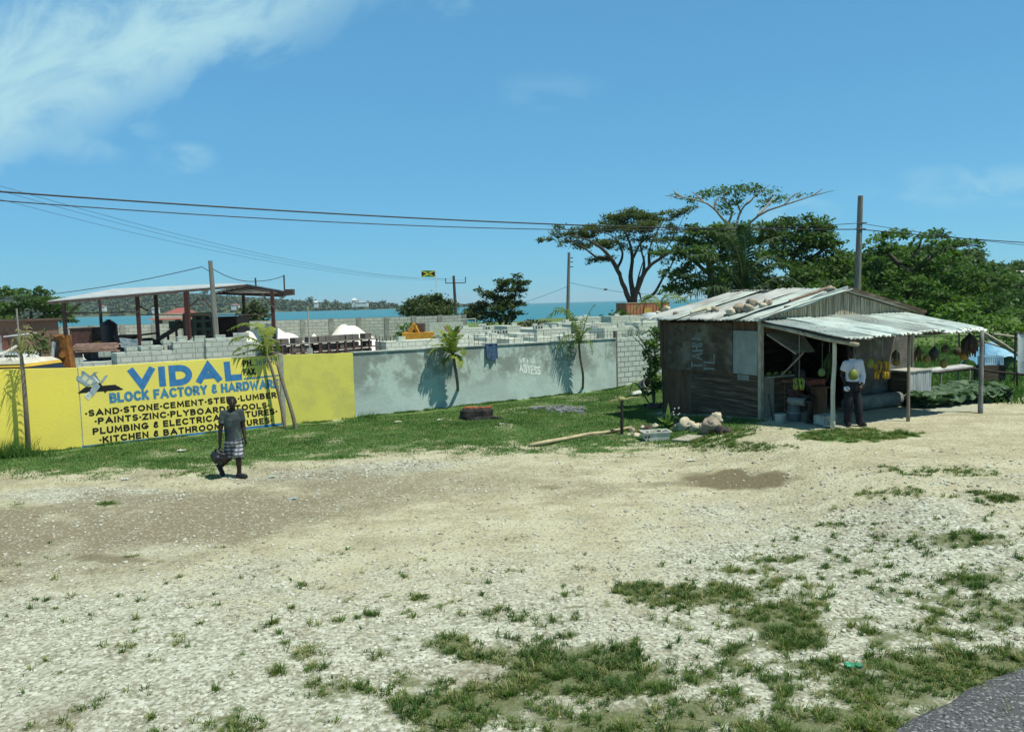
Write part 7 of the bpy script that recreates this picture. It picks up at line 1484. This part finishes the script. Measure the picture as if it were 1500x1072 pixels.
def hill_wood():
    cl = []
    for i in range(640):
        Y = random.uniform(75, 245); px = random.uniform(1180, 2250); p = gp(px, Y); r = random.uniform(1.8, 5.2)
        if px < 1330 and Y < 120: continue
        if 1405 < px < 1600:
            while r > 1.2 and pix(p + V((0, 0, r * 1.5 + .5)))[1] < 386: r *= .85
            if pix(p + V((0, 0, r * 1.5 + .5)))[1] < 384: continue
            if abs(px - 1487) < 34 and Y < 170 and pix(p + V((0, 0, r * 1.5 + .5)))[1] < 412: continue
        cl += layered([(p + V((0, 0, r * .7 + .5)), (r, r, r * .8), 1)], 4)
    tag(crown('hillside_woodland', cl, 190, .34, leaf_mat('hill wood leaves', (.022, .06, .02), (.095, .16, .045), None, .3)), kind='stuff')
    for k, (lb, px, py, Y, r) in enumerate((('rounded hilltop tree left of the small white roof', 1432, 392, 170, 1.9), ('bushy hilltop tree between the two hill houses', 1472, 397, 140, 1.2), ('dark hilltop tree before the cream house', 1466, 412, 120, 1.5), ('leftmost crest tree on the wooded hill', 1410, 396, 190, 2.2), ('tall crest tree above the cream house', 1500, 390, 200, 2.4))):
        q = at(px, py, Y); t = thing('hill_tree', lb, 'tree', gp(px, Y), 0, 'trees on the crest of the right hill'); g = gp(px, Y); mb = MB(); limb(mb, [g - V((0, 0, .3)), g.lerp(q, .5), q], .25, .1); mb.build('trunk', M_TR, t)
        crown('crown', [(q + V((random.uniform(-.6, .6) * r, random.uniform(-.5, .5) * r, random.uniform(-.5, .2) * r)), (r * .6, r * .6, r * .45), 1) for _ in range(6)], 130, .38, L_MID, t)
hill_wood()
# ------------------------------------------------------------------ palms
M_PT = mat('young palm trunk', (.20, .175, .13), (.12, .105, .08), 8, stretch=(2, 2, 6)); M_PTG = mat('green palm trunk', (.13, .14, .07), (.09, .09, .05), 8, stretch=(2, 2, 6)); M_RACH = mat('palm rib', (.22, .24, .08), (.16, .17, .06), 6, bmp=0)
P_YG = leaf_mat('yellow green palm leaf', (.13, .19, .03), (.30, .34, .07), None, .35); P_GR = leaf_mat('green palm leaf', (.05, .12, .02), (.17, .25, .05), None, .35); P_DK = leaf_mat('dark coconut leaf', (.022, .05, .02), (.055, .10, .035), None, .25); P_DRY = leaf_mat('dry palm leaf blades', (.22, .20, .09), (.40, .37, .18), None, .2)
def frond_to(name, c, pxs, Y, mats, parent, nl, ll, w, rr=.018, sag=.5, dy=0, twist=0.0):
    """frond whose rib passes from the crown c through pixel waypoints"""
    pts = [V(c)] + [at(px, py, Y + dy * (i + 1) / len(pxs)) for i, (px, py) in enumerate(pxs)]; q = []
    for i in range(len(pts) - 1):
        for k in range(5):
            t = k / 5; p0 = pts[max(i - 1, 0)]; p1 = pts[i]; p2 = pts[i + 1]; p3 = pts[min(i + 2, len(pts) - 1)]; q.append(.5 * ((2 * p1) + (p2 - p0) * t + (2 * p0 - 5 * p1 + 4 * p2 - p3) * t * t + (3 * p1 - p0 - 3 * p2 + p3) * t ** 3))
    q.append(pts[-1]); N = len(q) - 1; mb = MB(); mb.cm = 1; mb.tube(q, [rr * (1 - .8 * i / N) for i in range(N + 1)], 5); mb.cm = 0
    hz = (q[-1] - q[0]); hz.z = 0
    if hz.length < .15: hz = V((1, .3, 0))
    hz.normalize(); side0 = V((-hz.y, hz.x, 0))
    ct, st_ = math.cos(twist), math.sin(twist)
    for i in range(nl):
        t = .1 + .9 * i / (nl - 1); k = t * N; a = min(int(k), N - 1); p = q[a].lerp(q[a + 1], k - a); tan = (q[a + 1] - q[a]).normalized(); upv = side0.cross(tan).normalized()
        if upv.z < 0: upv = -upv
        for sg in (-1, 1):
            l = ll * (math.sin(math.pi * min(1, t * .82 + .2)) ** .6) * random.uniform(.75, 1.1); dr = (side0 * sg * ct + upv * (st_ * sg + random.uniform(-.05, .35)) + tan * random.uniform(.4, .85)).normalized()
            q1 = p + dr * l * .5 - V((0, 0, sag * l * .15)); q2 = p + dr * l - V((0, 0, sag * l * random.uniform(.6, 1.2))); wd = tan.cross(dr).cross(dr).normalized() * w * .5
            mb.add([p - wd * .6, p + wd * .6, q1 + wd, q1 - wd, q2], [(0, 1, 2, 3), (3, 2, 4)])
    o = mb.build(name, mats, parent, fix=False); a = o.data.attributes.new('tone', 'FLOAT', 'POINT'); bt = random.uniform(.2, .8); a.data.foreach_set('value', [min(1, max(0, bt + .3 * mnoise.noise(p * 6))) for p in mb.v]); return o
def palm(label, px, py, crownpx, Y, r0, r1, fr, mats, nl, ll, w, trunk=M_PT, sag=.5, mid=None, name='young_palm', rr=.022, extra=0, exl=.8):
    b0 = ground(px, py) if py else gp(px, Y); Yb = Y or b0.y; c = at(*crownpx, Yb); t = thing(name, label, 'palm', b0); mb = MB(); pts = [b0 - V((0, 0, .1))] + ([at(*m, Yb) for m in mid] if mid else [b0.lerp(c, .5)]) + [c]; limb(mb, pts, r0, r1, 8); mb.build('trunk', trunk, t, smooth=True)
    for f in fr: frond_to('frond', c, f[0], Yb, mats, t, f[2] if len(f) > 2 else nl, f[3] if len(f) > 3 else ll, w, rr, sag, f[1] if len(f) > 1 else 0)
    for i in range(extra): frond('frond', c, random.uniform(0, 6.28), R(random.uniform(25, 75)), exl * random.uniform(.7, 1), random.uniform(.3, .8), nl, ll, w, mats, t, sag, 0, rr)
    return t
WD = WALL_N * .45
def wall_y(px, off=.45):
    d = ray(px, 600); t = (WALL0 + WALL_N * off - CAM).dot(WALL_N) / d.dot(WALL_N); return d.y * t
palm('bushy young palm with thick fronds in front of the grey wall', 671, 587, (664, 518), wall_y(671), .05, .055, [([(655, 500), (640, 492), (626, 503)], -.2), ([(648, 512), (636, 512), (627, 520)], -.4), ([(655, 498), (648, 486), (640, 484)], .3), ([(660, 500), (658, 482), (655, 476)], .1), ([(664, 500), (668, 484), (672, 478)], -.2), ([(667, 505), (674, 492), (678, 492)], .2), ([(667, 515), (676, 510), (679, 522)], -.3), ([(655, 515), (645, 505), (632, 508)], -.6), ([(665, 520), (672, 525), (675, 540)], -.4), ([(660, 505), (664, 490), (666, 486)], -.6), ([(657, 512), (650, 498), (646, 496)], -.5), ([(657, 524), (652, 528), (650, 535)], -.2)], (P_YG, M_RACH), 22, .27, .05, sag=.3, mid=[(670, 560), (666, 535)])
palm('tall thin young palm with long arching fronds in front of the grey wall', 853, 573, (848, 505), wall_y(853), .045, .04, [([(845, 485), (836, 465), (818, 450), (804, 468)], -.3, 26, .5), ([(842, 482), (832, 460), (815, 455), (800, 466)], .2, 26, .42), ([(846, 488), (842, 470), (832, 455), (822, 452)], -.5, 22, .4), ([(854, 485), (860, 465), (868, 450), (872, 446)], 0, 18, .34), ([(843, 495), (832, 490), (822, 500), (818, 515)], -.4, 18, .36), ([(853, 492), (860, 482), (864, 480)], -.3, 14, .3), ([(850, 488), (851, 474), (856, 466)], .2, 14, .3), ([(854, 500), (864, 500), (868, 520)], -.3, 14, .3), ([(847, 490), (842, 478), (838, 476)], .4, 14, .3), ([(844, 500), (836, 505), (832, 525)], -.2, 14, .3)], (P_GR, M_RACH), 24, .45, .045, M_PTG, .75, mid=[(854, 550), (850, 525)])
palm('leaning young palm with yellow green fronds hanging before the advert end', 418, 626, (392, 522), wall_y(415, .35), .05, .04, [([(388, 498), (378, 480), (355, 474), (332, 485)], -.1, 24, .38), ([(385, 505), (365, 494), (345, 495), (334, 505)], -.3, 22, .34), ([(385, 510), (370, 505), (350, 510), (340, 519)], -.4, 20, .3), ([(392, 500), (396, 485), (395, 478)], .3, 14, .3), ([(388, 512), (372, 512), (356, 517), (342, 520)], .1, 18, .26), ([(394, 505), (404, 500), (408, 515)], .3, 14, .26), ([(388, 500), (384, 478), (372, 472)], .4, 16, .3)], (P_YG, M_RACH), 26, .50, .075, M_PT, .5, mid=[(411, 590), (403, 558)])
b0 = ground(434, 628); mb = MB(); limb(mb, [b0 - V((0, 0, .1)), at(428, 605, b0.y), at(414, 560, b0.y + .1), at(406, 532, b0.y + .15)], .06, .04, 8); tag(mb.build('prop_stake', M_PT, origin=b0, smooth=True), 'slanting bare stake crossing beside the leaning palm at the advert end', 'stake')
palm('nearly dead thin palm with dry fronds in front of the plain yellow wall', 42, 664, (31, 520), wall_y(42, .5), .065, .04, [([(28, 505), (22, 495), (12, 520)], -.2), ([(34, 505), (42, 490), (46, 500)], .2), ([(30, 500), (30, 485), (24, 482)], 0), ([(36, 512), (46, 505), (48, 525)], -.3), ([(27, 515), (18, 515), (14, 530)], .2), ([(33, 500), (40, 480), (34, 476)], .3)], (P_DRY, M_RACH), 9, .24, .022, mat('dry palm trunk', (.26, .22, .16), (.16, .13, .10), 8, stretch=(2, 2, 6)), .9, mid=[(38, 600), (34, 550)])
# coconut palm behind the stall
palm('large coconut palm whose dark fronds fan out behind the zinc roof', 1088, 0, (1088, 432), 36, .2, .16, [([(1075, 390), (1058, 350), (1035, 332)], 0), ([(1082, 380), (1076, 340), (1062, 322)], .8), ([(1090, 385), (1096, 345), (1112, 325)], .4), ([(1096, 390), (1118, 355), (1150, 345)], -.5), ([(1070, 400), (1040, 375), (1005, 375)], -.8), ([(1062, 415), (1035, 405), (995, 402)], .5), ([(1065, 425), (1040, 420), (985, 445)], -1), ([(1105, 405), (1140, 385), (1180, 400)], .6), ([(1110, 420), (1150, 405), (1190, 430)], -.6), ([(1085, 385), (1070, 350), (1045, 340)], -1), ([(1092, 380), (1090, 345), (1085, 330)], -.8), ([(1100, 395), (1125, 375), (1150, 385)], 1), ([(1074, 410), (1050, 390), (1020, 400)], 1)], (P_DK, M_RACH), 60, .85, .06, M_PT, .62, name='coconut_palm', rr=.035)
palm('second coconut palm with low fronds over the orange container', 965, 0, (968, 452), 42, .16, .13, [([(955, 440), (940, 442), (922, 462)], 0), ([(962, 438), (950, 432), (935, 440)], 1), ([(978, 438), (1000, 436), (1015, 455)], 0), ([(972, 436), (985, 430), (1000, 438)], -1)], (P_GR, M_RACH), 30, .5, .045, M_PT, .7, name='coconut_palm', rr=.03)
# tall grass tuft at the left, sapling, agave
def tuft(px, py, n, h, w_, label, m=M_GRASS, cat='grass tuft', spread=.2):
    c = ground(px, py); t = thing('grass_tuft', label, cat, c); x = c.x + RNG.normal(0, spread, n); y = c.y + RNG.normal(0, spread * .5, n); blades('blade_cluster', x, y, np.full(n, c.z), h * (.5 + .6 * RNG.random(n)), np.full(n, w_), m, parent=t)
tuft(18, 670, 420, .50, .011, 'tall dark grass tuft at the foot of the dry palm'); tuft(384, 622, 90, .2, .010, 'weedy tuft growing over the last word of the advert', spread=.25); tuft(52, 668, 160, .25, .011, 'short weed tuft right of the dry palm foot'); tuft(540, 612, 120, .22, .01, 'weed tuft at the joint of yellow and grey wall')
c = ground(707, 587); t = thing('sapling', 'thin sapling with a small leafy top before the grey wall', 'sapling', c); mb = MB(); zt = at(706, 562, c.y).z; limb(mb, [c, c + V((.02, 0, .25)), V((c.x, c.y, zt))], .012, .006, 5); limb(mb, [c, c + V((-.1, 0, .22)), c + V((-.12, 0, .4))], .008, .004, 5); mb.build('stem', M_BARK, t); s = c.y / FPX; crown('foliage', [(at(706, 566, c.y), (4 * s, 4 * s, 5 * s), 1), (at(708, 573, c.y), (5 * s, 5 * s, 4 * s), .8), (at(702, 575, c.y), (3 * s, 3 * s, 3 * s), .6)], 7000, .055, L_SEA, t)
p = gp(660, 45); t = thing('agave_plant', 'spiky agave with reddish leaves behind the bushy young palm', 'plant', p)
for i in range(14):
    a = random.uniform(0, 6.28); b1 = at(664, 496, 45); d = V((math.cos(a) * .7, math.sin(a) * .7, random.uniform(.5, 1.2))).normalized(); mb = MB(); mb.tube([b1, b1 + d * .5, b1 + d * .95], [.05, .06, .006], 4); mb.build('leaf_blade', mat('agave leaf', (.16, .16, .08), (.22, .12, .09), 3) if i == 0 else bpy.data.materials['agave leaf'], t)
mb = MB(); mb.box(V((p.x, p.y, at(664, 497, 45).z / 2)), (.6, .6, at(664, 497, 45).z)); mb.build('planter_block', STACK2, t)
# ------------------------------------------------------------------ people
SKIN = mat('dark skin', (.026, .015, .011), (.020, .012, .009), 12, .5, .05); HAIR = mat('black hair', (.012, .010, .010), (.02, .017, .015), 40, .9)
EYE = mat('eye white', (.20, .17, .14), (.16, .14, .12), 3, .4, 0)
def cone(mb, p, q, r, s, n=14, cap=True):
    mb.tube([p, q], [r, s], n, cap)
def capsule(mb, p, q, r, s):
    p, q = V(p), V(q); mb.tube([p, q], [r, s], 14); mb.ball(p, r, 12, 8); mb.ball(q, s, 12, 8)
def voxel(name, mb, m, parent, vs=.012, smooth=3):
    me = bpy.data.meshes.new(name); W = WM[parent]; Wi = W.inverted(); me.from_pydata([tuple(Wi @ p) for p in mb.v], [], mb.f); me.update()
    bm = bmesh.new(); bm.from_mesh(me); bmesh.ops.recalc_face_normals(bm, faces=bm.faces); bm.to_mesh(me); bm.free()
    o = bpy.data.objects.new(name, me); C.objects.link(o)
    md = o.modifiers.new('r', 'REMESH'); md.mode = 'VOXEL'; md.voxel_size = vs; md.use_smooth_shade = True
    s2 = o.modifiers.new('s', 'SMOOTH'); s2.iterations = smooth; s2.factor = .5
    bpy.context.view_layer.update(); dg = bpy.context.evaluated_depsgraph_get(); me2 = bpy.data.meshes.new_from_object(o.evaluated_get(dg)); bpy.data.objects.remove(o)
    me2.materials.clear(); me2.materials.append(m); me2.name = name; me2.polygons.foreach_set('use_smooth', [True] * len(me2.polygons))
    return link(name, me2, parent, None, W)
def hand(mb, wrist, dirv, palmn, size=.18, curl=.35):
    """palm, four fingers, thumb; dirv: pointing direction, palmn: palm normal"""
    wrist = V(wrist); d = V(dirv).normalized(); nn = V(palmn); nn = (nn - d * nn.dot(d)).normalized(); s = d.cross(nn).normalized(); L = size
    c = wrist + d * L * .27; rot = Matrix((s, nn, d)).transposed(); mb.ball(c, (L * .23, L * .10, L * .30), 12, 8, rot)
    for i, (off, ln) in enumerate(((-.17, .38), (-.06, .45), (.06, .43), (.165, .34))):
        b0 = wrist + d * L * .50 + s * off * L; k1 = b0 + (d * math.cos(curl) + nn * math.sin(curl)) * L * ln * .5; k2 = k1 + (d * math.cos(curl * 2.4) + nn * math.sin(curl * 2.4)) * L * ln * .5
        mb.tube([b0 - d * L * .1, b0, k1, k2], [.011, .0105, .010, .008], 8)
    t0 = wrist + d * L * .18 - s * L * .20; mb.tube([t0 + s * L * .06, t0 - s * L * .08 + d * L * .14 + nn * L * .05, t0 - s * L * .08 + d * L * .32 + nn * L * .12], [.014, .012, .009], 8)
def head(mb, c, f, up_=V((0, 0, 1)), k=1.0):
    """head centred at c looking along f; returns frame"""
    f = V(f).normalized(); s = f.cross(up_).normalized(); u = s.cross(f).normalized(); rot = Matrix((s, f, u)).transposed(); P = lambda x, y, z: c + (s * x + f * y + u * z) * k
    mb.ball(P(0, -.012, .03), (.074 * k, .092 * k, .085 * k), 16, 12, rot); mb.ball(P(0, .022, -.045), (.058 * k, .066 * k, .072 * k), 14, 10, rot); mb.ball(P(0, .050, -.092), (.026 * k, .024 * k, .02 * k), 10, 8, rot)
    mb.tube([P(0, .088, .012), P(0, .105, -.02), P(0, .108, -.034)], [.010 * k, .015 * k, .017 * k], 8); mb.ball(P(0, .094, -.036), (.022 * k, .012 * k, .010 * k), 8, 6, rot)
    mb.ball(P(0, .082, .026), (.05 * k, .012 * k, .010 * k), 10, 6, rot); mb.ball(P(0, .086, -.062), (.025 * k, .010 * k, .006 * k), 8, 6, rot); mb.ball(P(0, .085, -.074), (.023 * k, .011 * k, .007 * k), 8, 6, rot)
    for x in (-1, 1): mb.ball(P(x * .078, -.012, -.005), (.010 * k, .02 * k, .032 * k), 8, 6, rot)
    return P, rot
def face_parts(P, rot, parent, k=1.0, hair=True):
    for x in (-1, 1):
        mb = MB(); mb.ball(P(x * .031, .079, .004), (.013 * k, .008 * k, .008 * k), 10, 6, rot); e = mb.build('eye', EYE, parent, smooth=True); mb = MB(); mb.ball(P(x * .031, .086, .004), (.006 * k, .004 * k, .006 * k), 8, 6, rot); mb.build('iris', HAIR, e)
    mb = MB(); mb.ball(P(0, -.024, .048), (.080 * k, .094 * k, .078 * k), 18, 12, rot); mb.ball(P(0, -.05, .0), (.078 * k, .062 * k, .07 * k), 14, 10, rot); voxel('hair', mb, HAIR, parent, .009, 3)
def shoe(mb, ankle, toe, up_=V((0, 0, 1)), L=.27):
    ankle = V(ankle); d = (V(toe) - ankle); d = d.normalized(); s = d.cross(up_).normalized(); u = s.cross(d); heel = ankle - d * .055
    mb.tube([heel - d * .01, heel + d * .06, heel + d * .16, heel + d * .24, heel + d * L], [.034, .042, .046, .042, .022], 10)
    mb.box(heel + d * (L * .47) - u * .034, (.085, L * .98, .022), Matrix((s, d, u)).transposed()); capsule(mb, ankle + u * .02, ankle + u * .075, .045, .042)
# --- man walking past the advert, bag in his hand
def walker():
    g = ground(340, 699); D = g.y; m = D / FPX; t = thing('person', 'man in dark grey tee and plaid shorts walking past the yellow advert', 'person', g); rr = Matrix.Rotation(-R(1.2), 3, 'Y')
    def J(px, py, y=0): return g + V(((px - 340) * m + (699.5 - py) * m * .05, y, (699.5 - py) * m))
    facing = V((.35, -.94, 0)); hc = J(341.2, 588.0, -.03)
    neck = J(340.5, 598); rs, ls = J(328.3, 603, -.05), J(351.2, 602.5, .07); chest = J(340, 611); hip = J(342.5, 640); rh, lh = J(337.5, 647, -.04), J(348, 646, .06)
    rk, ra = J(334.5, 671.5, .06), J(318.5, 685.0, .14); lk, la = J(352.5, 670.5, -.12), J(353.5, 693.6, -.10); re, rw = J(325.6, 627, -.10), J(325.4, 647, -.12); le, lw = J(355.5, 625.5, .06), J(360.2, 641, -.04)
    b = MB(); P, rot = head(b, hc, facing, V((0, 0, 1)), 1.06); capsule(b, hc + V((0, .01, -.06)), neck + V((0, 0, -.05)), .052, .058); capsule(b, chest, hip, .115, .12); capsule(b, rs, ls, .06, .06)
    for s_, e, w_ in ((rs, re, rw), (ls, le, lw)): capsule(b, s_, e, .056, .046); capsule(b, e, w_, .046, .031)
    for h_, k, a in ((rh, rk, ra), (lh, lk, la)): capsule(b, h_, k, .09, .06); capsule(b, k, a, .058, .040); cm_ = k.lerp(a, .3); b.ball(cm_ + V((-.012, .012, 0)), (.05, .05, .08), 10, 8)
    capsule(b, la, la + V((.07, -.06, -.03)), .035, .03); capsule(b, ra, ra + V((.02, -.02, -.10)), .035, .03)
    hand(b, rw, (-.03, 0, -1), (.5, .6, 0), .19, .75); hand(b, lw, (.22, -.1, -1), (-.6, -.6, 0), .19, .45)
    voxel('body', b, SKIN, t, .0085, 2); face_parts(P, rot, t, 1.06)
    TEE = mat('dark grey green tee', (.040, .056, .056), (.028, .040, .042), 5, .9, .3, c3=(.085, .125, .11), s3=3)  # lighter teal blotches paint highlights into the cloth colour
    b = MB(); b.tube([J(340.3, 600.5), J(340, 604), J(340, 612), J(341, 626), J(342.3, 638), J(342.6, 643)], [.075, .14, .172, .166, .166, .17], 18); b.ball(J(339.5, 606, .01), (.135, .11, .09), 14, 10); capsule(b, rs, ls, .066, .066)
    for s_, e in ((rs, re), (ls, le)): b.ball(s_, .069, 12, 8); cone(b, s_, s_.lerp(e, .62), .069, .070)
    voxel('tee_shirt', b, TEE, t, .012, 3)
    def plaid():
        mm, n, l, bs, o = new_mat('grey plaid cloth'); vec = coords(n, l); w1 = n.new('ShaderNodeTexWave'); w1.bands_direction = 'Z'; w1.inputs['Scale'].default_value = 4.2; w1.inputs['Distortion'].default_value = 1.2; l.new(vec, w1.inputs['Vector']); w2 = n.new('ShaderNodeTexWave'); w2.bands_direction = 'X'; w2.inputs['Scale'].default_value = 3.6; w2.inputs['Distortion'].default_value = 1; l.new(vec, w2.inputs['Vector'])
        c = mixc(n, l, ramp(n, l, w1.outputs['Fac'], .35, .6), (.36, .38, .38), (.07, .08, .10)); c = mixc(n, l, fmath(n, l, 'MULTIPLY', ramp(n, l, w2.outputs['Fac'], .45, .7), .6), c, (.045, .05, .065)); l.new(c, bs.inputs['Base Color']); bs.inputs['Roughness'].default_value = .9; return mm
    b = MB(); b.tube([J(342.4, 637), J(342.8, 643), J(342.8, 651)], [.16, .17, .165], 16); cone(b, rh + V((-.0, 0, .03)), rk + (rh - rk) * .10 + V((0, -.02, 0)), .105, .112); cone(b, lh + V((0, 0, .03)), lk + V((0, 0, .02)), .105, .118); b.ball(rh, .105, 12, 8); b.ball(lh, .105, 12, 8)
    voxel('shorts', b, plaid(), t, .012, 3)
    SH = mat('black shoe leather', (.012, .012, .014), (.025, .025, .027), 9, .6)
    b = MB(); shoe(b, la + V((-.01, 0, -.02)), la + V((.2, -.10, -.02))); voxel('shoe', b, SH, t, .009, 2)
    b = MB(); shoe(b, ra + V((-.01, .0, -.0)), ra + V((.10, -.06, -.20)), V((1, 0, .4))); voxel('shoe', b, SH, t, .009, 2)
    # bag
    hp = rw + V((-.005, 0, -.10)); c = J(324, 667, -.15); tb = thing('carrier_bag', 'stuffed black plastic bag held by the walking man', 'bag', c - V((0, 0, .14))); mb = MB(); mb.ball(c, (.155, .12, .12), 26, 18, Matrix.Rotation(.25, 3, 'Y'), .38, 6)
    mb.v = [p + (p - c) * .09 * mnoise.noise((p - c) * 22) for p in mb.v]; mb.build('bag_body', mat('black bag plastic', (.014, .015, .018), (.03, .032, .036), 9, .35, .5), tb, smooth=True)
    mb = MB()
    for dx in (-.05, .05): mb.tube([c + V((dx * 1.6, 0, .09)), c + V((dx * .8, 0, .17)), hp + V((dx * .2, 0, .0))], [.035, .022, .012], 6)
    mb.build('handle', bpy.data.materials['black bag plastic'], tb, smooth=True)
walker()
# --- man in a white shirt standing under the awning
def stander():
    g = ground(1248, 624); D = g.y; m = D / FPX; t = thing('person', 'man in white shirt and black trousers standing behind the hanging fruit', 'person', g)
    def J(px, py, y=0): return g + V(((px - 1248) * m, y, (624 - py) * m))
    facing = V((-.25, -.95, -.1)); hc = J(1246.5, 514.8, -.02); neck = J(1247.5, 525.5); ls, rs = J(1238, 531.5, -.02), J(1259.5, 530, .03); chest = J(1248, 540); hip = J(1247, 560); lh, rh = J(1242, 564), J(1253, 564, .02)
    lk, la = J(1241.5, 592, -.04), J(1242.0, 617.5, .03); rk, ra = J(1255.5, 592, -.04), J(1259, 618.5, -.03); le, lw = J(1233.2, 548, .05), J(1235.5, 561, -.08); re, rw = J(1264, 550, .03), J(1257.5, 563, -.16)
    b = MB(); P, rot = head(b, hc, facing, V((0, 0, 1)), 1.05); capsule(b, hc + V((0, .01, -.06)), neck + V((0, 0, -.05)), .054, .06); capsule(b, chest, hip, .12, .125); capsule(b, ls, rs, .06, .06)
    for s_, e, w_ in ((rs, re, rw), (ls, le, lw)): capsule(b, s_, e, .052, .042); capsule(b, e, w_, .042, .029)
    for h_, k, a in ((rh, rk, ra), (lh, lk, la)): capsule(b, h_, k, .088, .056); capsule(b, k, a, .056, .038); capsule(b, a, a + V((-.02, -.10, -.035)), .036, .03)
    hand(b, lw, (.15, -.25, -1), (1, 0, 0), .19, .4); hand(b, rw, (-.4, -.5, -.7), (0, .5, 0), .19, .6); voxel('body', b, SKIN, t, .0085, 2); face_parts(P, rot, t, 1.05)
    SHIRT = mat('white cotton shirt', (.66, .66, .72), (.58, .58, .65), 4, .85, .3)
    b = MB(); b.tube([J(1247.6, 525.5), J(1248, 529), J(1248, 538), J(1247.5, 550), J(1247, 558), J(1247, 561)], [.07, .12, .158, .15, .152, .15], 18); b.ball(J(1248, 533), (.155, .12, .09), 14, 10); capsule(b, ls, rs, .08, .08); b.ball(ls, .085, 12, 8); cone(b, ls, ls.lerp(le, .6), .085, .08); b.ball(rs, .085, 12, 8); cone(b, rs, re, .085, .07); b.ball(re, .07, 12, 8); cone(b, re, re.lerp(rw, .75), .07, .055)
    sh = voxel('shirt', b, SHIRT, t, .012, 3)
    b = MB(); b.tube([J(1247.5, 527.2), J(1247.6, 523.8)], [.075, .066], 16); b.build('collar', SHIRT, sh, smooth=True); b = MB(); b.box(J(1246, 542, -.165), (.012, .012, .34)); b.build('placket', SHIRT, sh)
    TR = mat('black trouser cloth', (.012, .012, .015), (.02, .02, .024), 5, .95)
    b = MB(); b.tube([J(1247, 557.5), J(1247, 563), J(1247.5, 571)], [.152, .158, .14], 16)
    for h_, k, a in ((lh, lk, la), (rh, rk, ra)): b.ball(h_, .108, 12, 8); cone(b, h_, k, .108, .088); b.ball(k, .088, 12, 8); cone(b, k, a + V((0, 0, -.03)), .088, .085)
    voxel('trousers', b, TR, t, .012, 3); b = MB(); b.tube([J(1247, 559.2), J(1247, 557)], [.158, .158], 18); b.build('belt', mat('brown belt', (.05, .03, .02), (.03, .02, .015), 9), t)
    for a, tx in ((la, (-.04, -.25, 0)), (ra, (.05, -.25, 0))): b = MB(); q = V((a.x, a.y, g.z + .065)); shoe(b, q, q + V(tx)); voxel('shoe', b, mat('polished black shoe', (.015, .015, .017), (.02, .02, .022), 9, .25, .1), t, .009, 2)
    b = MB(); q = lw + V((.02, -.03, -.10)); b.ball(q, (.075, .03, .06), 10, 8, Matrix.Rotation(.4, 3, 'Y'), .4, 3); tag(b.build('white_cloth', SHIRT, origin=q - V((0, 0, .06)), smooth=True), 'white folded cloth held at the hip by the man in black trousers', 'cloth')
stander()
# --- person seated on the drum
def sitter():
    c = SEAT; m = c.y / FPX; t = thing('person', 'seated person in dark vest and pale shorts half hidden by green bananas', 'person', c)
    S = lambda x, y, z: c + V((x, y, z))
    hipc = S(.0, .02, .50); chest = S(.10, -.02, .82); neck = S(.13, -.04, .99); hc = S(.16, -.08, 1.14); ls, rs = S(-.06, -.10, .93), S(.27, .10, .93); le, lw = S(.02, -.28, .70), S(.24, -.36, .62); re, rw = S(.38, .02, .70), S(.36, -.24, .62); lh, rh = S(-.04, -.08, .49), S(.07, .10, .49); lk, la = S(.25, -.36, .50), S(.20, -.36, .09); rk, ra = S(.38, -.10, .50), S(.36, -.12, .09)
    b = MB(); P, rot = head(b, hc, (.4, -.9, -.1)); capsule(b, hc + V((0, .01, -.06)), neck, .05, .058); capsule(b, chest, hipc, .12, .125); capsule(b, ls, rs, .06, .06)
    for s_, e, w_ in ((rs, re, rw), (ls, le, lw)): capsule(b, s_, e, .05, .04); capsule(b, e, w_, .04, .028)
    for h_, k, a in ((rh, rk, ra), (lh, lk, la)): capsule(b, h_, k, .085, .056); capsule(b, k, a, .054, .036); capsule(b, a, a + V((.06, -.11, -.045)), .036, .03)
    hand(b, lw, (.8, -.3, -.2), (0, 0, -1), .18, .4); hand(b, rw, (.0, -.9, -.2), (0, 0, -1), .18, .4); voxel('body', b, SKIN, t, .0085, 2); face_parts(P, rot, t)
    b = MB(); b.tube([hipc + V((0, 0, -.05)), hipc + V((.03, 0, .1)), chest, S(.11, -.03, .93)], [.145, .14, .145, .12], 16); voxel('vest', b, mat('dark maroon vest', (.05, .018, .016), (.035, .015, .014), 5), t, .012, 3)
    b = MB()
    for a, e in ((S(-.02, -.15, .99), S(.12, -.175, .80)), (S(.22, -.10, .99), S(.14, -.175, .80))): b.tube([a, a.lerp(e, .5) + V((0, -.03, 0)), e], .012, 6)
    b.build('strap', mat('pale strap', (.4, .38, .35), (.35, .33, .3)), t)
    b = MB(); b.ball(hipc, (.16, .16, .12), 12, 8)
    for h_, k in ((rh, rk), (lh, lk)): cone(b, h_, h_.lerp(k, .72), .11, .095); b.ball(h_, .11, 12, 8)
    voxel('shorts', b, mat('pale grey shorts', (.19, .20, .18), (.14, .15, .135), 5), t, .012, 3)
    for a in (la, ra): b = MB(); b.box(a + V((.05, -.08, -.075)), (.10, .27, .025), Matrix.Rotation(.45, 3, 'Z')); b.build('sandal', M_BARK, t)
sitter()
